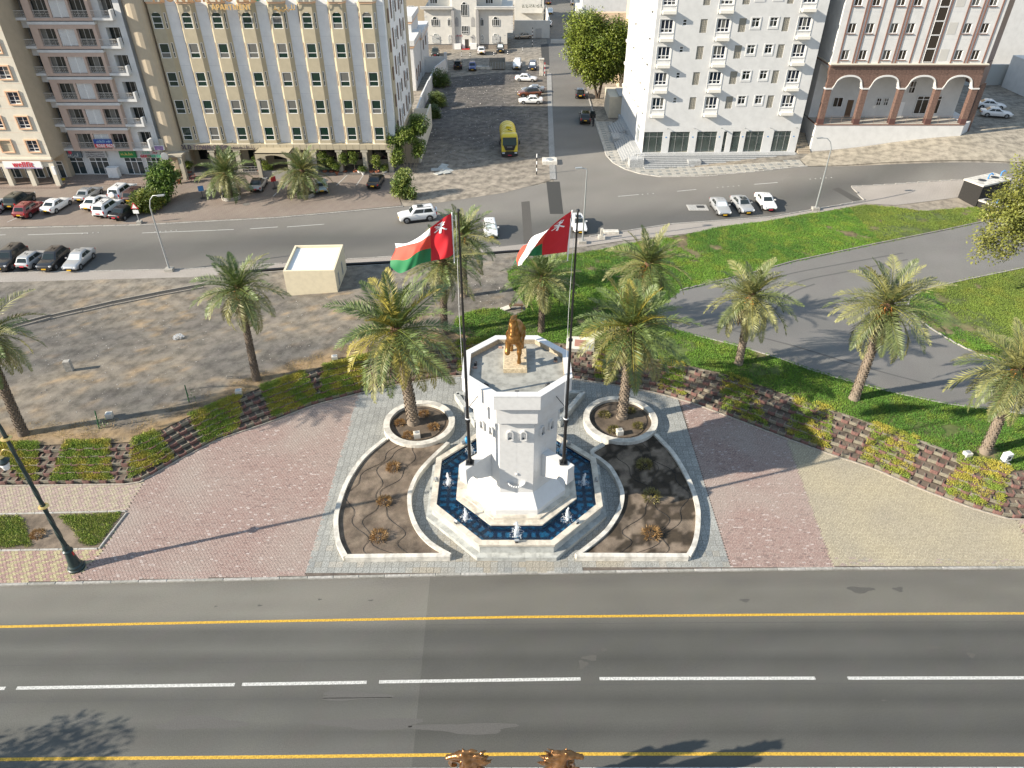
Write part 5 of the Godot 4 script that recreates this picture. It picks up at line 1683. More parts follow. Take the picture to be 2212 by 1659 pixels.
	# cafe end at the left
	slab(t, "cafe_wing",M.tan_clad,-50.6,-48.05,0.0,4.3,-102.6,-112.0)
	slab(t, "terrace_parapet",M.cream_wall,-51.0,-48.02,4.32,5.3,-102.3,-102.6)
	slab(t, "terrace_parapet",M.cream_wall,-51.0,-50.7,4.31,5.3,-102.62,-111.0)
	window(t,Vector3(-50.6,0,-102.57),XR,ZF,[0.35,0.6,1.55,2.9],0.0,M.frame_white,M.glass_dark,[0.5],[0.66],0.07)
	for x in [-49.2,-47.1]: slab(t, "cafe_column",M.clad_grey,x - 0.28,x + 0.28,0.0,3.5,-100.7,-101.3)
	slab(t, "cafe_beam",M.clad_grey,-49.6,-46.7,3.3,3.575,-100.6,-102.5)
	var ds := MB.new(); ds.lathe([Vector2(0.5,-0.1),Vector2(0.55,0.0),Vector2(0.5,0.1),Vector2(0,0.11)],20,Vector3(-48.9,3.5,-100.35),Basis(Vector3.RIGHT,PI/2)); part(t, "round_sign",ds,M.galv)
	slab(t, "red_carpet",mat("carpet",lin(0.4,0.06,0.04),0.95),-48.6,-47.6,0.33,0.36,-101.4,-104.5)
	text3d(t, "sign_letters", "OLD TOWN CAFE",0.62,mat("letter_dark",lin(0.10,0.08,0.10),0.5),Vector3(-44.3,3.95,-102.92))
	script_strokes(t, "sign_script",4.0,0.6,M.letter_dark,Vector3(-39.0,3.64,-102.92),5)
	var gold := mat("letter_gold",lin(0.62,0.40,0.15),0.45)
	text3d(t, "roof_letters", "APARTMENT",0.62,gold,Vector3(-35.95,21.85,-102.2))
	text3d(t, "roof_letters", "PIONEER HOTEL",1.25,mat("letter_brown",lin(0.3,0.17,0.08),0.5),Vector3(-39.2,23.05,-102.2))
	script_strokes(t, "roof_script",3.0,0.8,gold,Vector3(-29.1,21.35,-102.2),9)
	script_strokes(t, "roof_script",7.5,2.0,gold,Vector3(-27.5,23.0,-102.2),12)
	var lg := MB.new(); lg.lathe([Vector2(0.9,-0.05),Vector2(1.0,0.0),Vector2(0.9,0.06),Vector2(0,0.07)],20,Vector3(-32.5,23.55,-102.2),Basis(Vector3.RIGHT,PI/2)); part(t, "roof_emblem",lg,mat("emblem_green",lin(0.03,0.32,0.17),0.5))
	var fr := MB.new()
	for x in [-44.0,-40.0,-36.0,-32.0,-28.0,-25.0]: fr.tube([Vector3(x,22.9,-103.9),Vector3(x,24.2,-102.3)],[0.03,0.03],5)
	part(t, "letter_frame",fr,M.galv)
	# side wall: tan strips and windows
	slab(t, "side_strip",M.tan_clad,x1 - 0.02,x1 + 0.10,4.31,22.8,zw - 1.4,zw - 4.0)
	slab(t, "side_strip",M.tan_clad,x1 - 0.02,x1 + 0.10,4.31,22.8,-123.6,-126.3)
	var sn := Vector3(1,0,0); var sr := Vector3(0,0,-1)
	for k in 5:
		var y: float = 5.0 + k*3.6
		for q in [[2.3,0.7,0.0,1.7,0.13],[6.0,0.5,0.0,2.4,0.02],[8.4,1.0,0.7,1.2,0.02],[10.4,0.4,0.2,1.8,0.02],[13.6,0.5,0.0,2.4,0.02],[15.4,1.0,0.7,1.2,0.02],[17.2,0.4,0.2,1.8,0.02]]:
			window(t,Vector3(x1 + q[4],y,zw),sr,sn,[q[0],q[2],q[0] + q[1],q[2] + q[3]],0.0,M.slat_brown if q[1] < 0.8 else M.frame_white,M.slat_brown if q[1] < 0.8 else M.glass_dark,[] if q[1] < 0.8 else [0.5],[],0.05)
		for q in [[8.4,1.0],[15.4,1.0]]:
			var pn := MB.new(); pn.span(x1 + 0.01,x1 + 0.06,y - 0.75,y + 0.6,zw - q[0],zw - q[0] - q[1]); part(t, "louvre_panel",pn,mat("louvre",lin(0.55,0.53,0.49),0.8, "fine",3.0))
	# service ramp along the side
	slab(t, "side_podium",M.beige_wall,x1 + 0.06,x1 + 2.6,0.0,3.0,-108.0,-127.0)
	slab(t, "podium_parapet",M.cream_wall,x1 + 2.61,x1 + 2.85,0.0,3.7,-108.0,-127.0)
	# wall lights
	for x in [-40.4,-24.9,-21.0,-36.5]:
		var mb := MB.new(); mb.box(Vector3(0,0,0.35),Vector3(0.3,0.1,0.4)); mb.tube([Vector3(0,-0.1,0),Vector3(0,0,0.2)],[0.03,0.03],5)
		part(t, "flood_light",mb,M.galv,Vector3(x,4.6,zw + 0.03))

func build_pink_block() -> void:
	var t := thing("pink_apartment_block", "white apartment block with pink framed loggias and shops below", "building",Vector3(-0.3,0,-0.5))
	var z := -100.4; var xl := -64.6; var xr := -49.4
	var hs := []
	for k in 7:
		var y := 4.25 + 3.3*k
		hs.append([xl + 1.5 - xl,y,xl + 3.3 - xl,y + 2.05])       # left loggia
		hs.append([-52.0 - xl,y + 0.05,-50.2 - xl,y + 2.1])       # right loggia
	facade(t, "wall",M.white_wall,Vector3(xl,0.35,z),XR,ZF,xr - xl,28.5,hs.map(func(q): return [q[0],q[1] - 0.35,q[2],q[3] - 0.35]),0.9)
	slab(t, "body",M.white_wall,xl,xr,3.8,28.85,z - 0.91,z - 16)
	slab(t, "back_ground",M.white_wall,xl,xr,0.35,3.8,z - 0.3,z - 16)
	for k in 7:
		var y := 3.93 + 3.3*k
		# recess glass of the two end loggias
		for q in [hs[k*2],hs[k*2 + 1]]: window(t,Vector3(xl,0,z - 0.86),XR,ZF,[q[0],q[1],q[2],q[3]],0.03,M.alu,M.glass_dark,[0.34,0.67],[],0.045)
		# pink frame
		var zf := z + 0.75
		var f := MB.new()
		facade_mb(f,Vector3(-61.28,y,zf),XR,ZF,8.37,2.85,[[0.95,0.32,3.05,2.38],[3.35,0.32,5.55,2.38],[5.85,0.32,7.95,2.38]],0.5)
		f.span(-61.28,-52.91,y - 0.001,y + 0.06,zf - 0.004,z); f.span(-61.28,-52.91,y + 2.79,y + 2.851,zf - 0.004,z)
		f.span(-61.281,-61.15,y,y + 2.85,zf - 0.003,z); f.span(-53.04,-52.909,y,y + 2.85,zf - 0.003,z)
		part(t, "loggia_frame",f,M.pink_wall)
		slab(t, "frame_ledge",M.white_wall,-61.4,-52.8,y + 2.87,y + 3.2,zf + 0.06,z)
		for u in [0.95,5.85]:
			window(t,Vector3(-61.28,y,zf),XR,ZF,[u,0.32,u + 2.1,2.38],0.5,M.alu,M.glass_dark,[0.34,0.67],[],0.045)
			railing(t,Vector3(-61.28 + u + 0.02,y + 0.34,zf - 0.1),2.06,0.85)
		for dr in 2:
			var lv := MB.new()
			for q in 17: lv.box(Vector3(0.52,0.09 + q*0.118,0),Vector3(0.98,0.085,0.05),Basis(Vector3.RIGHT,0.5))
			lv.span(0.0,0.05,0.0,2.05,-0.04,0.04); lv.span(1.0,1.05,0.0,2.05,-0.04,0.04)
			part(t, "louvre_door",lv,M.frame_white,Vector3(-61.28 + 3.4 + dr*1.06,y + 0.33,zf - 0.2))
		var bk := MB.new(); bk.span(-57.93,-55.73,y + 0.32,y + 2.38,zf - 0.35,zf - 0.4); part(t, "louvre_back",bk,M.interior)
		# end balconies
		for s in [[-63.45,-61.30,0],[-52.89,-50.55,1]]:
			slab(t, "balcony_slab",M.white_wall,s[0],s[1],y + 0.06,y + 0.34,z + 0.85,z)
			railing(t,Vector3(s[0] + (0.0 if s[2] else 0.15),y + 0.34,z + 0.8),s[1] - s[0] - 0.2,0.85)
			if s[2]: slab(t, "balcony_end",M.white_wall,s[1] - 0.02,s[1] + 0.25,y + 0.06,y + 1.25,z + 0.86,z)
	slab(t, "roof_parapet",M.white_wall,xl - 0.1,xr + 0.1,28.85,29.8,z + 0.3,z - 16.1)
	# beige end pier,rounded towards the street
	var pr := PackedVector2Array()
	for k in 9:
		var a := PI - PI*k/8
		pr.append(Vector2(-48.05 + cos(a)*1.34,-101.3 + sin(a)*0.9))
	pr.append(Vector2(-46.71,-113)); pr.append(Vector2(-49.39,-113))
	var mb := MB.new(); mb.prism(pr,0.0,29.6); part(t, "end_pier",mb,M.beige_wall)
	# shops
	slab(t, "shop_floor",mat("pink_granite",lin(0.33,0.26,0.22),0.6, "stone",0.5),-66.2,-49.0,0.0,0.35,z + 2.6,z - 1.0)
	for k in 2: slab(t, "shop_step",M.pink_granite,-63.4,-49.0,0.0,0.23 - k*0.115,z + 2.6 + k*0.36,z + 2.98 + k*0.36)
	var shops := [[-63.9,-60.8],[-60.0,-57.3],[-55.0,-52.4],[-51.9,-49.7]]
	for i in 4:
		var s: Array = shops[i]
		var w: float = s[1] - s[0]
		window(t,Vector3(s[0],0.37,z + 0.04),XR,ZF,[0.0,0.0,w,2.45],0.03,M.frame_white,mat("shop_glass",lin(0.03,0.045,0.05),0.06),[0.34,0.66],[0.76],0.08, "shop_front")
	var sg := [[-64.0,-60.7,mat("sign_slate",lin(0.10,0.14,0.17),0.5)],[-60.2,-57.2,mat("sign_grey",lin(0.42,0.42,0.41),0.5)],[-55.3,-53.0,mat("sign_green",lin(0.01,0.19,0.05),0.5)],[-52.3,-49.5,M.sign_grey]]
	for i in 4:
		var s: Array = sg[i]
		slab(t, "shop_sign",s[2],s[0],s[1],2.85,3.85,z + 0.35,z + 0.12)
	script_strokes(t, "sign_script",1.5,0.62,M.frame_white,Vector3(-61.9,2.9,z + 0.37),31)
	var pg := MB.new(); pg.lathe([Vector2(0.24,-0.02),Vector2(0.27,0.0),Vector2(0,0.03)],14,Vector3(-62.2,3.62,z + 0.37),Basis(Vector3.RIGHT,PI/2)); part(t, "sign_fruit",pg,mat("fruit_red",lin(0.6,0.05,0.1),0.5))
	for r in 3: script_strokes(t, "sign_script",2.6,0.34,M.letter_dark,Vector3(-58.7,3.48 - r*0.3,z + 0.37),40 + r)
	script_strokes(t, "sign_script",1.9,0.5,mat("letter_yellow",lin(0.75,0.6,0.15),0.5),Vector3(-54.15,3.1,z + 0.37),51)
	text3d(t, "sign_letters", "GENTS",0.36,mat("letter_red",lin(0.55,0.03,0.05),0.5),Vector3(-51.6,3.08,z + 0.40))
	text3d(t, "sign_letters", "HAIR CUT",0.36,mat("letter_green",lin(0.04,0.42,0.24),0.5),Vector3(-50.28,3.08,z + 0.40))
	script_strokes(t, "sign_script",1.1,0.5,M.letter_green,Vector3(-51.4,3.35,z + 0.37),61); script_strokes(t, "sign_script",0.8,0.5,M.letter_red,Vector3(-50.2,3.35,z + 0.37),62)
	# banner on the first loggia
	slab(t, "banner",mat("banner_blue",lin(0.02,0.07,0.28),0.6),-58.05,-55.5,4.95,5.6,z + 0.86,z + 0.82)
	slab(t, "banner",mat("banner_red",lin(0.55,0.03,0.04),0.6),-58.05,-55.5,4.45,4.95,z + 0.86,z + 0.82)
	text3d(t, "banner_letters", "9260 9625",0.40,M.frame_white,Vector3(-56.5,4.7,z + 0.88),ZF,true,0.01)
	script_strokes(t, "banner_script",1.3,0.45,mat("letter_sky",lin(0.4,0.6,0.8),0.5),Vector3(-57.0,5.05,z + 0.88),71)
	var ar := MB.new(); ar.quad(Vector3(-56.3,5.2,z + 0.88),Vector3(-55.75,5.25,z + 0.88),Vector3(-55.75,5.33,z + 0.88),Vector3(-56.3,5.28,z + 0.88)); ar.tri(Vector3(-55.95,5.1,z + 0.88),Vector3(-55.6,5.3,z + 0.88),Vector3(-55.95,5.45,z + 0.88)); part(t, "banner_arrow",ar,M.letter_sky)
	# projecting box signs
	slab(t, "box_sign",M.frame_white,-50.2,-49.95,4.55,5.7,z + 1.6,z + 0.5)
	slab(t, "box_sign",M.frame_white,-50.0,-48.6,4.0,4.62,z + 0.62,z + 0.4)
	for r in 2: slab(t, "sign_bar",mat("letter_purple",lin(0.16,0.05,0.28),0.5),-49.9,-48.7,4.06 + r*0.28,4.27 + r*0.28,z + 0.635,z + 0.62)
	# utility cabinet
	var cab := thing("utility_cabinet", "white metal utility cabinet in front of the shop row", "cabinet",Vector3(-56.8,0.35,z + 0.6))
	slab(cab, "body",M.frame_white,-0.75,0.75,0.0,1.35,-0.4,0.4); slab(cab, "lid",M.frame_white,-0.82,0.82,1.352,1.42,-0.46,0.46)
	for s in [-1,1]: slab(cab, "door",mat("cab_door",lin(0.7,0.7,0.7),0.4),s*0.37 - 0.33,s*0.37 + 0.33,0.08,1.25,0.4,0.43)

func railing(root: Node,at: Vector3,w: float,h: float) -> void:
	var key := "rail%.2f_%.2f" % [w,h]
	if not mesh_cache.has(key):
		var mb := MB.new()
		mb.span(0,w,h - 0.05,h,-0.025,0.025); mb.span(0,w,0.0,0.04,-0.02,0.02)
		var n := int(w/0.15)
		for i in n + 1:
			var x := w*i/n
			mb.span(x - 0.011,x + 0.011,0.04,h - 0.05,-0.011,0.011)
			if i % 2 == 0 and i < n:
				mb.span(x + 0.02,x + w/n*0.9,h*0.55,h*0.6,-0.01,0.01); mb.span(x + 0.02,x + w/n*0.9,h*0.22,h*0.27,-0.01,0.01)
		mesh_cache[key] = mb.mesh()
	part(root, "railing",mesh_cache[key],mat("rail_paint",lin(0.55,0.52,0.48),0.5),at)

func build_cream_block() -> void:
	var t := thing("cream_apartment_block", "cream apartment block with orange framed windows above a shop arcade", "building")
	var z := -96.6; var xr := -62.9; var xl := -84.0
	var hs := []
	for k in 7:
		for x in [-65.45,-69.0,-74.0]: hs.append([x - xl,5.0 + 3.1*k - 3.8,x - xl + 1.5,6.5 + 3.1*k - 3.8])
	facade(t, "wall",M.cream_wall,Vector3(xl,3.8,z),XR,ZF,xr - xl,23.2,hs,0.16)
	slab(t, "body",M.cream_wall,xl,xr - 0.02,3.8,27.0,z - 0.17,z - 18)
	slab(t, "side_wall",M.beige_wall,xr - 0.015,xr + 0.01,3.8,27.0,z - 0.001,z - 18)
	slab(t, "ground_back",M.beige_wall,xl,xr - 0.1,0.0,3.8,z - 3.2,z - 18)
	var i := 0
	for q in hs:
		var blank := i % 3 == 1 and (i/3) % 2 == 0
		if blank: slab(t, "blank_panel",mat("blank_olive",lin(0.42,0.38,0.27),0.9),xl + q[0],xl + q[2],q[1] + 3.8,q[3] + 3.8,z - 0.1,z - 0.14)
		else: window(t,Vector3(xl,3.8,z),XR,ZF,q,0.16,M.frame_white,M.glass_blue,[0.5],[0.28],0.07)
		var f := MB.new()
		f.span(xl + q[0] - 0.16,xl + q[2] + 0.16,q[3] + 3.8,q[3] + 3.95,z + 0.16,z); f.span(xl + q[0] - 0.16,xl + q[2] + 0.16,q[1] + 3.65,q[1] + 3.8,z + 0.16,z)
		f.span(xl + q[0] - 0.16,xl + q[0],q[1] + 3.8,q[3] + 3.8,z + 0.158,z); f.span(xl + q[2],xl + q[2] + 0.16,q[1] + 3.8,q[3] + 3.8,z + 0.158,z)
		part(t, "window_surround",f,M.orange_trim)
		i += 1
	for k in 15: slab(t, "groove",mat("groove_pink",lin(0.60,0.44,0.34),0.9),xl,xr,4.4 + k*1.55,4.43 + k*1.55,z + 0.006,z)
	slab(t, "string_course",M.cream_wall,xl,xr + 0.15,3.9,4.15,z + 0.28,z - 0.1); slab(t, "string_course",M.orange_trim,xl,xr + 0.12,3.72,3.9,z + 0.2,z - 0.1)
	slab(t, "arcade_beam",M.cream_wall,xl,xr,2.9,3.72,z,z - 0.6)
	for x in [-63.3,-66.6,-69.8,-73.2]: slab(t, "arcade_column",M.cream_wall,x - 0.32,x + 0.32,0.0,2.9,z + 0.02,z - 0.6)
	slab(t, "arcade_floor",M.pink_granite,xl,xr,0.0,0.25,z + 0.6,z - 3.3)
	for x in [-72.6,-69.3,-66.2]: window(t,Vector3(x,0.26,z - 3.16),XR,ZF,[0.0,0.0,2.6,2.4],0.02,M.frame_white,M.shop_glass,[0.33,0.66],[0.8],0.08, "shop_front")
	slab(t, "shop_sign",M.frame_white,-69.6,-64.4,2.75,3.75,z + 0.25,z + 0.02)
	text3d(t, "sign_letters", "wellfit",0.66,M.letter_red,Vector3(-66.9,3.28,z + 0.28)); slab(t, "sign_bar",M.letter_purple,-69.5,-64.5,2.78,2.86,z + 0.26,z + 0.25)
	slab(t, "pillar_sign",M.frame_white,-63.2,-62.8,1.9,3.0,z + 0.32,z + 0.05)
	slab(t, "roof_parapet",M.cream_wall,xl,xr + 0.1,27.0,27.8,z + 0.2,z - 18)

func build_white_block() -> void:
	var t := thing("white_apartment_block", "plain white apartment block with empty glass shop units and stone steps", "building",Vector3(19.6,0,-107.4),0.024)
	var W := 23.3; var fl := 1.3; var H := 29.0
	var hs := []; var kinds := []
	for k in 7:
		var d := k*3.39
		for q in [[0.75,7.63,2.45,9.3,0],[8.5,7.7,10.2,9.38,0],[19.7,7.85,21.4,9.55,0],[3.7,8.5,4.3,9.32,1],[6.15,7.6,7.1,9.32,2],[11.45,7.68,12.45,9.4,2],[17.5,7.75,18.4,9.5,2],[13.2,8.3,14.3,9.45,3],[15.7,8.35,16.75,9.5,3]]:
			if q[3] + d > H - 1.0: continue
			hs.append([q[0],q[1] + d,q[2],q[3] + d]); kinds.append(q[4])
	var shops := [[0.06,2.9],[3.95,6.9],[8.0,11.0],[12.0,12.5],[13.3,14.55],[15.3,18.0],[19.5,22.1]]
	for s in shops:
		hs.append([s[0],fl + 0.05,s[1],4.42]); kinds.append(4)
	facade(t, "wall",M.white_wall,Vector3(0,fl,0),XR,ZF,W,H - fl,hs.map(func(q): return [q[0],q[1] - fl,q[2],q[3] - fl]),0.16)
	for i in hs.size():
		var q: Array = hs[i]
		match kinds[i]:
			0:
				window(t,Vector3.ZERO,XR,ZF,q,0.16,M.frame_white,M.glass_blue,[0.33,0.67],[0.28],0.09)
				var f := MB.new()
				f.span(q[0] - 0.22,q[2] + 0.22,q[3],q[3] + 0.10,0.05,0); f.span(q[0] - 0.22,q[0] - 0.14,q[1] - 1.15,q[3],0.048,0); f.span(q[2] + 0.14,q[2] + 0.22,q[1] - 1.15,q[3],0.048,0); f.span(q[0] - 0.22,q[2] + 0.22,q[1] - 1.2,q[1] - 1.15,0.05,0)
				f.span(q[0] - 0.1,q[2] + 0.1,q[1] - 0.10,q[1],0.07,0)
				part(t, "window_surround",f,M.white_wall)
				slab(t, "planter_ledge",mat("ledge_cream",lin(0.72,0.69,0.62),0.8),q[0] - 0.06,q[2] + 0.08,q[1] - 1.0,q[1] - 0.62,0.75,0.0)
			1:
				window(t,Vector3.ZERO,XR,ZF,q,0.16,M.frame_white,M.glass_dark,[],[0.5],0.09)
			2:
				slab(t, "lattice_panel",M.lattice,q[0],q[2],q[1],q[3],-0.10,-0.14)
				var lm := MB.new()
				var nx := 4; var ny := 7
				for a in nx: lm.span(q[0] + (a + 0.5)*(q[2] - q[0])/nx - 0.02,q[0] + (a + 0.5)*(q[2] - q[0])/nx + 0.02,q[1],q[3],-0.07,-0.1)
				for a in ny: lm.span(q[0],q[2],q[1] + (a + 0.5)*(q[3] - q[1])/ny - 0.02,q[1] + (a + 0.5)*(q[3] - q[1])/ny + 0.02,-0.071,-0.1)
				part(t, "lattice",lm,M.lattice)
			3:
				window(t,Vector3.ZERO,XR,ZF,q,0.16,M.frame_white,M.glass_dark,[0.5],[0.66],0.07)
				var f := MB.new()
				f.span(q[0] - 0.18,q[2] + 0.18,q[3],q[3] + 0.1,0.05,0); f.span(q[0] - 0.18,q[2] + 0.18,q[1] - 0.3,q[1],0.05,0); f.span(q[0] - 0.18,q[0],q[1],q[3],0.049,0); f.span(q[2],q[2] + 0.18,q[1],q[3],0.049,0)
				part(t, "window_surround",f,M.white_wall)
			4:
				var gm := mat("shop_pane",lin(0.55,0.75,0.68),0.04)
				gm.transparency = BaseMaterial3D.TRANSPARENCY_ALPHA; gm.albedo_color.a = 0.07
				var w: float = q[2] - q[0]
				window(t,Vector3.ZERO,XR,ZF,q,0.16,M.alu,gm,[0.3,0.7] if w > 2.0 else [],[0.76] if w > 1.0 else [],0.03, "shop_front")
	# shop interiors
	slab(t, "shop_floor_slab",mat("shop_tile",lin(0.40,0.38,0.30),0.4),0.1,W - 0.1,fl - 0.2,fl + 0.02,-0.17,-6.5)
	slab(t, "shop_back_wall",mat("shop_wall",lin(0.30,0.33,0.31),0.8),0.1,W - 0.1,fl,4.6,-6.4,-6.5)
	slab(t, "shop_ceiling",M.shop_wall,0.1,W - 0.1,4.5,4.6,-0.17,-6.5)
	for x in [3.4,7.4,11.5,12.9,14.9,18.7]: slab(t, "shop_partition",M.shop_wall,x - 0.1,x + 0.1,fl,4.5,-0.17,-6.4)
	slab(t, "body",M.white_wall,0.03,W,4.61,H,-0.17,-21.5)
	slab(t, "back_ground",M.white_wall,0.03,W,0.0,4.6,-6.51,-21.5)
	slab(t, "plinth",mat("step_grey",lin(0.44,0.45,0.45),0.7, "stone",0.5),-0.5,W,-0.3,fl,1.0,-21.0)
	slab(t, "roof_parapet",M.white_wall,-0.1,W + 0.1,H,H + 0.9,0.15,-21.6)
	# left flank: bright wall with window boxes
	var sr := Vector3(0,0,1); var sn := Vector3(-1,0,0)
	var fh := []
	for k in 6:
		for u in [3.0,6.2,11.0,14.2,18.0]: fh.append([u,7.6 + k*3.39 - 4.6,u + 1.3,9.3 + k*3.39 - 4.6])
	facade(t, "flank_wall",M.white_wall,Vector3(0.0,4.6,-21.5),sr,sn,21.5,H - 4.6,fh,0.14)
	for q in fh:
		window(t,Vector3(0,4.6,-21.5),sr,sn,q,0.14,M.frame_white,mat("glass_pale",lin(0.25,0.28,0.3),0.15),[0.5],[],0.08)
		slab(t, "planter_ledge",M.ledge_cream,-0.7,0.0,q[1] + 3.62,q[1] + 4.0,-21.5 + q[0] - 0.05,-21.5 + q[2] + 0.05)
	var gh := []
	for u in [2.0,6.5,11.0,15.5]: gh.append([u,0.1,u + 2.8,3.0])
	facade(t, "flank_ground_wall",M.white_wall,Vector3(0.0,fl,-21.5),sr,sn,21.5,4.6 - fl,gh,0.16)
	for q in gh: window(t,Vector3(0,fl,-21.5),sr,sn,q,0.16,M.frame_white,mat("glass_street",lin(0.10,0.13,0.15),0.08),[0.33,0.67],[0.75],0.08, "shop_front")
	# steps in front
	for k in 8:
		var x2: float = [23.0,21.8,19.5,16.0,12.6,9.6,7.4,5.2][k]
		slab(t, "step",M.step_grey,-0.1,x2,-0.2,fl - 0.005 - 0.16*k,1.0 + 0.33*k,1.33 + 0.33*k + 0.002*k)
		slab(t, "step_nosing",mat("nosing",lin(0.17,0.18,0.19),0.6),-0.098,x2 - 0.002,fl - 0.005 - 0.16*k - 0.13,fl - 0.005 - 0.16*k - 0.05,1.33 + 0.33*k + 0.002*k,1.334 + 0.33*k + 0.002*k)
	slab(t, "step_block",M.step_grey,6.5,8.4,-0.2,fl - 0.3,1.36,3.0); slab(t, "step_block",M.step_grey,-2.2,-0.11,-0.2,fl - 0.1,1.0,2.9)
	# steps along the flank
	for k in 7: slab(t, "flank_step",M.step_grey,-0.9 - 0.33*k,-0.5 - 0.33*k + 0.001,-0.2,fl - 0.01 - 0.17*k,0.3 - 0.02*k,-9.0)
	slab(t, "flank_landing",M.step_grey,-3.0,-0.51,-0.2,0.75,-9.02,-12.0)
	for k in 6: slab(t, "flank_step",M.step_grey,-0.9 - 0.33*k,-0.5 - 0.33*k + 0.001,-0.2,fl - 0.01 - 0.19*k,-12.02,-18.0)
	for rz in [[1.0,0.35],[-9.2,0.0]]:
		var rl := MB.new()
		rl.tube([Vector3(-0.6,fl + 0.9,rz[0]),Vector3(-3.1,0.95,rz[0])],[0.025,0.025],6)
		for i in 5: rl.tube([Vector3(-0.6 - i*0.6,fl - i*0.32,rz[0]),Vector3(-0.6 - i*0.6,fl + 0.9 - i*0.31,rz[0])],[0.02,0.02],5)
		part(t, "handrail",rl,M.alu)
	var r2 := MB.new()
	for y in [0.3,0.6,0.9]: r2.tube([Vector3(-2.1,fl + y - 0.1,2.8),Vector3(-0.2,fl + y - 0.1,2.8)],[0.022,0.022],6)
	for x in [-2.1,-1.15,-0.2]: r2.tube([Vector3(x,fl - 0.1,2.8),Vector3(x,fl + 0.85,2.8)],[0.025,0.025],6)
	part(t, "guard_rail",r2,M.frame_white)
	for x in [3.4,7.4,11.4,14.9,18.7,22.6]:
		var mb := MB.new(); mb.box(Vector3(0,0,0.4),Vector3(0.28,0.08,0.35)); mb.tube([Vector3(0,0,0),Vector3(0,0.02,0.3)],[0.025,0.025],5)
		part(t, "wall_light",mb,M.galv,Vector3(x,5.0,0.02))
		slab(t, "number_plate",M.blue_paint,x - 0.1,x + 0.1,3.55,3.7,0.02,0.001)

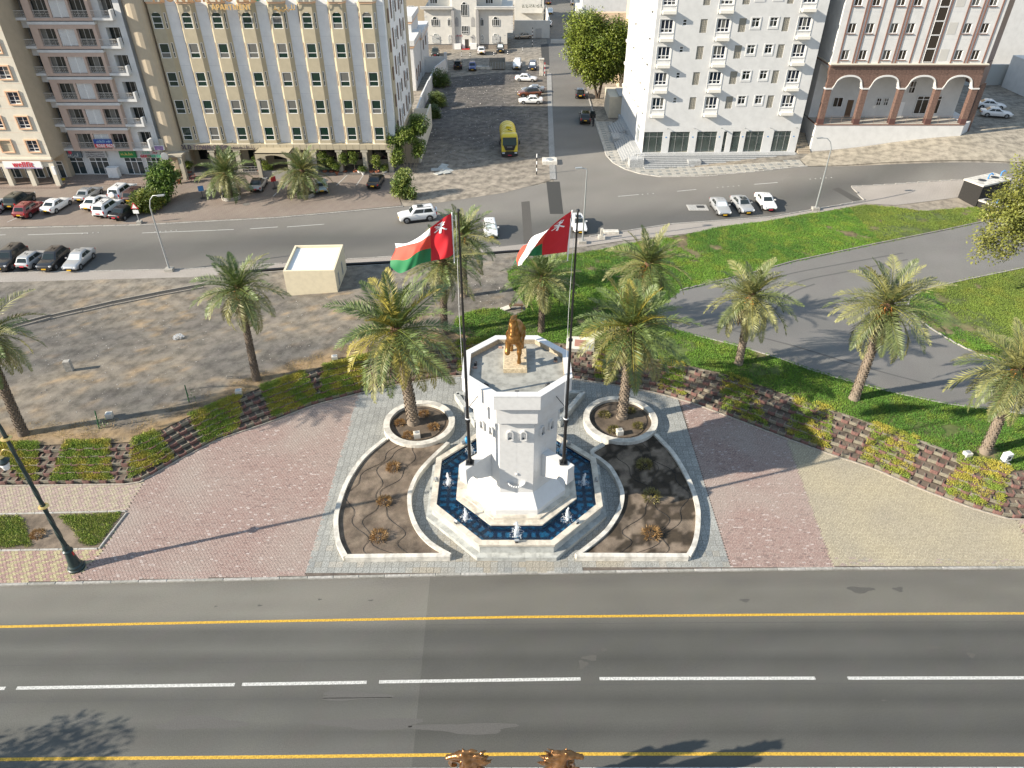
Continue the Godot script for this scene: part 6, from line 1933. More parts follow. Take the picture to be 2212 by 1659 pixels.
func build_arcade_block() -> void:
	var t := thing("arcade_apartment_block", "white apartment block with brown stone arcade and brown vertical stripes", "building",Vector3(0,0,-108.1))
	var xl := 45.2; var xr := 67.2
	slab(t, "base_wall",M.white_wall,xl,xr,-0.5,5.2,0.0,-22.0)
	slab(t, "terrace_edge",M.brown_trim,xl - 0.05,xr + 0.05,5.2,5.36,0.06,-3.6)
	slab(t, "terrace_floor",mat("terrace_tile",lin(0.42,0.39,0.34),0.7),xl + 0.05,xr - 0.05,5.36,5.39,0.0,-3.6)
	slab(t, "arcade_back_wall",M.white_wall,xl,xr,5.39,13.4,-3.6,-22.0)
	slab(t, "arcade_ceiling",M.white_wall,xl + 0.02,xr - 0.02,13.0,13.38,-0.5,-3.6)
	var cx := [45.75,51.05,56.35,61.65,66.9]
	for x in cx:
		slab(t, "column",M.brown_stone,x - 0.42,x + 0.42,5.37,10.45,0.02,-0.75)
		slab(t, "column_base",mat("column_dark",lin(0.10,0.05,0.045),0.4),x - 0.44,x + 0.44,5.371,6.1,0.03,-0.77)
	# arcade wall with arches,stone courses as separate slabs above
	for i in 4:
		var a: float = cx[i] + 0.42; var b: float = cx[i + 1] - 0.42
		var mb := MB.new(); var tr := MB.new()
		var m := (a + b)/2; var hw := (b - a)/2
		var n := 20
		var Y := func(u: float) -> float:
			var s: float = absf(u)
			if s > 0.86: return 10.45 + (0.35 if s < 0.93 else 0.0)
			return 10.95 + 1.25*sqrt(1.0 - pow(s/0.86,2.2))
		for k in n:
			var u0 := -1.0 + 2.0*k/n; var u1 := -1.0 + 2.0*(k + 1)/n
			var y0: float = Y.call(u0); var y1: float = Y.call(u1)
			var A := Vector3(m + hw*u0,y0,0); var B := Vector3(m + hw*u1,y1,0)
			mb.quad(A,B,Vector3(B.x,12.25,0),Vector3(A.x,12.25,0))
			mb.quad(Vector3(A.x,A.y,-0.6),Vector3(B.x,B.y,-0.6),B,A)
			var D0 := Vector3(0,-0.2,0.1)
			tr.quad(A + Vector3(0,-0.2,0.1),B + Vector3(0,-0.2,0.1),B + Vector3(0,0.03,0.1),A + Vector3(0,0.03,0.1))
			tr.quad(A + Vector3(0,-0.2,-0.6),B + Vector3(0,-0.2,-0.6),B + Vector3(0,-0.2,0.1),A + Vector3(0,-0.2,0.1))
			tr.quad(A + Vector3(0,0.03,0.1),B + Vector3(0,0.03,0.1),B + Vector3(0,0.03,0.0),A + Vector3(0,0.03,0.0))
		part(t, "arch_spandrel",mb,M.brown_stone); part(t, "arch_trim",tr,M.white_wall)
	for x in cx: slab(t, "impost",M.white_wall,x - 0.55,x + 0.55,10.28,10.46,0.12,-0.78)
	for x in cx: slab(t, "spandrel_block",M.brown_stone,x - 0.42,x + 0.42,10.46,12.25,0.0,-0.6)
	var nb := 22
	for i in nb:
		for c in 2:
			var x0 := xl + (xr - xl)*i/nb; var x1 := xl + (xr - xl)*(i + 1)/nb - 0.015
			slab(t, "stone_slab",mat("brown_stone%d" % ((i*3 + c) % 3),lin(0.20,0.125,0.10)*[0.92,1.0,1.08][(i*3 + c) % 3],0.35, "stone",0.4),x0,x1,12.26 + c*0.56,12.81 + c*0.56,0.0 - 0.004*((i + c) % 2),-0.6)
	slab(t, "cornice",M.brown_trim,xl - 0.12,xr + 0.12,13.4,13.62,0.3,-22.0); slab(t, "cornice_cap",M.cream_wall,xl - 0.2,xr + 0.2,13.62,13.78,0.42,-22.0)
	# upper wall
	var hs := []
	for k in 4:
		for x in [46.35,48.8,52.15,54.4,62.25,64.65]: hs.append([x - xl,0.45 + 3.4*k,x - xl + 1.05,1.72 + 3.4*k])
	facade(t, "wall",M.white_wall,Vector3(xl,13.78,0),XR,ZF,xr - xl,14.5,hs,0.16)
	slab(t, "body",M.white_wall,xl + 0.01,xr,13.78,28.28,-0.17,-22.0)
	for q in hs:
		window(t,Vector3(xl,13.78,0),XR,ZF,q,0.16,M.frame_white,mat("glass_brown",lin(0.035,0.028,0.022),0.08),[0.5],[],0.06)
		slab(t, "sill",M.brown_trim,xl + q[0] - 0.1,xl + q[2] + 0.1,13.78 + q[1] - 0.1,13.78 + q[1] - 0.02,0.14,0.0)
	for x in [46.08,48.15,48.6,50.4,51.85,53.75,54.2,56.2,57.6,59.6,62.0,63.95,64.4,66.5]: slab(t, "stripe",M.brown_trim,x - 0.09,x + 0.09,13.8,28.2,0.09,0.0)
	for k in 8: window(t,Vector3(57.95,13.95 + k*1.75,0.02),XR,ZF,[0,0,1.35,1.7],0.0,M.frame_white,M.glass_brown,[],[],0.05, "stair_window")
	for k in 4:
		slab(t, "blank_panel",mat("blank_grey",lin(0.5,0.49,0.46),0.9),60.1,61.3,14.1 + k*3.4,15.6 + k*3.4,0.02,0.0)
		slab(t, "floor_joint",M.joint_grey,xl,xr,13.78 + 3.1 + k*3.4,13.82 + 3.1 + k*3.4,0.004,0.001)
	# chamfered right end
	var ch := MB.new(); ch.prism(PackedVector2Array([Vector2(67.2,-0.02),Vector2(69.6,-2.6),Vector2(69.6,-22),Vector2(67.2,-22)]),13.8,28.2); part(t, "chamfer_wall",ch,M.brown_stone)
	ch = MB.new(); ch.prism(PackedVector2Array([Vector2(67.22,-0.05),Vector2(69.6,-2.6),Vector2(69.6,-3.6),Vector2(67.22,-3.6)]),10.6,13.7,true,true); part(t, "chamfer_arch",ch,M.brown_stone)
	slab(t, "chamfer_column",M.brown_stone,69.0,69.7,3.2,10.6,-2.3,-3.0)
	ch = MB.new(); ch.prism(PackedVector2Array([Vector2(67.2,-0.01),Vector2(69.6,-2.5),Vector2(69.6,-22),Vector2(67.2,-22)]),0.5,5.2); part(t, "chamfer_base",ch,M.white_wall)
	# terrace railing,doors and windows under the arcade
	var rl := MB.new()
	for y in [5.75,6.1,6.45]: rl.tube([Vector3(xl + 0.2,y,-0.25),Vector3(xr - 0.2,y,-0.25)],[0.025,0.025],5)
	for i in 14: rl.tube([Vector3(xl + 0.5 + i*1.6,5.38,-0.25),Vector3(xl + 0.5 + i*1.6,6.45,-0.25)],[0.022,0.022],5)
	part(t, "railing",rl,mat("rail_brown",lin(0.2,0.15,0.12),0.5))
	var bo := Vector3(0,0,-3.58)
	for q in [[48.4,6.9,49.8,8.3],[54.9,7.1,55.6,8.2],[56.0,7.1,56.7,8.2],[59.2,8.9,60.1,10.6]]: window(t,bo,XR,ZF,q,0.0,M.frame_white,M.glass_brown,[0.5],[] if q[2] - q[0] > 1 else [0.5],0.06)
	window(t,bo,XR,ZF,[60.9,5.9,64.6,8.5],0.0,M.frame_white,M.glass_brown,[0.25,0.5,0.75],[0.8],0.08, "door_window")
	slab(t, "door",M.wood,50.6,51.5,5.4,7.9,-3.57,-3.6); slab(t, "door",M.frame_white,58.4,59.3,5.4,7.6,-3.57,-3.6)
	# left flank
	for k in 5: window(t,Vector3(xl,14.2 + k*2.7,-22),Vector3(0,0,1),Vector3(-1,0,0),[15.0,0,16.4,2.2],-0.03,M.brown_trim,M.glass_brown,[],[0.5],0.08)
	for y in [7.0,10.6]: window(t,Vector3(xl,y,-22),Vector3(0,0,1),Vector3(-1,0,0),[14.0,0,14.9,1.4],-0.03,M.brown_trim,M.glass_brown,[0.5],[],0.06)
	# external stair between the two blocks
	for k in 10: slab(t, "alley_step",mat("alley_stone",lin(0.40,0.34,0.26),0.9, "stone",0.6),43.2,45.1,0.6,1.35 + k*0.2,1.0 - k*0.45,0.55 - k*0.45)

func arch_window(t: Node,x: float,y: float,z: float,w: float,h: float,kind: int) -> void:
	var q := [x - w/2,y,x + w/2,y + h]
	var tiles: Material = mat("glass_tile",lin(0.30,0.32,0.30),0.4)
	var f := window(t,Vector3(0,0,z + 0.03),XR,ZF,q,0.0,M.frame_white,M.glass_dark if kind == 0 else tiles,([0.25,0.5,0.75] if w > 1.2 else [0.5]) if kind == 0 else ([0.17,0.33,0.5,0.67,0.83] if w > 1.2 else [0.33,0.67]),[] if kind == 0 else [0.2,0.4,0.6,0.8],0.07)
	var a := MB.new(); var b := MB.new()
	for i in 8:
		var a0 := PI*i/8; var a1 := PI*(i + 1)/8
		var r := w*0.3
		a.tri(Vector3(x,y + h,z + 0.06),Vector3(x + cos(a0)*r,y + h + sin(a0)*r,z + 0.06),Vector3(x + cos(a1)*r,y + h + sin(a1)*r,z + 0.06))
		b.tube([Vector3(x + cos(a0)*r,y + h + sin(a0)*r,z + 0.07),Vector3(x + cos(a1)*r,y + h + sin(a1)*r,z + 0.07)],[0.05,0.05],5)
	part(t, "arch_pane",a,M.glass_dark if kind == 0 else tiles); part(t, "arch_frame",b,M.frame_white)

func build_villa() -> void:
	var z := -191.5
	var t := thing("villa_building", "cream villa with arched windows and a central entrance at the end of the lot", "building")
	slab(t, "wall",M.villa_wall,-21.2,-1.2,0.9,9.0,z,z - 14); slab(t, "upper_wall",M.villa_wall,-20.3,-14.5,9.0,13.5,z - 2.5,z - 14); slab(t, "upper_wall",M.villa_wall,-8.6,-2.5,9.0,13.5,z - 2.5,z - 14)
	slab(t, "stair_tower",M.villa_wall,-14.4,-8.5,0.6,13.4,z + 0.25,z - 10)
	slab(t, "overhang",M.villa_wall,-1.2,0.2,3.6,9.0,z + 0.02,z - 12)
	slab(t, "stone_plinth",M.stone_plinth,-21.25,-1.15,-0.2,0.9,z + 0.06,z - 14)
	slab(t, "plinth_line",M.dark_steel,-21.25,-1.15,0.9,1.02,z + 0.08,z)
	for s in [[-22.0,-14.3],[-8.6,0.6]]:
		slab(t, "roof_ledge",M.villa_wall,s[0],s[1],8.85,9.25,z + 0.9,z - 0.6)
		slab(t, "ledge_rim",M.white_wall,s[0] - 0.1,s[1] + 0.1,9.25,9.5,z + 1.0,z + 0.75)
	for x in [-14.3,-8.4]: slab(t, "pilaster",mat("lattice_grey",lin(0.52,0.51,0.50),0.8, "fine",3.0),x - 0.35,x + 0.35,0.0,8.8,z + 0.75,z + 0.2)
	for k in 8:
		slab(t, "quoin",M.white_wall,-21.24,-20.7,1.3 + k*0.95,1.7 + k*0.95,z + 0.03,z - 0.2); slab(t, "quoin",M.white_wall,-0.3,0.24,3.8 + k*0.62,4.15 + k*0.62,z + 0.05,z - 0.2)
	for w in [[-18.75,1.8],[-15.3,0.75],[-7.3,0.85],[-4.0,1.8]]:
		arch_window(t,w[0],5.1,z,w[1],1.5,0); arch_window(t,w[0],1.3,z,w[1],1.6,1)
	arch_window(t,-11.5,7.35,z + 0.25,1.6,2.5,0)
	window(t,Vector3(0,0,z + 0.28),XR,ZF,[-12.3,3.4,-10.7,5.2],0.0,M.frame_white,M.glass_dark,[0.25,0.5,0.75],[0.3],0.07)
	slab(t, "doorway",M.interior,-12.2,-10.7,0.1,2.2,z + 0.28,z + 0.2); slab(t, "door_leaf",M.frame_white,-12.25,-11.6,0.1,2.15,z + 0.34,z + 0.28); slab(t, "doorstep",M.red_paint,-12.4,-10.5,-0.1,0.12,z + 1.0,z + 0.2)
	for x in [-13.4,-9.5]:
		for y in [5.0,1.1]:
			var pm := MB.new(); pm.span(x - 0.42,x + 0.42,y,y + 1.7,z + 0.3,z + 0.24); pm.tri(Vector3(x - 0.42,y + 1.7,z + 0.3),Vector3(x + 0.42,y + 1.7,z + 0.3),Vector3(x,y + 2.2,z + 0.3)); part(t, "lattice_panel",pm,M.lattice_grey)
		slab(t, "meter_cabinet",M.frame_white,x - 0.8,x + 0.8,0.0,1.3,z + 0.95,z + 0.25)
	for x in [-19.0,-12.9,-5.5]: window(t,Vector3(0,0,z - 2.45),XR,ZF,[x - 0.9,9.6,x + 0.9,11.8],0.0,M.frame_white,M.glass_dark,[0.33,0.67],[],0.08)
	text3d(t, "rent_sign", "FOR RENT",0.22,M.letter_red,Vector3(-13.0,2.95,z + 0.3))
	# pole-mounted lights
	for x in [-19.9,-15.2,-11.0,-1.9]:
		var mb := MB.new(); mb.box(Vector3(0.2,0,0.5),Vector3(0.5,0.08,0.25)); part(t, "wall_light",mb,M.galv,Vector3(x,3.1,z + 0.1))

func build_back_houses() -> void:
	# white house between hotel and villa
	var t := thing("white_house", "white house with brown roof trim beside the hotel's rear", "building")
	for b in [[-26.0,-19.2,8.5,-150.0,-162.0],[-24.5,-20.3,11.5,-158.0,-170.0],[-24.0,-19.0,7.8,-162.1,-176.0]]:
		slab(t, "wall",M.white_wall,b[0],b[1],0,b[2],b[3],b[4]); slab(t, "roof_trim",M.orange_trim,b[0] - 0.15,b[1] + 0.15,b[2] - 0.6,b[2] - 0.2,b[3] + 0.15,b[4] - 0.05); slab(t, "parapet",M.white_wall,b[0] - 0.3,b[1] + 0.3,b[2] - 0.2,b[2] + 0.8,b[3] + 0.3,b[4] - 0.1)
	for k in 3: window(t,Vector3(-19.17,1.5,-150),Vector3(0,0,-1),Vector3(1,0,0),[2.0 + k*3.4,0,2.7 + k*3.4,2.2],0.0,M.slat_brown,M.glass_dark,[],[0.6],0.07)
	for k in 2: window(t,Vector3(-18.97,4.8,-163),Vector3(0,0,-1),Vector3(1,0,0),[2.0 + k*5.0,0,2.8 + k*5.0,1.8],0.0,M.slat_brown,M.glass_dark,[],[0.6],0.07)
	var wt := thing("boundary_wall", "white stepped boundary wall along the left edge of the gravel lot", "wall")
	var bp := [GT(898,282),GT(912,240),GT(927,205),GT(940,176),GT(964,156)]
	for i in 4:
		var a: Vector3 = bp[i]; var b: Vector3 = bp[i + 1]
		var mb := MB.new(); mb.box(Vector3(0,1.3,0),Vector3(a.distance_to(b),2.6 + 0.35*(i % 2),0.25),Basis(Vector3.UP,-atan2(b.z - a.z,b.x - a.x)))
		part(wt, "wall_bay",mb,M.white_wall,(a + b)/2)
	var g := GT(964,156)
	slab(wt, "pier",M.white_wall,g.x - 0.3,g.x + 0.3,0,4.0,g.z - 0.3,g.z + 0.3); slab(wt, "rear_bay",M.white_wall,g.x - 9.5,g.x - 0.31,0,3.2,g.z - 0.12,g.z + 0.12)
	# tower behind
	var bt := thing("distant_block", "cream block with arched windows rising behind the white house", "building")
	slab(bt, "wall",M.villa_wall,-40.0,-28.0,0,22.0,-190.0,-204.0)
	for k in 5:
		for j in 3: window(bt,Vector3(-28.0 + 0.03,5.0 + k*3.3,-190),Vector3(0,0,-1),Vector3(1,0,0),[2.0 + j*4.0,0,3.2 + j*4.0,1.8],0.0,M.frame_white,M.glass_dark,[0.5],[],0.07)
	bt = thing("distant_block", "low brown walled house in the gap behind the villa's left corner", "building")
	slab(bt, "wall",M.beige_wall,-31.0,-22.5,0,8.5,-215.0,-226.0); slab(bt, "parapet",M.white_wall,-31.2,-22.3,8.5,9.3,-214.8,-226.0)
	window(bt,Vector3(-31,4.5,-214.97),XR,ZF,[3.0,0,4.6,1.8],0.0,M.frame_white,M.glass_dark,[0.5],[],0.07)
	# grey-white house and its wall,right of the villa
	bt = thing("grey_house", "pale grey house with a planted balcony behind the villa's boundary wall", "building")
	slab(bt, "wall",M.villa_wall,0.8,9.0,0,12.5,-226.0,-242.0); slab(bt, "balcony_recess",M.villa_wall,2.6,8.2,4.2,11.0,-225.9,-226.0); slab(bt, "balcony_front",M.villa_wall,2.4,8.6,3.2,4.3,-224.9,-225.2)
	slab(bt, "balcony_floor",M.villa_wall,2.4,8.6,3.0,3.2,-224.9,-226.0)
	for k in 6:
		var mb := MB.new()
		var r := RandomNumberGenerator.new(); r.seed = k
		for q in 30:
			var p := Vector3(r.randf_range(-0.4,0.4),r.randf_range(0,0.9),r.randf_range(-0.2,0.2))
			mb.tri(p,p + Vector3(r.randf_range(-0.2,0.2),r.randf_range(0,0.3),0.1),p + Vector3(r.randf_range(-0.2,0.2),r.randf_range(-0.1,0.2),-0.1))
		part(bt, "balcony_plant",mb,mat("leaf_dark",lin(0.03,0.05,0.02),0.8),Vector3(3.2 + k*1.0,4.2,-225.2))
	wt = thing("boundary_wall", "tall pale boundary wall with a grille gate beside the side street", "wall")
	slab(wt, "wall_bay",M.villa_wall,0.6,9.6,0,4.2,-205.0,-205.4); slab(wt, "wall_bay",M.villa_wall,9.61,9.9,0,4.2,-205.0,-232.0)
	slab(wt, "wall_return",M.villa_wall,9.9,14.2,0,0.9,-198.0,-198.3)
	slab(wt, "gate",mat("gate_grey",lin(0.36,0.35,0.32),0.7),6.2,7.8,0.1,2.3,-204.9,-205.0)
	for k in 8: slab(wt, "gate_bar",M.frame_white,6.3 + k*0.2,6.36 + k*0.2,0.2,2.2,-204.85,-204.9)
	# tan houses behind the big tree
	bt = thing("tan_house", "tan house with white quoins and box balconies behind the big street tree", "building")
	slab(bt, "wall",mat("tan_house_wall",lin(0.66,0.50,0.34),0.85, "plaster",0.15),24.5,40.0,0,17.0,-150.0,-170.0); slab(bt, "wing",M.tan_house_wall,21.5,24.45,0,5.0,-146.0,-172.0)
	slab(bt, "front_wall",M.tan_house_wall,19.6,28.5,0,3.4,-131.5,-131.9); slab(bt, "garage",mat("garage_cream",lin(0.62,0.55,0.43),0.85, "plaster",0.2),17.2,23.6,0,3.6,-130.8,-138.0)
	slab(bt, "garage_roof",mat("roof_sheet",lin(0.46,0.45,0.43),0.6),18.8,23.9,3.7,3.85,-130.6,-136.0)
	for k in 2:
		var y := 6.0 + k*3.4
		slab(bt, "box_balcony",mat("balcony_cream",lin(0.72,0.60,0.36),0.8),22.9 - k*0.9,25.0 - k*0.9,y,y + 0.9,-147.5 - k*5.0,-150.5 - k*5.0); slab(bt, "box_window",M.glass_dark,23.0 - k*0.9,24.9 - k*0.9,y - 2.0,y - 0.01,-147.6 - k*5.0,-150.4 - k*5.0); slab(bt, "box_base",M.balcony_cream,22.9 - k*0.9,25.0 - k*0.9,y - 2.4,y - 2.01,-147.5 - k*5.0,-150.5 - k*5.0)
	for k in 9: slab(bt, "quoin",M.white_wall,24.35,24.8,6 + k*1.1,6.6 + k*1.1,-149.9,-150.4)
	bt = thing("tan_house", "tan walled house with a white gate at the top of the side street", "building")
	slab(bt, "wall",M.tan_house_wall,19.5,32.0,0,6.0,-205.0,-207.0); slab(bt, "upper_wall",M.white_wall,19.5,34.0,0,13.0,-222.0,-236.0); slab(bt, "street_wall",M.white_wall,18.2,19.45,0,5.0,-203.0,-236.0)
	window(bt,Vector3(19.5,8,-221.97),XR,ZF,[2.0,0,4.5,2.0],0.0,M.frame_white,M.glass_dark,[0.5],[],0.07)
	# far right
	bt = thing("corner_block", "white block with a grey yard wall beyond the arcade building", "building")
	slab(bt, "wall",M.white_wall,84.0,110.0,0,30.0,-150.0,-170.0); slab(bt, "flank",M.beige_wall,83.9,84.0,4.0,30.0,-152.0,-169.0); slab(bt, "yard_wall",mat("yard_grey",lin(0.45,0.47,0.46),0.85),76.0,100.0,0,7.2,-139.0,-139.4); slab(bt, "glass_front",M.glass_dark,90.5,104.0,1.0,5.0,-129.0,-129.2); slab(bt, "front_wall",M.white_wall,90.0,110.0,0,9.0,-129.21,-138.0)
	# backdrop rows up the side street
	for q in [[22.0,40.0,14.0,-262.0, "pale house far up the side street, beyond the tan house"],[-14.0,8.0,12.0,-262.0, "pale house behind the grey house with the planted balcony"],[-60.0,-30.0,15.0,-262.0, "wide pale house hidden behind the hotel"],[44.0,75.0,16.0,-240.0, "wide pale house behind the arcade block"]]:
		bt = thing("distant_house",q[4], "building"); bt.set_meta("group", "houses far up the side street")
		slab(bt, "wall",M.villa_wall,q[0],q[1],0,q[2],q[3],q[3] - 16); slab(bt, "parapet",M.white_wall,q[0] - 0.2,q[1] + 0.2,q[2],q[2] + 0.8,q[3] + 0.2,q[3] - 16)
		for k in 3: window(bt,Vector3(q[0],q[2] - 4.5,q[3] + 0.03),XR,ZF,[2.0 + k*4.0,0,3.6 + k*4.0,1.8],0.0,M.frame_white,M.glass_dark,[0.5],[],0.07)

# ---------- date palms ----------
func frond_mesh(vr: int) -> ArrayMesh:   # rachis along +x,curving; 0 erect 1 arching 2 level 3 drooping 4 hanging dry
	var key := "frond%d" % vr
	if mesh_cache.has(key): return mesh_cache[key]
	var r := RandomNumberGenerator.new(); r.seed = 60 + vr
	var mb := MB.new()
	var L: float = [3.3,4.0,4.1,3.9,2.7][vr % 5]
	var droop: float = [0.55,0.85,1.05,1.2,1.2][vr % 5]
	var n := 54
	var p := Vector3.ZERO
	var pts := []; var tan := []
	for i in n + 1:
		var s := float(i)/n
		var a := -droop*pow(s,1.5)
		var t := Vector3(cos(a),sin(a),0.10*sin(s*2.5 + vr))
		pts.append(p); tan.append(t.normalized())
		p += t.normalized()*(L/n)
	var rad := []; var sp := []
	for i in range(0,n + 1,6):
		sp.append(pts[i]); rad.append(lerpf(0.045,0.010,float(i)/n))
	mb.col = Color(0.9,0.85,0.55)
	mb.tube(sp,rad,4,false)
	for i in range(7,n + 1):
		var s := float(i)/n
		var ll := 0.72*sin(PI*clampf(0.16 + s*0.80,0,1))*r.randf_range(0.82,1.1) + 0.05
		if vr == 4: ll *= 0.75
		for sg in [-1.0,1.0]:
			var t: Vector3 = tan[i]
			var up := Vector3(-t.y,t.x,0).normalized()
			var lat: Vector3 = t.cross(up).normalized()*sg
			var v_up := 0.38 if vr < 3 else (0.1 if vr == 3 else -0.3)
			var d: Vector3 = (t*(0.5 + 0.55*s) + lat*1.0 + up*(v_up + r.randf_range(-0.35,0.35))).normalized()
			var b: Vector3 = pts[i]
			var tip: Vector3 = b + d*ll + Vector3(0,-0.10*ll,0)
			var w := up.cross(d).normalized()*0.027
			w = (w + up*r.randf_range(-0.015,0.015))
			var mid := b.lerp(tip,0.45) + up*0.01
			var k := r.randf_range(0.78,1.2)
			mb.col = Color(k,k,k)
			mb.tri(b,mid - w,mid + w); mb.tri(mid - w,tip,mid + w)
	mesh_cache[key] = mb.mesh()
	return mesh_cache[key]

func leaf_mat(key: String,c: Color) -> StandardMaterial3D:
	if M.has(key): return M[key]
	var m := vcol(mat(key,lin(c.r,c.g,c.b),0.5))
	m.backlight_enabled = true; m.backlight = Color(c.r,c.g,c.b)*0.9
	return m

func date_cluster() -> ArrayMesh:
	if mesh_cache.has("dates"): return mesh_cache["dates"]
	var r := RandomNumberGenerator.new(); r.seed = 5
	var mb := MB.new()
	mb.tube([Vector3(0,0.5,0),Vector3(0.15,0.45,0),Vector3(0.32,0.2,0)],[0.03,0.025,0.02],5)
	for i in 26:
		var a := r.randf()*TAU; var d := r.randf_range(0.02,0.2)
		var b := Vector3(0.32,0.2,0)
		var tip := b + Vector3(cos(a)*d,-r.randf_range(0.35,0.7),sin(a)*d)
		mb.tube([b,b.lerp(tip,0.5) + Vector3(cos(a),0,sin(a))*0.04,tip],[0.012,0.03,0.018],4)
	mesh_cache["dates"] = mb.mesh()
	return mesh_cache["dates"]

func palm(base: Vector3,heart: Vector3,size0: float,style: int,label: String,sd: int,fruit := 4,dead := 5,nf := 48) -> void:
	var size := size0*1.12
	var r := RandomNumberGenerator.new(); r.seed = sd
	var t := thing("date_palm",label, "palm tree",base,0.0, "date palms")
	var h := heart - base
	# trunk with leaf-base bosses
	var mb := MB.new()
	var n := 14
	var sp := []; var rd := []
	for i in n + 1:
		var s := float(i)/n
		sp.append(Vector3(h.x*pow(s,1.2),h.y*s,h.z*s)); rd.append((0.30 - 0.07*s if i > 0 else 0.40)*size)
	mb.col = Color(0.8,0.8,0.8)
	mb.tube(sp,rd,12)
	var rows := int(h.y/0.2)
	for i in rows:
		var s := (i + 0.5)/rows
		var c := Vector3(h.x*pow(s,1.2),h.y*s,h.z*s)
		var rr := (0.30 - 0.07*s)*size
		for k in 9:
			var a := TAU*(k + 0.5*(i % 2))/9 + r.randf_range(-0.08,0.08)
			var d := Vector3(cos(a),0,sin(a)); var sd2 := Vector3(-sin(a),0,cos(a))
			var q := r.randf_range(0.7,1.25); mb.col = Color(q,q*0.97,q*0.93)
			var o := 0.055*size*r.randf_range(0.7,1.5)
			var b0 := c + d*(rr - 0.01) - Vector3(0,0.08,0)
			var w := sd2*rr*0.30
			var tp := c + d*(rr + o) + Vector3(0,0.11,0)
			mb.quad(b0 + w,b0 - w,tp - w*0.7,tp + w*0.7); mb.tri(tp + w*0.7,tp - w*0.7,c + d*(rr - 0.02) + Vector3(0,0.13,0))
	part(t, "trunk",mb,vcol(mat(["trunk_pale", "trunk_dark"][style % 2],[lin(0.30,0.245,0.19),lin(0.17,0.135,0.105)][style % 2],0.95)))
	var mats: Array = [[leaf_mat("fr_green",Color(0.115,0.16,0.045)),leaf_mat("fr_olive",Color(0.21,0.21,0.08)),leaf_mat("fr_dry",Color(0.24,0.17,0.10))],[leaf_mat("fr_green",Color(0.085,0.125,0.035)),leaf_mat("fr_yellow",Color(0.30,0.26,0.05)),leaf_mat("fr_olive",Color(0.16,0.165,0.06))],[leaf_mat("fr_pale",Color(0.25,0.25,0.095)),leaf_mat("fr_green2",Color(0.12,0.15,0.05)),leaf_mat("fr_dry",Color(0.24,0.17,0.10))]][style/2]
	for i in nf:
		var s := (i + 0.5)/nf
		var el := lerpf(1.4,-0.85,pow(s,0.85)) + r.randf_range(-0.12,0.12)
		var az := i*2.39996 + r.randf_range(-0.25,0.25)
		var vr := 0 if s < 0.22 else (1 if s < 0.5 else (2 if s < 0.75 else 3))
		var m: Material = mats[0]
		var q := r.randf()
		if style/2 == 1: m = mats[1] if q < 0.2 else (mats[2] if s > 0.6 and q < 0.75 else mats[0])
		elif style/2 == 2: m = mats[0] if q < 0.6 else mats[1]
		else: m = mats[1] if q < 0.35 + 0.3*s else mats[0]
		var o := part(t, "frond",frond_mesh(vr),m,h)
		var sc := size*r.randf_range(0.85,1.08)
		o.transform = Transform3D(Basis(Vector3.UP,az)*Basis(Vector3(0,0,1),el)*Basis(Vector3.RIGHT,r.randf_range(-0.5,0.5)),h + Vector3(0,r.randf_range(-0.25,0.1),0))
		o.scale = Vector3.ONE*sc
	for i in dead:
		var o := part(t, "dead_frond",frond_mesh(4),leaf_mat("fr_dry",Color(0.24,0.17,0.10)),h)
		o.transform = Transform3D(Basis(Vector3.UP,i*2.1 + sd)*Basis(Vector3(0,0,1),-0.75 - r.randf()*0.5),h + Vector3(0,-0.3,0))
		o.scale = Vector3.ONE*size*0.95
	for i in fruit:
		var o := part(t, "date_cluster",date_cluster(),mat("dates",lin(0.55,0.22,0.03),0.6))
		o.transform = Transform3D(Basis(Vector3.UP,i*TAU/fruit + sd*0.7 + 2.4),h + Vector3(0,-0.55,0))
		o.scale = Vector3.ONE*size*1.3
	# crown shaft fibre
	mb = MB.new(); mb.lathe([Vector2(0.22,-0.7),Vector2(0.36,-0.2),Vector2(0.30,0.15),Vector2(0.0,0.5)],10); part(t, "crown_fibre",mb,mat("fibre",lin(0.16,0.09,0.05),0.95, "fine",2.0),h).scale = Vector3.ONE*size

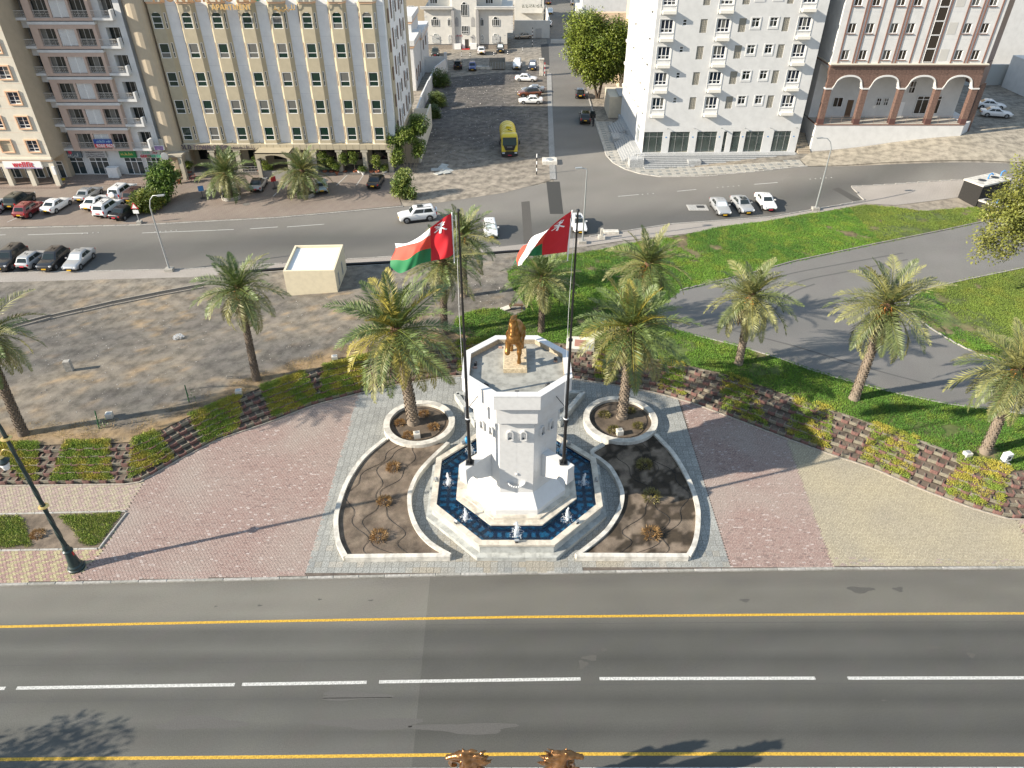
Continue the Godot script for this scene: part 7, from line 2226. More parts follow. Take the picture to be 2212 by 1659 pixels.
func build_palms() -> void:
	var L := [
		[555,820,515,620,0.86,1, "date palm with brown hanging fronds alone on the dirt lot",11,5,12],
		[960,721,957,566,0.92,1, "date palm on the lawn edge behind the left flagpole",12,3,6],
		[1003,640,1000,508,0.95,0, "windswept date palm between the footpath duct and the spread flag",13,1,3],
		[1169,717,1173,599,0.84,1, "date palm with orange dates on the lawn behind the folded flag",14,6,6],
		[1394,705,1401,570,0.98,0, "date palm at the rounded end of the ramp road",15,5,5],
		[1595,787,1624,637,0.92,4, "pale date palm leaning over the ramp road, nearest the tower's shadow",16,5,5],
		[1844,863,1920,657,1.05,4, "large pale date palm with a thick trunk beside the ramp road",17,6,4],
		[2126,978,2204,798,1.0,4, "pale date palm with dry drooping fronds by the white spotlight box",18,5,14],
		[52,938,-40,720,0.95,1, "date palm trunk leaning past the ornate lamp",19,4,9]]
	for p in L:
		var b := GT(p[0],p[1])
		palm(b,ZP(p[2],p[3],b.z),p[4],p[5],p[6],p[7],p[8],p[9])
	for q in [[893,914,856,712,1.22,2, "big date palm with yellowing fronds in the left round planter",21],[1343,902,1367,706,1.1,2, "date palm with yellow green fronds in the right round planter",22]]:
		var b := G(q[0],q[1],0.3)
		palm(b,ZP(q[2],q[3],b.z),q[4],q[5],q[6],q[7],0,6,54)
	for q in [[500,428,487,372,0.95,1, "date palm in a round kerb beside the silver saloon outside the hotel",23],[661,422,652,368,0.95,1, "date palm in a round kerb beside the pale blue saloon outside the hotel",24]]:
		var b := GT(q[0],q[1])
		palm(b,ZP(q[2],q[3],b.z),q[4],q[5],q[6],q[7],0,6,50)
		var o := thing("palm_kerb", "round concrete kerb full of ground cover under the palm by the " + ("silver" if q[0] < 600 else "pale blue") + " saloon", "planter",b)
		var mb := MB.new(); mb.lathe([Vector2(1.25,0),Vector2(1.25,0.42),Vector2(1.1,0.42),Vector2(1.1,0.25)],20); part(o, "kerb_ring",mb,M.concrete)
		mb = MB.new(); mb.lathe([Vector2(1.12,0.3),Vector2(0,0.34)],16); mb.col = Color(0.1,0.12,0.05); part(o, "planting",mb,mat("leaf_ground",lin(0.06,0.08,0.03),0.9, "fine",2.0))

# ---------- broadleaf ----------
func leaf_cluster(vr: int,leaves: int,rad: float,ls: float) -> ArrayMesh:
	var key := "lc%d_%d_%.2f_%.2f" % [vr,leaves,rad,ls]
	if mesh_cache.has(key): return mesh_cache[key]
	var r := RandomNumberGenerator.new(); r.seed = 90 + vr
	var mb := MB.new()
	for i in leaves:
		var d := Vector3(r.randf_range(-1,1),r.randf_range(-0.8,1),r.randf_range(-1,1)).normalized()
		var p := d*rad*pow(r.randf(),0.45)
		var f := (d + Vector3(r.randf_range(-0.7,0.7),-0.35 + r.randf_range(-0.4,0.3),r.randf_range(-0.7,0.7))).normalized()
		var s := f.cross(Vector3(r.randf_range(-0.4,0.4),1,r.randf_range(-0.4,0.4))).normalized()
		var l := ls*r.randf_range(0.7,1.3)
		var k := r.randf_range(0.7,1.3); mb.col = Color(k,k,k*0.9)
		var m := p + f*l*0.5
		mb.tri(p,m - s*l*0.28,m + s*l*0.28); mb.tri(m - s*l*0.28,p + f*l,m + s*l*0.28)
	mesh_cache[key] = mb.mesh()
	return mesh_cache[key]
func merged(root: Node,called: String,vr: int,crad: float,lsz: float,m: Material,xf: Array,cl: Array) -> void:
	var n := leaf_cluster(vr,34,crad,lsz)
	var ar := n.surface_get_arrays(0)
	var st := SurfaceTool.new(); st.begin(Mesh.PRIMITIVE_TRIANGLES)
	var tint := []
	for k in mini(6,cl.size()):
		var c: PackedColorArray = ar[Mesh.ARRAY_COLOR].duplicate()
		for i in c.size(): c[i] = Color(c[i].r*cl[k].r,c[i].g*cl[k].g,c[i].b*cl[k].b)
		var a2: Array = ar.duplicate(); a2[Mesh.ARRAY_COLOR] = c
		var am := ArrayMesh.new(); am.add_surface_from_arrays(Mesh.PRIMITIVE_TRIANGLES,a2)
		tint.append(am)
	for i in xf.size(): st.append_from(tint[i % tint.size()],0,xf[i])
	part(root,called,st.commit(),m)
func tree(called: String,label: String,cat: String,base: Vector3,blobs: Array,stems: Array,cols: Array,count: int,crad: float,lsz: float,sd: int,bark := "bark",group := "") -> void:
	# blobs: [centre relative to base,radii]; stems: list of point lists with end radii
	var r := RandomNumberGenerator.new(); r.seed = sd
	var t := thing(called,label,cat,base,0.0,group)
	mat("bark",lin(0.13,0.095,0.07),0.95, "fine",1.0); mat("bark_pale",lin(0.34,0.29,0.22),0.95, "fine",1.0)
	for s in stems:
		var mb := MB.new()
		var n: int = s[0].size()
		var rd := []
		for i in n: rd.append(lerpf(s[1],s[2],float(i)/(n - 1)))
		mb.tube(s[0],rd,8); part(t, "trunk",mb,M[bark])
	var tot := 0.0
	for b in blobs: tot += b[1].x*b[1].y*b[1].z
	var xf := []; var cl := []
	for b in blobs:
		var n := int(count*b[1].x*b[1].y*b[1].z/tot) + 1
		for i in n:
			var d := Vector3(r.randf_range(-1,1),r.randf_range(-1,1),r.randf_range(-1,1)).normalized()
			var p: Vector3 = b[0] + d*b[1]*pow(r.randf(),0.38)*r.randf_range(0.82,1.08)
			var s := r.randf_range(0.7,1.25)
			xf.append(Transform3D(Basis(Vector3.UP,r.randf()*TAU)*Basis(Vector3.RIGHT,r.randf_range(-0.7,0.7))*Basis.from_scale(Vector3.ONE*s),p))
			var q := r.randf()
			cl.append(cols[0].lerp(cols[1],q)*r.randf_range(0.8,1.2))
	var m := vcol(mat("leaves",Color.WHITE,0.55))
	m.backlight_enabled = true; m.backlight = Color(0.22,0.26,0.06)
	merged(t, "crown",sd % 3,crad,lsz,m,xf,cl)

func build_trees() -> void:
	var dk := [Color(0.085,0.14,0.018),Color(0.25,0.29,0.04)]
	var b := GT(1291,212)
	tree("street_tree", "large leafy green tree spreading over the side street", "tree",b,[[Vector3(-0.6,8.6,0),Vector3(6.2,4.4,5.4)],[Vector3(-3.0,12.2,-0.5),Vector3(4.0,3.4,3.6)],[Vector3(2.4,11.0,0),Vector3(3.8,3.2,3.4)],[Vector3(0.2,5.4,0.8),Vector3(4.0,2.4,3.4)],[Vector3(3.8,6.6,0),Vector3(2.8,2.0,2.6)],[Vector3(-1.0,3.6,0.6),Vector3(1.4,1.6,1.4)]],
		[[[Vector3(0.1,0,0),Vector3(0.5,2.2,0),Vector3(1.2,5.0,0),Vector3(1.6,9.0,0)],0.32,0.1],[[Vector3(-0.1,0,0),Vector3(-0.7,2.2,0.2),Vector3(-1.6,5.0,0),Vector3(-2.4,10.0,0)],0.28,0.08],[[Vector3(0.5,2.4,0),Vector3(2.6,5.5,0.4),Vector3(3.8,7.5,0)],0.16,0.05]],dk,2000,0.85,0.38,3)
	b = GT(2275,640)
	var c := ZP(2208,452,b.z) - b
	tree("edge_tree", "loose leafed olive green tree overhanging the ramp road", "tree",b,[[c,Vector3(3.6,3.4,3.2)],[c + Vector3(0.4,3.0,0),Vector3(2.8,2.4,2.4)],[c + Vector3(-1.4,-3.0,0.6),Vector3(2.4,2.0,2.0)],[c + Vector3(2.0,-0.5,0),Vector3(3,3.4,3)],[c + Vector3(-2.2,0.6,0),Vector3(1.5,1.4,1.5)]],
		[[[Vector3(0.2,0,0),Vector3(0.6,3.0,0),c + Vector3(0.8,-1,0),c + Vector3(0,2,0)],0.3,0.06],[[Vector3(0.6,3.0,0),c + Vector3(-1.0,-1.6,0.3),c + Vector3(-2.2,-2.2,0.5)],0.14,0.03]],[Color(0.10,0.13,0.022),Color(0.25,0.25,0.055)],720,0.62,0.24,4)
	# hedge bushes by the forecourt
	b = GT(356,436)
	tree("bush", "tall dark green bush between the barber shop and the hotel forecourt", "bush",b,[[Vector3(0,2.6,-0.8),Vector3(1.9,1.9,1.8)],[Vector3(-0.3,1.4,0.4),Vector3(1.7,1.3,1.6)],[Vector3(0.2,3.8,-1.4),Vector3(1.3,1.3,1.3)]],[[[Vector3(0,0,0),Vector3(0.1,1.5,-0.4),Vector3(0,3.0,-0.8)],0.12,0.04]],[Color(0.04,0.10,0.016),Color(0.14,0.21,0.03)],420,0.5,0.28,5)
	b = GT(318,458)
	tree("bush", "yellowish green bush beside the black saloon and warning sign", "bush",b,[[Vector3(0.4,1.5,-0.4),Vector3(1.8,1.3,1.5)],[Vector3(-0.6,1.2,0.0),Vector3(1.3,1.1,1.2)]],[[[Vector3(0,0,0),Vector3(0.2,1.4,-0.2)],0.1,0.04]],[Color(0.10,0.14,0.018),Color(0.27,0.26,0.03)],300,0.45,0.24,6)
	# multi-stemmed shrubs at the hotel's right corner
	b = GT(884,372)
	tree("multi_stem_shrub", "tall many stemmed shrub at the hotel corner by the gravel lot", "shrub",b,[[Vector3(-1.9,4.6,0),Vector3(1.3,1.0,1.2)],[Vector3(0.0,5.3,-0.6),Vector3(1.5,1.1,1.3)],[Vector3(1.6,6.4,-1.6),Vector3(1.4,1.4,1.2)],[Vector3(-1.6,2.6,0.5),Vector3(1.0,1.3,0.9)],[Vector3(1.6,3.4,-0.5),Vector3(0.9,1.4,0.9)]],
		[[[Vector3(-0.4,0,0),Vector3(-1.0,2.6,0),Vector3(-1.8,4.8,0)],0.06,0.03],[[Vector3(-0.1,0,0),Vector3(-0.3,2.6,0),Vector3(-0.2,5.2,-0.4)],0.06,0.03],[[Vector3(0.2,0,0),Vector3(0.5,2.8,-0.3),Vector3(0.6,5.4,-0.8)],0.06,0.03],[[Vector3(0.6,0,-0.3),Vector3(1.2,3.0,-0.8),Vector3(1.6,6.2,-1.5)],0.06,0.03],[[Vector3(0.9,0,-0.3),Vector3(1.7,3.2,-0.6),Vector3(2.1,6.0,-1.6)],0.05,0.03]],[Color(0.075,0.13,0.02),Color(0.20,0.25,0.045)],420,0.42,0.26,7, "bark_pale")
	b = GT(872,428)
	tree("shrub", "light green shrub in the stony corner beside the black saloon", "shrub",b,[[Vector3(-0.3,1.5,0),Vector3(1.2,1.2,1.0)],[Vector3(0.2,2.7,-0.5),Vector3(1.1,1.0,1.0)],[Vector3(0.9,0.8,0.2),Vector3(0.9,0.8,0.8)]],[[[Vector3(0,0,0),Vector3(0,2.4,-0.3)],0.06,0.03],[[Vector3(0.2,0,0),Vector3(0.4,2.2,-0.2)],0.05,0.03]],[Color(0.09,0.15,0.025),Color(0.22,0.26,0.06)],230,0.42,0.24,8, "bark_pale")
	for q in [[934,252,1.3,1.5, "low round green bush at the foot of the stepped boundary wall",9],[944,228,1.7,2.0, "wide green bush halfway along the stepped boundary wall",10],[950,186,2.2,2.6, "climbing bush topping the stepped boundary wall by the jeep",11]]:
		b = GT(q[0],q[1])
		tree("lot_bush",q[4], "bush",b,[[Vector3(0,q[3]*0.6,0),Vector3(q[2],q[3]*0.7,q[2])],[Vector3(0.5,q[3]*0.4,0.6),Vector3(q[2]*0.8,q[3]*0.5,q[2]*0.8)]],[[[Vector3(0,0,0),Vector3(0,q[3]*0.5,0)],0.08,0.04]],[Color(0.045,0.085,0.016),Color(0.12,0.155,0.03)],200,0.42,0.22,q[5])
	# tree beyond the left edge of the frame whose shade falls on the road
	tree("roadside_tree", "roadside tree standing left of the road's near kerb", "tree",Vector3(-36.5,0,-13.5),[[Vector3(0,6.0,0),Vector3(3.4,2.2,2.6)],[Vector3(1.6,5.2,0.4),Vector3(2.2,1.6,1.8)]],[[[Vector3(0,0,0),Vector3(0.2,2.5,0),Vector3(0,6.0,0)],0.22,0.06]],dk,110,0.6,0.24,12)
	# pots along the hotel
	var pots := [[702.7,376,2.6,0],[717,376,2.0,0],[728.6,377.4,1.2,0],[745.8,376,2.7,0],[767.9,376,2.9,0],[777.7,376.6,0.0,1],[785,377.4,0.6,1],[802.8,376.6,0.0,0],[815.4,376.6,2.2,0],[831.7,376.6,0.8,1],[563,375,2.2,0],[576,377,1.4,0],[584,381,0.9,0],[388,396,1.3,0],[411,377,1.5,0]]
	var pl_ := ["slim tree in a terracotta pot by the cafe window", "bushy plant in a terracotta pot under the hotel arcade", "low bushy plant in a terracotta pot before the arcade", "round topped tree in a terracotta pot before the arcade", "tallest tree in a terracotta pot before the arcade", "empty white tub before the hotel arcade", "white bucket with a small plant before the arcade", "empty terracotta pot behind the black saloon", "thin stemmed tree in a terracotta pot behind the black saloon", "white bowl with a dry plant at the arcade's end", "tall leafy plant in a pot by the hotel entrance canopy", "bright green plant in a pot by the hotel entrance canopy", "small plant in a pot at the edge of the entrance planting", "white flowering plant in a terracotta pot beside the tall bush", "spiky plant in a terracotta pot at the cafe steps"]
	for i in pots.size():
		var q: Array = pots[i]
		b = GT(q[0],q[1])
		var t := thing("potted_plant",pl_[i], "plant pot",b,0.0, "pots outside the hotel")
		var mb := MB.new(); mb.lathe([Vector2(0.2,0),Vector2(0.3,0.42),Vector2(0.34,0.42),Vector2(0.34,0.52),Vector2(0.28,0.52),Vector2(0.26,0.40),Vector2(0,0.4)],14); part(t, "pot",mb,M.terracotta if q[3] == 0 else M.frame_white)
		if q[2] > 0.1:
			mb = MB.new(); mb.tube([Vector3(0,0.4,0),Vector3(0.05,0.4 + q[2]*0.6,0)],[0.03,0.02],5); part(t, "stem",mb,M.bark_pale)
			var xf := []; var cl := []
			var r := RandomNumberGenerator.new(); r.seed = 300 + i
			for k in int(14 + q[2]*14):
				var d := Vector3(r.randf_range(-1,1),r.randf_range(-1,1),r.randf_range(-1,1)).normalized()*pow(r.randf(),0.4)
				xf.append(Transform3D(Basis(Vector3.UP,r.randf()*TAU).scaled(Vector3.ONE*r.randf_range(0.5,0.9)),Vector3(0,0.5 + q[2]*0.68,0) + d*Vector3(0.55,q[2]*0.36,0.5)))
				cl.append(Color(0.05,0.10,0.018).lerp(Color(0.2,0.24,0.04),r.randf()))
			merged(t, "foliage",0,0.42,0.26,M.leaves,xf,cl)

# ---------- vehicles: local +x is forward,+z the right-hand side ----------
const CAR := {
	"sedan": {"L": 4.6, "W": 1.79, "H": 1.46, "belt": 0.93, "hood": 0.86, "tail": 1.0, "xf0": 0.95, "xf1": 0.28, "xr1": -1.02, "xr0": -1.72, "wr": 0.32, "gc": 0.20},
	"hatch": {"L": 4.0, "W": 1.70, "H": 1.52, "belt": 0.95, "hood": 0.90, "tail": 0.98, "xf0": 1.0, "xf1": 0.35, "xr1": -1.45, "xr0": -1.86, "wr": 0.31, "gc": 0.20},
	"suv": {"L": 4.75, "W": 1.90, "H": 1.82, "belt": 1.15, "hood": 1.10, "tail": 1.15, "xf0": 1.0, "xf1": 0.45, "xr1": -2.0, "xr0": -2.25, "wr": 0.40, "gc": 0.28},
	"cross": {"L": 4.45, "W": 1.84, "H": 1.66, "belt": 1.05, "hood": 1.0, "tail": 1.06, "xf0": 1.0, "xf1": 0.38, "xr1": -1.6, "xr0": -2.05, "wr": 0.36, "gc": 0.24},
	"jeep": {"L": 4.3, "W": 1.88, "H": 1.86, "belt": 1.12, "hood": 1.10, "tail": 1.12, "xf0": 0.75, "xf1": 0.52, "xr1": -1.95, "xr0": -2.0, "wr": 0.42, "gc": 0.32}}
func car_meshes(ty: String) -> Dictionary:
	if mesh_cache.has("car_" + ty): return mesh_cache["car_" + ty]
	var c: Dictionary = CAR[ty]
	var D := {}
	var hl: float = c.L/2; var hw: float = c.W/2
	# body shell
	var st := [[-1.0,0.62,c.tail - 0.22,0.80],[-0.985,0.45,c.tail - 0.06,0.88],[-0.93,0.30,c.tail,0.95],[-0.75,c.gc,c.tail + 0.01,0.99],[-0.45,c.gc,c.belt + 0.02,1.0],[0.0,c.gc,c.belt,1.0],[0.35,c.gc,c.belt - 0.01,1.0],[0.5,c.gc,c.hood + 0.03,0.99],[0.75,c.gc,c.hood - 0.02,0.97],[0.9,0.28,c.hood - 0.10,0.92],[0.975,0.34,c.hood - 0.20,0.84],[1.0,0.46,c.hood - 0.32,0.74]]
	var rows := []
	for s in st:
		var x: float = s[0]*hl; var yb: float = s[1]; var yt: float = s[2]; var w: float = hw*s[3]
		var half := [Vector2(w*0.84,yb),Vector2(w*0.97,yb + (yt - yb)*0.18),Vector2(w,yb + (yt - yb)*0.5),Vector2(w*0.985,yb + (yt - yb)*0.75),Vector2(w*0.93,yt - 0.05),Vector2(w*0.84,yt),Vector2(w*0.4,yt + 0.02)]
		var rw := []
		for q in half: rw.append(Vector3(x,q.y,-q.x))
		for k in range(half.size() - 1,-1,-1): rw.append(Vector3(x,half[k].y,half[k].x))
		rows.append(rw)
	var mb := MB.new(); mb.grid(rows)
	for e in [0,rows.size() - 1]:
		var rw: Array = rows[e]
		for k in range(1,rw.size() - 1):
			if e == 0: mb.tri(rw[0],rw[k],rw[k + 1])
			else: mb.tri(rw[0],rw[k + 1],rw[k])
	D.body = mb.mesh()
	# greenhouse
	var R := func(xf: float,xr: float,w: float,y: float) -> Array:
		return [Vector3(xf,y,w*0.80),Vector3(xf,y,-w*0.80),Vector3(xf - 0.14,y,-w),Vector3(xr + 0.12,y,-w),Vector3(xr,y,-w*0.80),Vector3(xr,y,w*0.80),Vector3(xr + 0.12,y,w),Vector3(xf - 0.14,y,w)]
	var w0 := hw*0.92; var w1 := hw*0.74
	var base: Array = R.call(c.xf0,c.xr0,w0,c.belt - 0.06); var mid: Array = R.call(c.xf1 + 0.03,c.xr1 - 0.02,w1*1.03,c.H - 0.13); var roof: Array = R.call(c.xf1 - 0.10,c.xr1 + 0.08,w1*0.93,c.H - 0.035); var rtop: Array = R.call(c.xf1 - 0.4,c.xr1 + 0.35,w1*0.6,c.H); var rc: Array = R.call((c.xf1 + c.xr1)/2 + 0.02,(c.xf1 + c.xr1)/2 - 0.02,0.02,c.H + 0.005)
	mb = MB.new()
	for k in 8:
		var j := (k + 1) % 8
		mb.quad(base[k],base[j],mid[j],mid[k])
	mb.grid([mid,roof,rtop,rc],true)
	D.cabin = mb.mesh()
	var Q := func(a: Vector3,b: Vector3,d: Vector3,e: Vector3) -> MB:
		var m := MB.new()
		var n := (b - a).cross(d - a).normalized()*0.012
		m.quad(a + n,b + n,d + n,e + n)
		return m
	var yb0: float = c.belt - 0.06
	var F := func(p: Vector3,q: Vector3,t: float) -> Vector3: return p.lerp(q,t)
	D.wind = Q.call(F.call(base[0],mid[0],0.14).lerp(F.call(base[1],mid[1],0.14),0.03),F.call(base[1],mid[1],0.14).lerp(F.call(base[0],mid[0],0.14),0.03),F.call(base[1],mid[1],0.95).lerp(F.call(base[0],mid[0],0.95),0.04),F.call(base[0],mid[0],0.95).lerp(F.call(base[1],mid[1],0.95),0.04)).mesh()
	D.rear = Q.call(F.call(base[4],mid[4],0.2).lerp(F.call(base[5],mid[5],0.2),0.03),F.call(base[5],mid[5],0.2).lerp(F.call(base[4],mid[4],0.2),0.03),F.call(base[5],mid[5],0.93).lerp(F.call(base[4],mid[4],0.93),0.05),F.call(base[4],mid[4],0.93).lerp(F.call(base[5],mid[5],0.93),0.05)).mesh()
	D.side = []
	for sg in [0,1]:
		var i0 := 2 if sg == 0 else 7; var i1 := 3 if sg == 0 else 6
		for rg in [[0.05,0.50],[0.54,0.93]]:
			var B := func(u: float,v: float) -> Vector3: return base[i0].lerp(base[i1],u).lerp(mid[i0].lerp(mid[i1],u),v)
			var u0: float = rg[0]; var u1: float = rg[1]
			var a: Vector3 = B.call(u0,0.2); var b: Vector3 = B.call(u1,0.2); var d: Vector3 = B.call(u1 if rg[0] < 0.3 else u1 - 0.03,0.9); var e: Vector3 = B.call(u0 + (0.03 if rg[0] < 0.3 else 0.0),0.9)
			D.side.append((Q.call(a,b,d,e) if sg == 0 else Q.call(b,a,e,d)).mesh())
	# arches,lights,grille,plates
	var wx := [hl*0.62,-hl*0.60]
	D.wx = wx
	mb = MB.new()
	for x in wx:
		for sg in [-1,1]:
			for k in 10:
				var a0 := PI*k/10; var a1 := PI*(k + 1)/10
				var r0: float = c.wr*1.0; var r1: float = c.wr*1.2
				var z: float = sg*(hw*1.004)
				var p := [Vector3(x + cos(a0)*r0,c.wr + sin(a0)*r0,z),Vector3(x + cos(a1)*r0,c.wr + sin(a1)*r0,z),Vector3(x + cos(a1)*r1,c.wr + sin(a1)*r1,z),Vector3(x + cos(a0)*r1,c.wr + sin(a0)*r1,z)]
				if sg > 0: mb.quad(p[0],p[3],p[2],p[1])
				else: mb.quad(p[0],p[1],p[2],p[3])
	mb.span(-hl*0.45,hl*0.45,c.gc - 0.04,c.gc + 0.06,-hw*0.985,hw*0.985)
	D.trim = mb.mesh()
	var tr := MB.new()
	tr.lathe([Vector2(c.wr*0.60,-0.10),Vector2(c.wr*0.95,-0.11),Vector2(c.wr,-0.06),Vector2(c.wr,0.06),Vector2(c.wr*0.95,0.11),Vector2(c.wr*0.60,0.10)],18,Vector3.ZERO,Basis(Vector3.RIGHT,PI/2)); D.tyre = tr.mesh()
	tr = MB.new()
	for sg in [-1,1]:
		for k in 5:
			var a := TAU*k/5
			tr.box(Vector3(cos(a)*c.wr*0.33,sin(a)*c.wr*0.33,sg*0.085),Vector3(c.wr*0.56,0.09,0.03),Basis(Vector3(0,0,1),a))
	tr.lathe([Vector2(c.wr*0.52,-0.09),Vector2(c.wr*0.64,-0.095),Vector2(c.wr*0.64,0.095),Vector2(c.wr*0.52,0.09)],16,Vector3.ZERO,Basis(Vector3.RIGHT,PI/2))
	D.rim = tr.mesh()
	tr = MB.new(); tr.lathe([Vector2(c.wr*0.6,-0.05),Vector2(c.wr*0.6,0.05)],12,Vector3.ZERO,Basis(Vector3.RIGHT,PI/2)); tr.lathe([Vector2(c.wr*0.6,0.05),Vector2(0,0.05)],12,Vector3.ZERO,Basis(Vector3.RIGHT,PI/2)); tr.lathe([Vector2(0,-0.05),Vector2(c.wr*0.6,-0.05)],12,Vector3.ZERO,Basis(Vector3.RIGHT,PI/2)); D.disc = tr.mesh()
	mb = MB.new(); mb.box(Vector3(hl*0.935,c.hood - 0.24,0),Vector3(0.20,0.14,0.36),Basis(Vector3.UP,0.5)); D.head = mb.mesh()
	mb = MB.new(); mb.box(Vector3(-hl*0.965,c.tail - 0.2,0),Vector3(0.12,0.18 if ty != "suv" else 0.34,0.34),Basis(Vector3.UP,-0.35)); D.tail = mb.mesh()
	mb = MB.new(); mb.box(Vector3(hl*0.985,c.hood - 0.42,0),Vector3(0.10,0.2,c.W*0.42)); mb.box(Vector3(hl*0.97,0.36,0),Vector3(0.14,0.14,c.W*0.6)); D.grille = mb.mesh()
	mb = MB.new(); mb.box(Vector3(hl*1.012,c.hood - 0.52,0),Vector3(0.04,0.13,0.48)); D.fplate = mb.mesh()
	mb = MB.new(); mb.box(Vector3(-hl*1.006,c.tail - 0.36,0),Vector3(0.05,0.14,0.48)); D.rplate = mb.mesh()
	mb = MB.new(); mb.box(Vector3(c.xf0 - 0.32,c.belt + 0.08,0),Vector3(0.12,0.14,0.2)); D.mirror = mb.mesh()
	mb = MB.new(); mb.span(c.xr1 + 0.3,c.xf1 - 0.3,c.H - 0.0,c.H + 0.05,-0.02,0.02); D.rack = mb.mesh()
	mb = MB.new(); mb.bevel(Vector3((c.xf1 + c.xr1)/2 + 0.35,c.H + 0.0,0),Vector3(0.75,0.03,0.8),0.008); D.sunroof = mb.mesh()
	mb = MB.new(); mb.lathe([Vector2(0,-0.1),Vector2(0.36,-0.1),Vector2(0.38,0.0),Vector2(0.33,0.08),Vector2(0,0.1)],16,Vector3(-hl - 0.08,c.belt - 0.02,0),Basis(Vector3(0,0,1),PI/2)); D.spare = mb.mesh()
	mesh_cache["car_" + ty] = D
	return D
func paint(key: String) -> StandardMaterial3D:
	if M.has("paint_" + key): return M["paint_" + key]
	var c: Color = {"white": Color(0.76,0.76,0.75), "silver": Color(0.42,0.43,0.44), "grey": Color(0.22,0.24,0.26), "black": Color(0.012,0.012,0.014), "darkgreen": Color(0.035,0.042,0.034), "red": Color(0.20,0.016,0.02), "brown": Color(0.07,0.035,0.028), "blue": Color(0.03,0.05,0.19), "paleblue": Color(0.32,0.42,0.46), "navy": Color(0.018,0.022,0.04), "copper": Color(0.20,0.06,0.025), "beige": Color(0.42,0.38,0.32)}[key]
	var m := mat("paint_" + key,lin(c.r,c.g,c.b),0.32)
	m.metallic = 0.35 if key in ["silver", "grey", "paleblue", "darkgreen", "copper", "beige"] else 0.0
	m.clearcoat_enabled = true; m.clearcoat = 0.8; m.clearcoat_roughness = 0.06
	return m
func car(ty: String,col: String,f: Array,rr: Array,label: String,opt := {}) -> Node3D:
	var pf := GT(f[0],f[1]); var pr := GT(rr[0],rr[1])
	var mid := (pf + pr)/2
	var d := pf - pr
	mid.y = hgt(mid.x,mid.z) + (0.0)
	var t := thing("parked_car",label, "car",mid,-atan2(d.z,d.x),opt.get("group", "parked cars"))
	var D := car_meshes(ty)
	var c: Dictionary = CAR[ty]
	var pm := paint(col)
	part(t, "body",D.body,pm); part(t, "cabin",D.cabin,paint(opt.get("roof",col)))
	var g: Material = M.glass_dark
	part(t, "windscreen",D.wind,mat("sunshade",lin(0.62,0.70,0.72),0.25) if opt.has("shade") else mat("glass_car",lin(0.02,0.028,0.03),0.05))
	part(t, "rear_window",D.rear,M.glass_car)
	for s in D.side: part(t, "side_window",s,M.glass_car)
	part(t, "lower_trim",D.trim,M.plastic_black)
	for x in D.wx:
		for sg in [-1,1]:
			var w := part(t, "wheel",D.disc,M.plastic_black,Vector3(x,c.wr,sg*(c.W/2 - 0.10)))
			part(w, "tyre",D.tyre,M.tyre); part(w, "rim",D.rim,M.rim if not opt.has("blackrim") else M.plastic_black)
	for sg in [-1,1]:
		var o := part(t, "headlight",D.head,M.headlight,Vector3(0,0,sg*c.W*0.34)); o.scale.z = sg
		o = part(t, "taillight",D.tail,M.taillight,Vector3(0,0,sg*c.W*0.36)); o.scale.z = sg
		part(t, "mirror",D.mirror,pm,Vector3(0,0,sg*(c.W/2 + 0.06)))
	part(t, "grille",D.grille,M.plastic_black)
	var pl: Material = M.plate_red if opt.has("redplate") else M.plate_yellow
	part(t, "number_plate",D.fplate,pl); part(t, "number_plate",D.rplate,pl)
	if opt.has("rack"):
		for sg in [-1,1]: part(t, "roof_rail",D.rack,M.plastic_black,Vector3(0,0,sg*c.W*0.31))
	if opt.has("sunroof"): part(t, "sunroof",D.sunroof,M.glass_car)
	if opt.has("spare"): part(t, "spare_wheel",D.spare,M.tyre if opt.spare == 1 else pm)
	return t

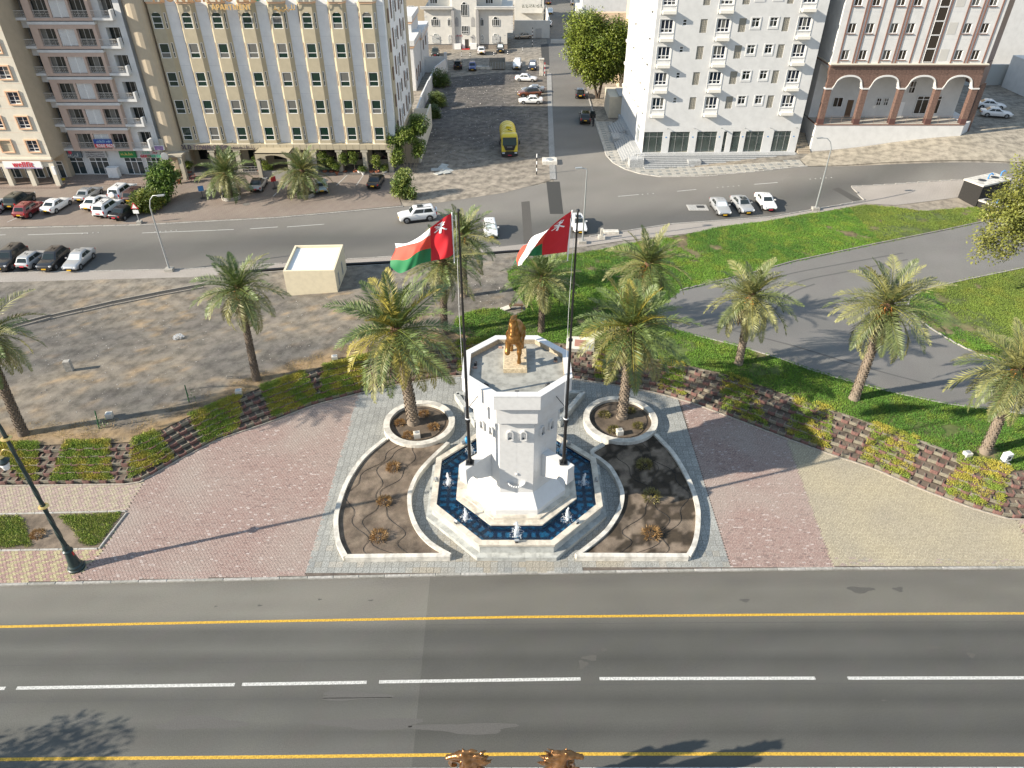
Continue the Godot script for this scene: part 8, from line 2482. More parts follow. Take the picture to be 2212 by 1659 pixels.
func build_vehicles() -> void:
	var ns := {"group": "cars parked nose to the footpath"}
	car("suv", "black",[9.5,585],[45,556], "black off-roader at the footpath end of the kerb row, beside a silver hatchback",{"group": "cars parked nose to the footpath"})
	car("hatch", "silver",[92,557],[57,583], "silver hatchback parked tail to the footpath between two black off-roaders",{"group": "cars parked nose to the footpath", "redplate": 1})
	car("cross", "black",[104,585],[136,557], "black off-roader between the silver hatchback and the silver saloon",{"group": "cars parked nose to the footpath"})
	car("sedan", "silver",[157,585],[191,555], "silver saloon with a bright sunshade behind its windscreen",{"group": "cars parked nose to the footpath", "shade": 1})
	car("sedan", "white",[22,440],[-18,466], "white car behind the dark green off-roader by the cream block",{"group": "cars outside the shops"})
	car("suv", "darkgreen",[67,430],[27,457], "dusty dark green off-roader next to the red one",{"group": "cars outside the shops"})
	car("cross", "red",[82,451],[50,473], "dark red crossover outside the shops",{"group": "cars outside the shops"})
	car("sedan", "white",[144,440],[106,463], "white saloon parked alone between the red crossover and the white group",{"group": "cars outside the shops"})
	car("sedan", "silver",[212,416],[177,439], "silver saloon nearest the shop steps",{"group": "cars outside the shops"})
	car("sedan", "white",[231,433],[191,458], "white saloon with dark roof glass beside the white off-roaders",{"group": "cars outside the shops", "sunroof": 1})
	car("suv", "white",[287,411],[250,437], "white off-roader with a white rear spare wheel cover",{"group": "cars outside the shops", "spare": 2})
	car("suv", "white",[257,446],[218,473], "white off-roader with roof rails, parked nearest the street's kerb",{"group": "cars outside the shops", "redplate": 1, "rack": 1})
	car("suv", "brown",[315,420],[284,443], "dark brown off-roader under the yellowish bush",{"group": "cars outside the shops"})
	car("sedan", "black",[291,455],[255,477], "black saloon beside the triangular warning sign",{"group": "cars outside the shops", "redplate": 1})
	car("sedan", "silver",[570,389],[549,424], "silver saloon with a black roof in the hotel forecourt",{"group": "cars in the hotel forecourt", "roof": "black", "redplate": 1})
	car("sedan", "paleblue",[692,391],[698,428], "pale blue saloon under the palm in the hotel forecourt",{"group": "cars in the hotel forecourt", "sunroof": 1})
	car("sedan", "black",[822,383],[803,416], "black saloon before the row of pots in the hotel forecourt",{"group": "cars in the hotel forecourt"})
	var mv := car("suv", "white",[864,479],[940,471], "white off-roader driving along the back street",{"rack": 1, "sunroof": 1, "spare": 2})
	mv.name = numbered("moving_car"); mv.set_meta("group", "cars on the move")
	car("hatch", "white",[1062,519],[1057,489], "white hatchback half hidden behind the windswept palm",{"group": "cars in the right parking strip", "shade": 1})
	car("sedan", "white",[1254,506],[1241,476], "white saloon beside the lamp post behind the folded flag",{"group": "cars in the right parking strip", "sunroof": 1})
	car("sedan", "silver",[1566,471],[1543,439], "silver saloon next to the utility slab",{"group": "cars in the right parking strip", "shade": 1})
	car("sedan", "silver",[1617,467],[1586,434], "silver saloon with a dark sunroof between two saloons by the lawn",{"group": "cars in the right parking strip", "sunroof": 1})
	car("sedan", "white",[1664,460],[1640,428], "white saloon nearest the bent lamp post by the lawn",{"group": "cars in the right parking strip", "redplate": 1})
	car("sedan", "white",[2182,254],[2116,249], "white saloon outside the arcade block's right end",{"group": "cars by the arcade block"})
	car("sedan", "white",[2168,236],[2104,232], "white car behind another white car by the arcade block",{"group": "cars by the arcade block"})
	var lot := "cars on the gravel lot"
	car("cross", "darkgreen",[939,129],[942,110], "dark green crossover before the villa's stone plinth",{"group": lot, "redplate": 1})
	car("jeep", "black",[990,138],[988.6,156], "black open jeep with a rear spare wheel",{"group": lot, "spare": 1, "blackrim": 1})
	car("hatch", "blue",[1020,158],[1022,142], "small blue hatchback beside the jeep",{"group": lot})
	car("suv", "white",[1115,156],[1119,137], "white off-roader with a sunshade and black roof rails",{"group": lot, "shade": 1, "rack": 1})
	car("cross", "navy",[1149,158],[1152,140], "dark navy crossover with a sunshade beside the white off-roader",{"group": lot, "shade": 1})
	car("sedan", "white",[1164,176],[1109,174], "white saloon parked across the noses of two off-roaders",{"group": lot})
	car("sedan", "grey",[1124,200],[1179,199], "blue grey saloon half hidden behind the copper crossover",{"group": lot, "shade": 1})
	car("cross", "copper",[1118.5,209],[1168,207], "copper crossover with a black roof",{"group": lot, "roof": "black"})
	car("sedan", "white",[1118,223],[1175,223], "white saloon side on at the near end of the gravel lot's row",{"group": lot})
	car("cross", "white",[1040,107],[1040,124], "white crossover tail out before the villa entrance",{"group": "cars outside the villa"})
	car("suv", "black",[1080.6,121],[1081,102], "black off-roader with two round sunshades outside the villa",{"group": "cars outside the villa", "shade": 1})
	car("sedan", "beige",[1110,84],[1153,82], "pale beige saloon side on by the tall boundary wall",{"group": "cars outside the villa"})
	mv = car("sedan", "white",[1186,47],[1185,65], "white saloon driving away up the side street",{})
	mv.name = numbered("moving_car"); mv.set_meta("group", "cars on the move")
	var ss := "cars along the side street"
	var od := car("cross", "black",[1252,197],[1253.5,221], "black crossover kerbside under the big street tree",{"group": ss})
	od = car("suv", "black",[1261,250],[1265,275], "black off-roader with its right door open",{"group": ss})
	var dm := MB.new(); dm.span(0.0,0.06,0.35,1.1,0.0,1.0); part(od, "open_door",dm,paint("black"),Vector3(0.75,0,0.95))
	dm = MB.new(); dm.span(0.02,0.04,1.1,1.55,0.1,0.85); part(od, "door_window",dm,M.glass_car,Vector3(0.75,0,0.95))
	car("suv", "white",[1168,33],[1168,14], "white off-roader parked behind the grey house's balcony wall",{"group": ss})
	car("sedan", "brown",[1184,1],[1185,17], "dark saloon between white cars up the side street",{"group": ss})
	car("sedan", "white",[1189,37],[1188,21], "white saloon with a sunshade up the side street",{"group": ss, "shade": 1})
	car("sedan", "beige",[1168,38],[1167.5,53], "beige saloon tucked by the tall boundary wall",{"group": ss})
	car("hatch", "white",[1182,-4],[1182,-18], "white hatchback topmost in the row up the side street",{"group": ss})
	car("cross", "grey",[1237,2],[1239,18], "grey crossover in front of a silver one by the tan house",{"group": ss})
	car("cross", "silver",[1243,15],[1246,32], "silver crossover tail out by the tan house gate",{"group": ss})
	car("suv", "white",[1310,38],[1268,36], "white off-roader in the tan house's yard behind the big tree",{"group": ss})
	car("sedan", "brown",[1252,146],[1254,164], "dark saloon peeping out from under the big street tree",{"group": ss})
	build_truck()
	build_people()

func build_truck() -> void:
	var f := GT(1101,340)
	var t := thing("tanker_truck", "yellow and black tanker truck standing on the gravel lot", "truck",f,PI/2*-1.0 + PI + 0.045)
	t.rotation.y = -PI/2 + 0.05
	# local +x forward; front at x = 0
	var ye := mat("truck_yellow",lin(0.66,0.50,0.01),0.35); ye.clearcoat_enabled = true; ye.clearcoat = 0.6
	var bk: Material = M.plastic_black
	var mb := MB.new()
	var cs := [[-2.1,1.22,3.05],[-2.05,1.25,3.2],[-1.2,1.25,3.28],[-0.45,1.25,3.05],[-0.12,1.22,1.75],[0.0,1.18,0.75]]
	var rows := []
	for s in cs:
		var rw := []
		for q in [Vector2(1.0,0.0),Vector2(1.0,0.5),Vector2(0.99,0.9),Vector2(0.9,0.985),Vector2(0.4,1.0)]: rw.append(Vector3(s[0],0.55 + (s[2] - 0.55)*q.y,-s[1]*q.x))
		for q in [Vector2(0.4,1.0),Vector2(0.9,0.985),Vector2(0.99,0.9),Vector2(1.0,0.5),Vector2(1.0,0.0)]: rw.append(Vector3(s[0],0.55 + (s[2] - 0.55)*q.y,s[1]*q.x))
		rows.append(rw)
	mb.grid(rows)
	var r0: Array = rows[0]
	for k in range(1,r0.size() - 1): mb.tri(r0[0],r0[k],r0[k + 1])
	part(t, "cab",mb,ye)
	mb = MB.new(); mb.quad(Vector3(-0.08,1.82,1.08),Vector3(-0.08,1.82,-1.08),Vector3(-0.40,2.95,-1.04),Vector3(-0.40,2.95,1.04)); part(t, "windscreen",mb,M.glass_green,Vector3(0.06,0,0))
	mb = MB.new(); mb.box(Vector3(-0.25,3.02,0),Vector3(0.45,0.12,2.3),Basis(Vector3(0,0,1),0.35)); part(t, "sun_visor",mb,ye)
	mb = MB.new(); mb.hexa([Vector3(-0.14,1.1,-0.66),Vector3(0.07,1.1,-0.66),Vector3(-0.14,1.8,-0.95),Vector3(-0.02,1.8,-0.95),Vector3(-0.14,1.1,0.66),Vector3(0.07,1.1,0.66),Vector3(-0.14,1.8,0.95),Vector3(-0.02,1.8,0.95)]); part(t, "grille",mb,bk)
	for k in 4:
		mb = MB.new(); mb.box(Vector3(0.07,0.95 + k*0.16,0),Vector3(0.05,0.06,1.2)); part(t, "grille_slat",mb,M.dark_steel)
	mb = MB.new(); mb.box(Vector3(0.0,0.55,0),Vector3(0.25,0.62,2.46)); part(t, "bumper",mb,bk)
	text3d(t, "maker_letters", "SCANIA",0.16,M.galv,Vector3(0.10,1.62,0),Vector3(1,0,0),true,0.02)
	for s in [-1,1]:
		mb = MB.new(); mb.box(Vector3(0.12,0.72,s*0.95),Vector3(0.06,0.2,0.4)); part(t, "headlight",mb,M.headlight)
		mb = MB.new(); mb.box(Vector3(-0.15,2.2,s*1.5),Vector3(0.12,0.55,0.22)); part(t, "mirror",mb,bk)
		mb = MB.new(); mb.quad(Vector3(-0.6,1.85,s*1.27),Vector3(-1.5,1.85,s*1.27),Vector3(-1.5,2.7,s*1.27),Vector3(-0.75,2.7,s*1.27)); part(t, "side_window",mb,M.glass_dark)
	mb = MB.new(); mb.box(Vector3(0.14,0.36,0),Vector3(0.03,0.14,0.55)); part(t, "number_plate",mb,M.plate_red)
	mb = MB.new(); mb.span(-8.6,-1.0,0.75,1.05,-0.45,0.45); part(t, "chassis",mb,bk)
	# tank: elliptical drum with ribs
	rows = []
	for s in [[-8.6,0.02],[-8.58,0.5],[-8.5,0.9],[-8.4,1.0],[-2.75,1.0],[-2.65,0.92],[-2.55,0.5],[-2.52,0.02]]:
		var rw := []
		for k in 24:
			var a := TAU*k/24
			rw.append(Vector3(s[0],2.15 + sin(a)*1.08*s[1],cos(a)*1.24*s[1]))
		rows.append(rw)
	mb = MB.new()
	rows.reverse()
	mb.grid(rows,true); part(t, "tank",mb,ye)
	for x in [-3.2,-4.3,-5.4,-6.5,-7.6]:
		var pts := []; var rd := []
		for k in 25:
			var a := TAU*k/24
			pts.append(Vector3(x,2.15 + sin(a)*1.09,cos(a)*1.25)); rd.append(0.045)
		mb = MB.new(); mb.tube(pts,rd,5,false); part(t, "tank_rib",mb,ye)
	mb = MB.new(); mb.span(-5.2,-4.2,3.2,3.36,-0.45,0.45); part(t, "manway",mb,ye)
	mb = MB.new(); mb.lathe([Vector2(0.36,0),Vector2(0.36,0.12),Vector2(0,0.16)],14,Vector3(-4.5,3.36,0)); part(t, "manway_lid",mb,ye)
	mb = MB.new(); mb.tube([Vector3(-3.2,3.3,0.1),Vector3(-2.9,3.2,-0.4),Vector3(-2.6,2.6,-0.95),Vector3(-2.4,1.6,-1.2),Vector3(-2.4,1.0,-1.2)],[0.07,0.07,0.07,0.07,0.07],7); part(t, "hose",mb,bk)
	for x in [-0.95,-5.6,-6.95]:
		for s in [-1,1]:
			var w := part(t, "wheel",car_meshes("suv").disc,bk,Vector3(x,0.52,s*1.08))
			mb = MB.new(); mb.lathe([Vector2(0.30,-0.15),Vector2(0.5,-0.17),Vector2(0.52,-0.1),Vector2(0.52,0.1),Vector2(0.5,0.17),Vector2(0.30,0.15)],18,Vector3.ZERO,Basis(Vector3.RIGHT,PI/2)); part(w, "tyre",mb,M.tyre)
	for s in [-1,1]:
		mb = MB.new(); mb.span(-5.0,-2.6,0.55,1.0,s*0.75,s*1.2); part(t, "side_locker",mb,M.galv)
		mb = MB.new(); mb.span(-7.8,-4.9,1.1,1.16,s*0.85,s*1.26); part(t, "mudguard",mb,bk)

func person(at: Vector3,turn: float,label: String,cloth: Color,arm: float) -> void:
	var b := []
	chain(b,[[-0.02,0.06,0.10,0.05],[0.0,0.48,0.10,0.062],[0.0,0.90,0.09,0.095]]); chain(b,[[0.12,0.05,0.10,0.04],[-0.02,0.06,0.10,0.045]])
	chain(b,[[-0.02,0.06,-0.10,0.05],[0.0,0.48,-0.10,0.062],[0.0,0.90,-0.09,0.095]]); chain(b,[[0.12,0.05,-0.10,0.04],[-0.02,0.06,-0.10,0.045]])
	chain(b,[[0,0.95,0,0.14],[0,1.20,0,0.145],[0,1.40,0,0.13]]); chain(b,[[0,1.42,0.16,0.065],[0,1.42,-0.16,0.065]])
	for s in [-1,1]: chain(b,[[0,1.42,0.20*s,0.058],[0.05 + arm*0.15,1.16,0.25*s,0.046],[0.16 + arm*0.3,1.0 + arm*0.2,0.22*s,0.036],[0.22 + arm*0.34,0.97 + arm*0.22,0.21*s,0.035]])
	chain(b,[[0,1.48,0,0.055],[0.02,1.58,0,0.055]]); chain(b,[[0.02,1.62,0,0.088],[0.02,1.70,0,0.095]])
	var t := thing("person",label, "person",at,turn)
	part(t, "body",sdf_mesh(b,0.032,0.05),mat("cloth_" + str(cloth),lin(cloth.r,cloth.g,cloth.b),0.9))
	var hd := []
	chain(hd,[[0.02,1.60,0,0.082],[0.02,1.70,0,0.09]]); chain(hd,[[0.10,1.62,0,0.02],[0.115,1.645,0,0.02]])
	for s in [-1,1]: chain(hd,[[0.02,1.64,0.09*s,0.02],[0.02,1.67,0.09*s,0.02]])
	part(t, "head",sdf_mesh(hd,0.022,0.02),mat("skin",lin(0.32,0.19,0.13),0.6),Vector3(0.006,0.004,0))
	var hr := []
	chain(hr,[[0.0,1.72,0,0.092],[-0.02,1.68,0,0.094]]); part(t, "hair",sdf_mesh(hr,0.022,0.02),mat("hair",lin(0.012,0.01,0.009),0.8),Vector3(-0.004,0.012,0))
func build_people() -> void:
	var p := GT(1281,273)
	person(p,2.4, "person in black clothes at the open door of the black off-roader",Color(0.02,0.02,0.024),0.6)

# ---------- planters,lamps,kiosk and small things ----------
func low_wall(root: Node,l: PackedVector2Array,th: float,h: float,step: float) -> void:   # wall of separate coping stones along a line
	var a := offs(l,th/2); var b := offs(l,-th/2)
	var i := 0
	while i < l.size() - 1:
		var j := i
		var d := 0.0
		while j < l.size() - 1 and d < step:
			d += l[j].distance_to(l[j + 1]); j += 1
		var wq := PackedVector2Array(); var cq := PackedVector2Array()
		for k in range(i,j + 1): wq.append(a[k])
		for k in range(j,i - 1,-1): wq.append(b[k])
		var mb := MB.new(); mb.prism(wq,0.0,h,true,true)
		part(root, "coping_stone",mb,M.planter_stone)
		i = j
func build_street_things() -> void:
	mat("planter_stone",lin(0.64,0.61,0.545),0.6, "soft",0.3)
	var h := 0.42
	# crescent beds
	var beds := [[[833,946,786,986,753,1033,735,1077,726,1113,726,1142,731,1171,746,1201],[968,955,935,986,906,1018,889,1051,884,1077,888,1109,902,1142,924,1168,950,1186,972,1198]],[[1416,937,1454,978,1483,1026,1500,1066,1508,1102,1507,1142,1500,1175,1487,1199],[1304,958,1278,976,1297,991,1320,1011,1341,1051,1344,1077,1336,1106,1316,1138,1298,1157,1262,1186,1245,1198]]]
	for i in 2:
		var t := thing("crescent_planter",["crescent planting bed with coiled drip hoses beside the fountain", "crescent planting bed with damp dark soil beside the fountain"][i], "planter")
		var o := smooth_line(pl(beds[i][0],h),40); var n := smooth_line(pl(beds[i][1],h),40)
		var f := PackedVector2Array([o[-1],n[-1]])
		low_wall(t,o,0.32,h,0.85); low_wall(t,n,0.30,h,0.85); low_wall(t,dense(f,0.4),0.32,h - 0.004,0.85)
		var poly := o.duplicate()
		for k in range(n.size() - 1,-1,-1): poly.append(n[k])
		var nz := FastNoiseLite.new(); nz.seed = 70 + i; nz.frequency = 0.5; nz.fractal_octaves = 3
		var sm := sheet(poly,0.26,0.25,func(s):
			var k := nz.get_noise_2d(s.x,s.y); var q := nz.get_noise_2d(s.x*3.0 + 40.0,s.y*3.0)
			var c := Color(0.15,0.115,0.085).lerp(Color(0.25,0.195,0.145),clampf(0.5 + k*1.5,0,1))*(1.0 + q*0.25)
			if i == 1 and k < 0.08 and k > -0.42: c = Color(0.06,0.044,0.03)
			return c)
		part(t, "soil",sm,M.soil)
		# drip hoses
		for c in 3:
			var pts := []; var rd := []
			for k in 41:
				var u := k/40.0
				var m := o[int(u*39.0)].lerp(n[int(u*39.0)],0.2 + 0.24*c + 0.1*sin(u*(9.0 + 2*c) + c*2.0) + 0.05*sin(u*31.0 + c))
				pts.append(Vector3(m.x,0.285 + 0.015*sin(u*30),m.y)); rd.append(0.014)
			var hb := MB.new(); hb.tube(pts,rd,5); part(t, "drip_hose",hb,M.plastic_black)
	# round planters
	for i in 2:
		var c := G([906.0,1340.0][i],[914.0,906.0][i],h)
		var R: float = [2.82,2.95][i]
		var t := thing("round_planter",["round stone planter ring with the big yellowing palm", "round stone planter ring with the yellow green palm"][i], "planter",Vector3(c.x,0,c.z))
		for k in 20:
			var q := PackedVector2Array()
			for s in 4:
				var a := TAU*(k + (s/3.0)*0.988)/20; q.append(Vector2(cos(a),-sin(a))*R)
			for s in range(3,-1,-1):
				var a := TAU*(k + (s/3.0)*0.988)/20; q.append(Vector2(cos(a),-sin(a))*(R - 0.48))
			var mb := MB.new(); mb.prism(q,0.0,0.56,true,true); part(t, "ring_stone",mb,M.planter_stone)
		var sm := MB.new(); sm.col = Color(0.15,0.115,0.085)
		for k in 24:
			var a0 := TAU*k/24; var a1 := TAU*(k + 1)/24
			sm.tri(Vector3(0,0.36,0),Vector3(cos(a0)*(R - 0.47),0.31,-sin(a0)*(R - 0.47)),Vector3(cos(a1)*(R - 0.47),0.31,-sin(a1)*(R - 0.47)))
		part(t, "soil",sm,M.soil)
		var pts := []; var rd := []
		for k in 31:
			var a := TAU*k/24
			pts.append(Vector3(cos(a)*(R - 0.8 - 0.1*sin(a*3)),0.35,sin(a)*(R - 0.8))); rd.append(0.02)
		var hb := MB.new(); hb.tube(pts,rd,5); part(t, "drip_hose",hb,M.plastic_black)
	# clipped dry shrubs
	var balls := [[850,1003,0.5,0],[830,1076,0.47,0],[819,1152,0.55,0],[1392,998,0.55,1],[1407,1066,0.6,1],[1407,1146,0.6,0],[864,908,0.42,0],[916,888,0.42,0],[937,917,0.45,0],[882,935,0.45,0],[1305,890,0.45,1],[1361,881,0.4,1],[1378,914,0.42,1],[1325,923,0.46,1],[82,1148,0.42,0]]
	var bl := ["top dry clipped shrub of the bed with coiled hoses", "middle dry clipped shrub of the bed with coiled hoses", "straw coloured clipped shrub at the kerb end of the bed with coiled hoses", "greenish clipped shrub in the damp bed beside its wet soil ring", "clipped shrub in the middle of the damp bed", "large orange brown clipped shrub at the kerb end of the damp bed", "dry clipped shrub in the ring of the big palm, left of its trunk", "dry clipped shrub behind the trunk of the big ringed palm", "dry clipped shrub right of the big ringed palm's trunk", "dry clipped shrub beside the spotlight box of the big ringed palm", "green clipped shrub at the tower side of the yellow green palm's ring", "green clipped shrub behind the yellow green palm's trunk", "green clipped shrub right of the yellow green palm's trunk", "green clipped shrub beside the yellow green palm's spotlight box", "brown dead shrub in the kerbed bed by the ornate lamp"]
	for i in balls.size():
		var q: Array = balls[i]
		var p := G(q[0],q[1] + 8,0.28 if i < 14 else 0.03)
		single("clipped_shrub",bl[i], "shrub",fuzz(i,q[2]*1.2),leaf_mat("dry_ball",Color(0.34,0.205,0.08)) if q[3] == 0 else leaf_mat("green_ball",Color(0.20,0.175,0.05)),p, "clipped shrubs")
	# spotlight boxes
	for q in [[901,944,0.32, "white spotlight box beside the big ringed palm"],[1338,938,0.32, "white spotlight box beside the yellow green ringed palm"],[238,902,-1, "white spotlight box on the dirt above the terrace bend"],[517,852,-1, "small white spotlight box at the terrace top by the lone palm"],[724,778,-1, "grey concrete block at the terrace top near the big palm"],[2087,987,-1, "small white box at the edge of the lawn terrace"]]:
		var p := GT(q[0],q[1]) if q[2] < 0 else G(q[0],q[1],q[2])
		var t := thing("spotlight_box",q[3], "spotlight",p,0.2, "garden spotlight boxes")
		var mb := MB.new(); mb.bevel(Vector3(0,0.22,0),Vector3(0.5,0.5,0.45),0.03); part(t, "housing",mb,M.planter_stone)
		mb = MB.new(); mb.lathe([Vector2(0.16,0.47),Vector2(0.16,0.49),Vector2(0,0.495)],14); part(t, "lens",mb,M.galv)
	var sb := thing("pole_spotlight", "white square spotlight on a short pole by the terrace", "spotlight",GT(2166,1004),0.3)
	slab(sb, "head",M.frame_white,-0.28,0.28,0.5,1.1,-0.2,0.2); slab(sb, "lens",M.dark_steel,-0.12,0.12,0.68,0.92,0.2,0.215); slab(sb, "pole",M.dark_steel,-0.03,0.03,0.0,0.5,-0.03,0.03); slab(sb, "foot",M.planter_stone,-0.4,0.5,0.0,0.1,-0.3,0.3)
	# floodlights on the pool coping and the roof
	var fn := ["front", "front left", "front right", "left", "right", "rear left", "rear right"]
	var fa := [0,-1,1,-2,2,-3,3]
	for i in 7:
		var a := deg_to_rad(45.0*fa[i])
		var p := Vector3(MC.x + sin(a)*5.62,1.16,MC.y + cos(a)*5.62)
		var t := thing("pool_floodlight", "small grey floodlight on the %s side of the pool coping" % fn[i], "floodlight",p,a, "pool floodlights")
		var mb := MB.new(); mb.box(Vector3(0,0.18,0),Vector3(0.28,0.22,0.14),Basis(Vector3.RIGHT,0.5)); part(t, "head",mb,M.galv)
		mb = MB.new(); mb.box(Vector3(0,0.05,0.03),Vector3(0.2,0.1,0.1)); part(t, "bracket",mb,M.dark_steel)
	for i in 5:
		var a := deg_to_rad([-100.0,-45.0,0.0,45.0,110.0][i])
		var t := single("roof_floodlight", "small dark floodlight on the tower roof %s" % ["at its left wall", "at its front left wall", "at its front wall", "at its front right wall", "at its right wall"][i], "floodlight",box_mb(Vector3(0.26,0.24,0.14),0.12),M.dark_steel,Vector3(MC.x + sin(a)*2.62,10.74,MC.y + cos(a)*2.62), "roof floodlights")
		t.rotation.y = a
	ornate_lamp()
	# grey street lamps
	for q in [[367,585,329,447,341,422, "grey street lamp with a bent neck beside the kerb row of cars",1.0],[1258,525,1258.8,367.5,1256,363, "straight grey street lamp behind the folded flag",0.3],[1761,453,1793,321,1776,298, "grey street lamp with a bent neck at the lawn's upper edge",1.0],[1296,172,1290,74,1261,62, "grey street lamp reaching out of the big street tree",1.4]]:
		var b := GT(q[0],q[1])
		var top := ZP(q[2],q[3],b.z) - b; var hd := ZP(q[4],q[5],b.z) - b
		var t := thing("street_lamp",q[6], "street lamp",b,0.0, "grey street lamps")
		var mb := MB.new(); mb.bevel(Vector3(0,0.15,0),Vector3(0.9,0.4,0.7),0.03); part(t, "foot_block",mb,M.concrete)
		mb = MB.new(); mb.tube([Vector3(0,0.3,0),Vector3(0,top.y*0.5,0),Vector3(0,top.y,0),Vector3(hd.x*0.2,lerpf(top.y,hd.y,0.6),0),Vector3(hd.x*0.55,hd.y*0.995,0),hd],[0.11,0.09,0.065,0.055,0.05,0.045],8); part(t, "pole",mb,M.galv)
		mb = MB.new(); mb.box(hd + Vector3(signf(hd.x)*0.3,0,0),Vector3(0.75,0.12,0.3),Basis(Vector3(0,0,1),0.1)); part(t, "lamp_head",mb,M.galv)
	# kiosk
	var kq := []
	for q in [[611,586],[722,584],[741,528],[637,530]]: kq.append(G(q[0],q[1],3.0))
	var t := thing("utility_kiosk", "plain cream substation kiosk with a white ribbed roof on the dirt lot", "kiosk")
	var kp := PackedVector2Array(); var ki := PackedVector2Array()
	var kc := Vector2.ZERO
	for p in kq:
		kp.append(Vector2(p.x,p.z)); kc += Vector2(p.x,p.z)/4
	for p in kp: ki.append(p + (kc - p).normalized()*0.32)
	var mb := MB.new(); mb.prism(kp,-0.3,2.7,false); part(t, "walls",mb,mat("kiosk_cream",lin(0.70,0.62,0.45),0.85, "plaster",0.3))
	mb = MB.new(); mb.ring(kp,ki,2.7,3.0,2.7); part(t, "parapet",mb,M.kiosk_cream)
	mb = MB.new(); mb.prism(ki,2.6,2.74); part(t, "roof",mb,M.frame_white)
	for k in 22:
		var u := (k + 0.5)/22
		var a := ki[0].lerp(ki[3],u); var b := ki[1].lerp(ki[2],u)
		mb = MB.new(); mb.tube([Vector3(a.x,2.74,a.y),Vector3(b.x,2.74,b.y)],[0.05,0.05],4); part(t, "roof_rib",mb,M.frame_white)
	for k in 2:
		var a := kp[1].lerp(kp[2],0.2 + 0.38*k); var b := kp[1].lerp(kp[2],0.28 + 0.38*k)
		var nn := Vector2(-(b - a).y,(b - a).x).normalized()*-0.03
		for s in 9:
			mb = MB.new(); mb.box(Vector3((a.x + b.x)/2 - nn.x,0.7 + s*0.16,(a.y + b.y)/2 - nn.y),Vector3(a.distance_to(b),0.05,0.05),Basis(Vector3.UP,-atan2((b - a).y,(b - a).x))); part(t, "vent_slat",mb,M.galv)
	# concrete pillar on the lot
	mb = MB.new(); mb.bevel(Vector3(0,0.5,0),Vector3(0.55,1.1,0.45),0.04)
	single("marker_pillar", "square grey concrete marker pillar alone on the dirt lot", "pillar",mb,M.concrete,GT(152,801)).rotation.y = 0.2
	# dark chambers with white lids
	for q in [[2069,426,2107,447,2084,386, "large dark walled chamber with white lids and blue vent pipes",5.5],[2109,447,2122,441,2116,431, "low dark walled chamber with a white lid beside the lawn",3.0]]:
		var a := GT(q[0],q[1]); var b := GT(q[2],q[3])
		var top: float = ZP(q[4],q[5],a.z).y
		var d := (b - a); d.y = 0
		var dn := d.normalized(); var sd := Vector3(-dn.z,0,dn.x)
		if sd.x < 0: sd = -sd
		var poly := PackedVector2Array()
		for p in [a,a + d,a + d + sd*q[7],a + sd*q[7]]: poly.append(Vector2(p.x,p.z))
		t = thing("service_chamber",q[6], "chamber")
		mb = MB.new(); mb.prism(poly,-0.3,top - 0.2); part(t, "walls",mb,mat("bitumen",lin(0.025,0.023,0.021),0.8, "fine",0.6))
		var pc := (poly[0] + poly[2])/2; var lid := PackedVector2Array()
		for p in poly: lid.append(p + (p - pc).normalized()*0.12)
		mb = MB.new(); mb.prism(lid,top - 0.2,top,true,true); part(t, "lid",mb,M.planter_stone)
		for k in 2:
			var p: Vector3 = a + d*0.5 + sd*q[7]*(0.28 + 0.45*k)
			mb = MB.new(); mb.lathe([Vector2(0.5,0),Vector2(0.5,0.03),Vector2(0,0.04)],14,Vector3(p.x,top,p.z)); part(t, "hatch",mb,M.dark_steel)
			var v: Vector3 = p + sd*1.1
			mb = MB.new(); mb.tube([Vector3(v.x,top,v.z),Vector3(v.x,top + 0.55,v.z),Vector3(v.x + 0.25,top + 0.75,v.z),Vector3(v.x + 0.5,top + 0.55,v.z)],[0.09,0.09,0.09,0.09],7); part(t, "vent_pipe",mb,M.blue_paint)

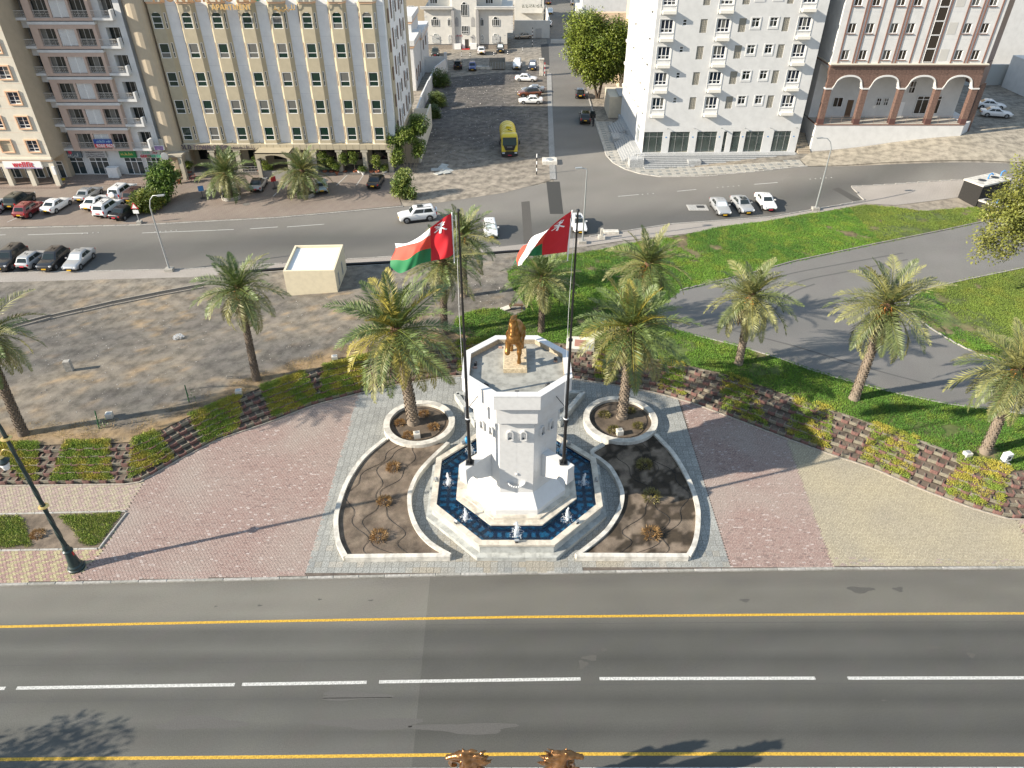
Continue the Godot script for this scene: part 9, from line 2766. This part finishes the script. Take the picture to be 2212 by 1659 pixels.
func box_mb(s: Vector3,y: float) -> MB:
	var mb := MB.new(); mb.bevel(Vector3(0,y,0),s,0.02)
	return mb
func fuzz(sd: int,r0: float) -> MB:   # dense twiggy ball
	var r := RandomNumberGenerator.new(); r.seed = 500 + sd
	var mb := MB.new()
	for i in 420:
		var d := Vector3(r.randf_range(-1,1),r.randf_range(-0.25,1),r.randf_range(-1,1)).normalized()
		var p := d*r0*r.randf_range(0.5,0.9)*Vector3(1,0.8,1)
		var tip := p + (d + Vector3(r.randf_range(-0.6,0.6),r.randf_range(-0.4,0.5),r.randf_range(-0.6,0.6))).normalized()*r0*0.32
		var s := d.cross(Vector3(r.randf(),r.randf(),r.randf())).normalized()*0.028
		var k := r.randf_range(0.6,1.3); mb.col = Color(k,k,k)
		mb.tri(p - s,p + s,tip)
	return mb
func ornate_lamp() -> void:
	var b := G(166,1226)
	var t := thing("ornate_lamp_post", "tall dark green twisted lamp post with gold collars on the checkered paving", "street lamp",b)
	var gm := mat("lamp_green",lin(0.018,0.036,0.036),0.4)
	var mb := MB.new()
	mb.lathe([Vector2(0.52,0),Vector2(0.52,0.12),Vector2(0.46,0.16),Vector2(0.44,0.30),Vector2(0.36,0.40),Vector2(0.30,0.9),Vector2(0.24,1.35),Vector2(0.22,1.5),Vector2(0.31,1.56),Vector2(0.31,1.64),Vector2(0.22,1.72),Vector2(0.2,1.95),Vector2(0.15,2.1)],20); part(t, "base",mb,gm)
	mb = MB.new()   # helical flutes
	var rows := []
	for i in 91:
		var y := 2.05 + i*0.135
		var rw := []
		for k in 24:
			var a := TAU*k/24
			var rr := (0.135 - 0.0006*i)*(1.0 + 0.16*sin(a*4.0 + y*5.5))
			rw.append(Vector3(cos(a)*rr,y,-sin(a)*rr))
		rows.append(rw)
	mb.grid(rows,true); part(t, "shaft",mb,gm)
	for px in [[100.7,1095],[21,948]]:
		var y: float = ZP(px[0],px[1],b.z).y
		mb = MB.new(); mb.lathe([Vector2(0.13,-0.09),Vector2(0.30,0.02),Vector2(0.30,0.06),Vector2(0.15,0.12)],16,Vector3(0,y,0)); part(t, "gold_collar",mb,M.gold)
	for sg in [-1]:
		var y := 9.55
		var arm := []; var rd := []
		for k in 9:
			var u := k/8.0
			arm.append(Vector3(0,y + 0.5*sin(PI*u) - 0.05,0) + Vector3(-0.8,0,0.1)*u); rd.append(0.04)
		mb = MB.new(); mb.tube(arm,rd,6); part(t, "arm",mb,M.gold)
		var e: Vector3 = arm[-1]
		var l := MB.new(); l.lathe([Vector2(0.08,-0.55),Vector2(0.3,-0.42),Vector2(0.34,-0.3),Vector2(0.12,-0.12),Vector2(0.05,0.02)],16,e); var ln := part(t, "lantern",l,gm)
		l = MB.new(); l.lathe([Vector2(0.0,-0.98),Vector2(0.16,-0.9),Vector2(0.24,-0.6),Vector2(0.22,-0.5)],14,e); part(ln, "globe",l,M.frame_white)
		l = MB.new(); l.lathe([Vector2(0.13,-0.12),Vector2(0.16,-0.05),Vector2(0.05,0.1),Vector2(0,0.18)],12,e); part(ln, "finial",l,M.gold)
	mb = MB.new(); mb.lathe([Vector2(0.1,14.1),Vector2(0.2,14.3),Vector2(0.34,14.9),Vector2(0.1,15.3),Vector2(0,15.5)],14); part(t, "top_lantern",mb,M.gold)
	mb = MB.new(); mb.span(0.2,0.26,1.1,1.5,-0.05,0.05); part(t, "red_tag",mb,M.red_paint)

func striped_post(called: String,label: String,p: Vector3,h: float,r: float,n: int,group: String) -> void:
	var t := thing(called,label, "bollard",p,0.0,group)
	for k in n:
		var mb := MB.new(); mb.lathe([Vector2(r,h*k/n),Vector2(r,h*(k + 1)/n)] + ([Vector2(0,h)] if k == n - 1 else []),10)
		part(t, "band",mb,M.frame_white if k % 2 else M.black_paint)

func build_small_things() -> void:
	var bl := ["black and white bollard by the villa door, beside its step", "black and white bollard between the villa door and the white crossover", "black and white bollard beside the black off-roader's left side", "black and white bollard beside the black off-roader's right side", "slim black and white bollard on the corner paving"]
	var bp := [[997,122],[1015.7,123.5],[1067,120.5],[1097,118.5],[1129,111]]
	for i in 5: striped_post("striped_bollard",bl[i],GT(bp[i][0],bp[i][1]),1.1,0.1,5, "striped bollards")
	striped_post("striped_pole", "tall black and white pole at the villa's paved corner",GT(1150,101),4.4,0.09,11, "striped poles")
	striped_post("striped_pole", "tall black and white pole on the sand near the tanker truck",GT(1159,377),3.0,0.08,6, "striped poles")
	var t := thing("gate_pillar", "pale ruined gate pillar with a red striped post beside the side street", "pillar",GT(1170,163))
	slab(t, "pillar",M.planter_stone,-0.5,0.3,0,3.2,-0.4,0.4); slab(t, "cap",M.planter_stone,-0.65,0.45,3.2,3.4,-0.5,0.5)
	for k in 6: slab(t, "post_band",M.red_paint if k % 2 else M.frame_white,0.55,0.7,k*0.45,(k + 1)*0.45,0.3,0.45)
	# skip and trough by the villa street
	t = thing("waste_skip", "open rusty metal skip between the villa street and the gravel lot", "skip",GT(1074,147))
	var rust := mat("rust",lin(0.40,0.38,0.33),0.8, "fine",0.6)
	slab(t, "floor",rust,-1.8,1.8,0.1,0.2,-1.4,1.4); slab(t, "front",rust,-1.8,1.8,0.2,1.5,1.32,1.4); slab(t, "back",rust,-1.8,1.8,0.2,1.9,-1.4,-1.32); slab(t, "side",rust,-1.8,-1.72,0.2,1.7,-1.31,1.31); slab(t, "side",rust,1.72,1.8,0.2,1.7,-1.31,1.31)
	for k in 6: slab(t, "front_rib",M.galv,-1.6 + k*0.6,-1.5 + k*0.6,0.2,1.5,1.4,1.46)
	t = thing("concrete_trough", "long white concrete trough beside the blue hatchback", "trough",GT(1045,149))
	slab(t, "block",M.planter_stone,-1.8,1.8,0,0.6,-0.5,0.5); slab(t, "slot",M.dark_steel,-0.4,1.0,0.6,0.62,-0.2,0.2)
	t = thing("manhole_block", "square concrete manhole block with a round lid at the side street corner", "manhole",GT(1187,351))
	slab(t, "block",M.planter_stone,-1.1,1.1,0,0.45,-1.1,1.1)
	var mb := MB.new(); mb.lathe([Vector2(0.6,0.45),Vector2(0.55,0.52),Vector2(0,0.53)],16); part(t, "lid",mb,M.galv)
	# traffic and stand signs
	t = thing("warning_sign", "triangular red warning sign on a pole beside the black saloon", "road sign",GT(302,482))
	mb = MB.new(); mb.tube([Vector3(0,0,0),Vector3(0,2.4,0)],[0.05,0.05],7); part(t, "pole",mb,M.galv)
	mb = MB.new(); mb.tri(Vector3(-0.5,1.9,0.07),Vector3(0.5,1.9,0.07),Vector3(0,2.75,0.07)); mb.tri(Vector3(0.5,1.9,0.06),Vector3(-0.5,1.9,0.06),Vector3(0,2.75,0.06)); part(t, "triangle",mb,M.red_paint)
	mb = MB.new(); mb.tri(Vector3(-0.32,1.99,0.08),Vector3(0.32,1.99,0.08),Vector3(0,2.55,0.08)); part(t, "face",mb,M.frame_white); slab(t, "plate",M.frame_white,-0.35,0.35,1.3,1.75,0.06,0.08); slab(t, "foot",M.concrete,-0.3,0.3,0,0.3,-0.3,0.3)
	for q in [[439,428,M.blue_paint, "blue parking board on a stand beside the hotel's first palm"],[594,407,M.red_paint, "small red board on a stand between the two hotel palms"]]:
		t = thing("stand_sign",q[3], "sign",GT(q[0],q[1]),0.5)
		slab(t, "board",q[2],-0.35,0.35,1.0,1.7,0.0,0.05); slab(t, "post",M.dark_steel,-0.03,0.03,0,1.0,-0.02,0.04); slab(t, "foot",M.dark_steel,-0.35,0.35,0,0.05,-0.3,0.3)
	# bicycle by the cafe steps
	t = thing("bicycle", "rusty bicycle leaning by the cafe steps", "bicycle",GT(418,392),0.25)
	for x in [-0.52,0.52]:
		var pts := []; var rd := []
		for k in 17:
			var a := TAU*k/16
			pts.append(Vector3(x + cos(a)*0.33,0.34 + sin(a)*0.33,0)); rd.append(0.028)
		mb = MB.new(); mb.tube(pts,rd,5,false)
		for k in 6: mb.tube([Vector3(x,0.34,0),Vector3(x + cos(TAU*k/6)*0.33,0.34 + sin(TAU*k/6)*0.33,0)],[0.006,0.006],3)
		part(t, "wheel",mb,M.tyre)
	mb = MB.new()
	for e in [[-0.52,0.34,-0.15,0.85],[-0.15,0.85,0.4,0.85],[-0.05,0.3,0.4,0.8],[-0.05,0.3,-0.15,0.9],[-0.52,0.34,-0.05,0.3],[0.52,0.34,0.38,0.98]]: mb.tube([Vector3(e[0],e[1],0),Vector3(e[2],e[3],0)],[0.025,0.025],5)
	mb.tube([Vector3(0.38,0.98,-0.28),Vector3(0.36,1.0,0),Vector3(0.38,0.98,0.28)],[0.02,0.02,0.02],5); part(t, "frame",mb,M.red_paint)
	mb = MB.new(); mb.bevel(Vector3(-0.16,0.93,0),Vector3(0.26,0.07,0.16),0.02); part(t, "saddle",mb,M.plastic_black)
	# stakes with saplings on the dirt
	for q in [[214.6,926,205,888, "green stake with a young plant near the spotlight box"],[409,869.6,399,832, "green stake with a young plant halfway up the terrace line"]]:
		var b := GT(q[0],q[1]); var tp := ZP(q[2],q[3],b.z) - b
		t = thing("staked_sapling",q[4], "sapling",b)
		mb = MB.new(); mb.tube([Vector3.ZERO,tp],[0.045,0.045],6); part(t, "stake",mb,M.green_paint)
		var xf := []
		var lm := MB.new(); var r := RandomNumberGenerator.new(); r.seed = int(q[0])
		for k in 60:
			var p := Vector3(0.3 + r.randf_range(-0.35,0.35),r.randf_range(0.1,1.1),r.randf_range(-0.35,0.35)); var s := Vector3(r.randf_range(-1,1),r.randf_range(-1,1),r.randf_range(-1,1)).normalized()*0.09
			lm.tri(p,p + s + Vector3(0,0.08,0),p + s.cross(Vector3.UP)*1.2)
		part(t, "leaves",lm,leaf_mat("sapling",Color(0.07,0.12,0.03)))
	# concrete bits near the footpath and the lawn
	t = thing("footpath_bollard", "stubby white concrete post on the footpath by the straight lamp", "bollard",GT(1299,515))
	slab(t, "post",M.planter_stone,-0.15,0.15,0.4,1.3,-0.15,0.15); slab(t, "foot",M.planter_stone,-0.4,0.4,0,0.4,-0.3,0.3)
	single("kerb_slab", "loose white concrete slab lying on the parking kerb", "slab",box_mb(Vector3(1.8,0.3,0.8),0.15),M.planter_stone,GT(1320,503))
	t = thing("low_bench", "weathered low wooden bench on the bare ground behind the tower", "bench",GT(1115,667))
	slab(t, "seat",M.wood,-0.7,0.7,0.4,0.48,-0.2,0.2)
	for x in [-0.55,0.55]: slab(t, "leg",M.wood,x - 0.06,x + 0.06,0,0.4,-0.18,0.18)
	single("stone_slab", "tilted pale stone slab on the bare ground behind the tower", "slab",box_mb(Vector3(0.9,0.12,0.5),0.12),M.planter_stone,GT(1092,668)).rotation = Vector3(0.3,0.4,0.2)
	t = thing("plaque_stone", "slanted white stone with a brown plaque at the terrace top beside the tower", "plaque",GT(1253,750),-0.12)
	t.rotation.x = 0.35
	slab(t, "stone",M.planter_stone,-1.25,1.25,0.0,0.5,-0.8,0.6); slab(t, "plaque",mat("plaque_brown",lin(0.33,0.17,0.13),0.5),-0.5,0.5,0.5,0.52,-0.45,0.3)
	mb = MB.new(); mb.lathe([Vector2(0.3,0),Vector2(0.34,0.3),Vector2(0.24,0.48),Vector2(0,0.54)],14); single("white_post_cap", "small white domed post on the grass near the ringed palm", "post",mb,M.frame_white,GT(1302,698))
	# broken panels on the lot
	for k in 5: single("broken_panel", "grey broken board lying on the sand of the gravel lot", "debris",box_mb(Vector3(1.9,0.1,1.1),0.06),M.granite,GT([945,957,968,952,962][k],[367,361,368,374,372][k]), "broken boards").rotation = Vector3(0.1*(k % 2),k*1.3,0.08*(k % 3))
	# litter and a yellow bucket
	mb = MB.new(); mb.lathe([Vector2(0.2,0),Vector2(0.28,0.55),Vector2(0.25,0.55),Vector2(0.2,0.1)],12); single("yellow_bin", "small yellow bucket at the cream block's corner column", "bucket",mb,mat("bucket_yellow",lin(0.6,0.45,0.02),0.5),GT(139,394))
	single("white_rag", "crumpled white sack on the dirt lot", "litter",fuzz(77,0.5),M.frame_white,GT(386,731))
	# roof-top plant on the arcade and villa
	for k in 3: single("roof_brick",["loose brick by the left parapet of the tower roof", "loose brick behind the bronze horse on the tower roof", "loose brick by the right parapet of the tower roof"][k], "brick",box_mb(Vector3(0.24,0.1,0.14),0.05),mat("brick_pink",lin(0.42,0.28,0.22),0.9),Vector3([-2.3,-0.75,2.75][k],10.74,[-36.6,-38.9,-37.3][k]), "loose bricks on the roof")
	# blue barrel behind the tower
	mb = MB.new(); mb.lathe([Vector2(0.12,0),Vector2(0.14,0.4),Vector2(0.07,0.5),Vector2(0.06,0.6)],10); single("water_bottle", "blue water bottle on the pool surround behind the tower", "bottle",mb,mat("bottle_blue",lin(0.05,0.3,0.6),0.2),Vector3(-3.4,1.16,-40.6))
	# grey wedge planter behind the tower on both sides
	for s in [-1,1]:
		t = thing("wedge_planter", "low grey triangular stone planter behind the %s side of the tower" % ("left" if s < 0 else "right"), "planter")
		var w3 := pl([986,851,1030,913,1090,848] if s < 0 else [1260,847,1206,911,1140,848],0.5)
		for e in [[w3[0],w3[1]],[w3[0],w3[2]]]:
			var m: Vector2 = (e[0] + e[1])/2; var d: Vector2 = e[1] - e[0]
			mb = MB.new(); mb.bevel(Vector3(m.x,0.3,m.y),Vector3(d.length(),0.6,0.4),0.02,Basis(Vector3.UP,-atan2(d.y,d.x))); part(t, "wall",mb,M.granite)
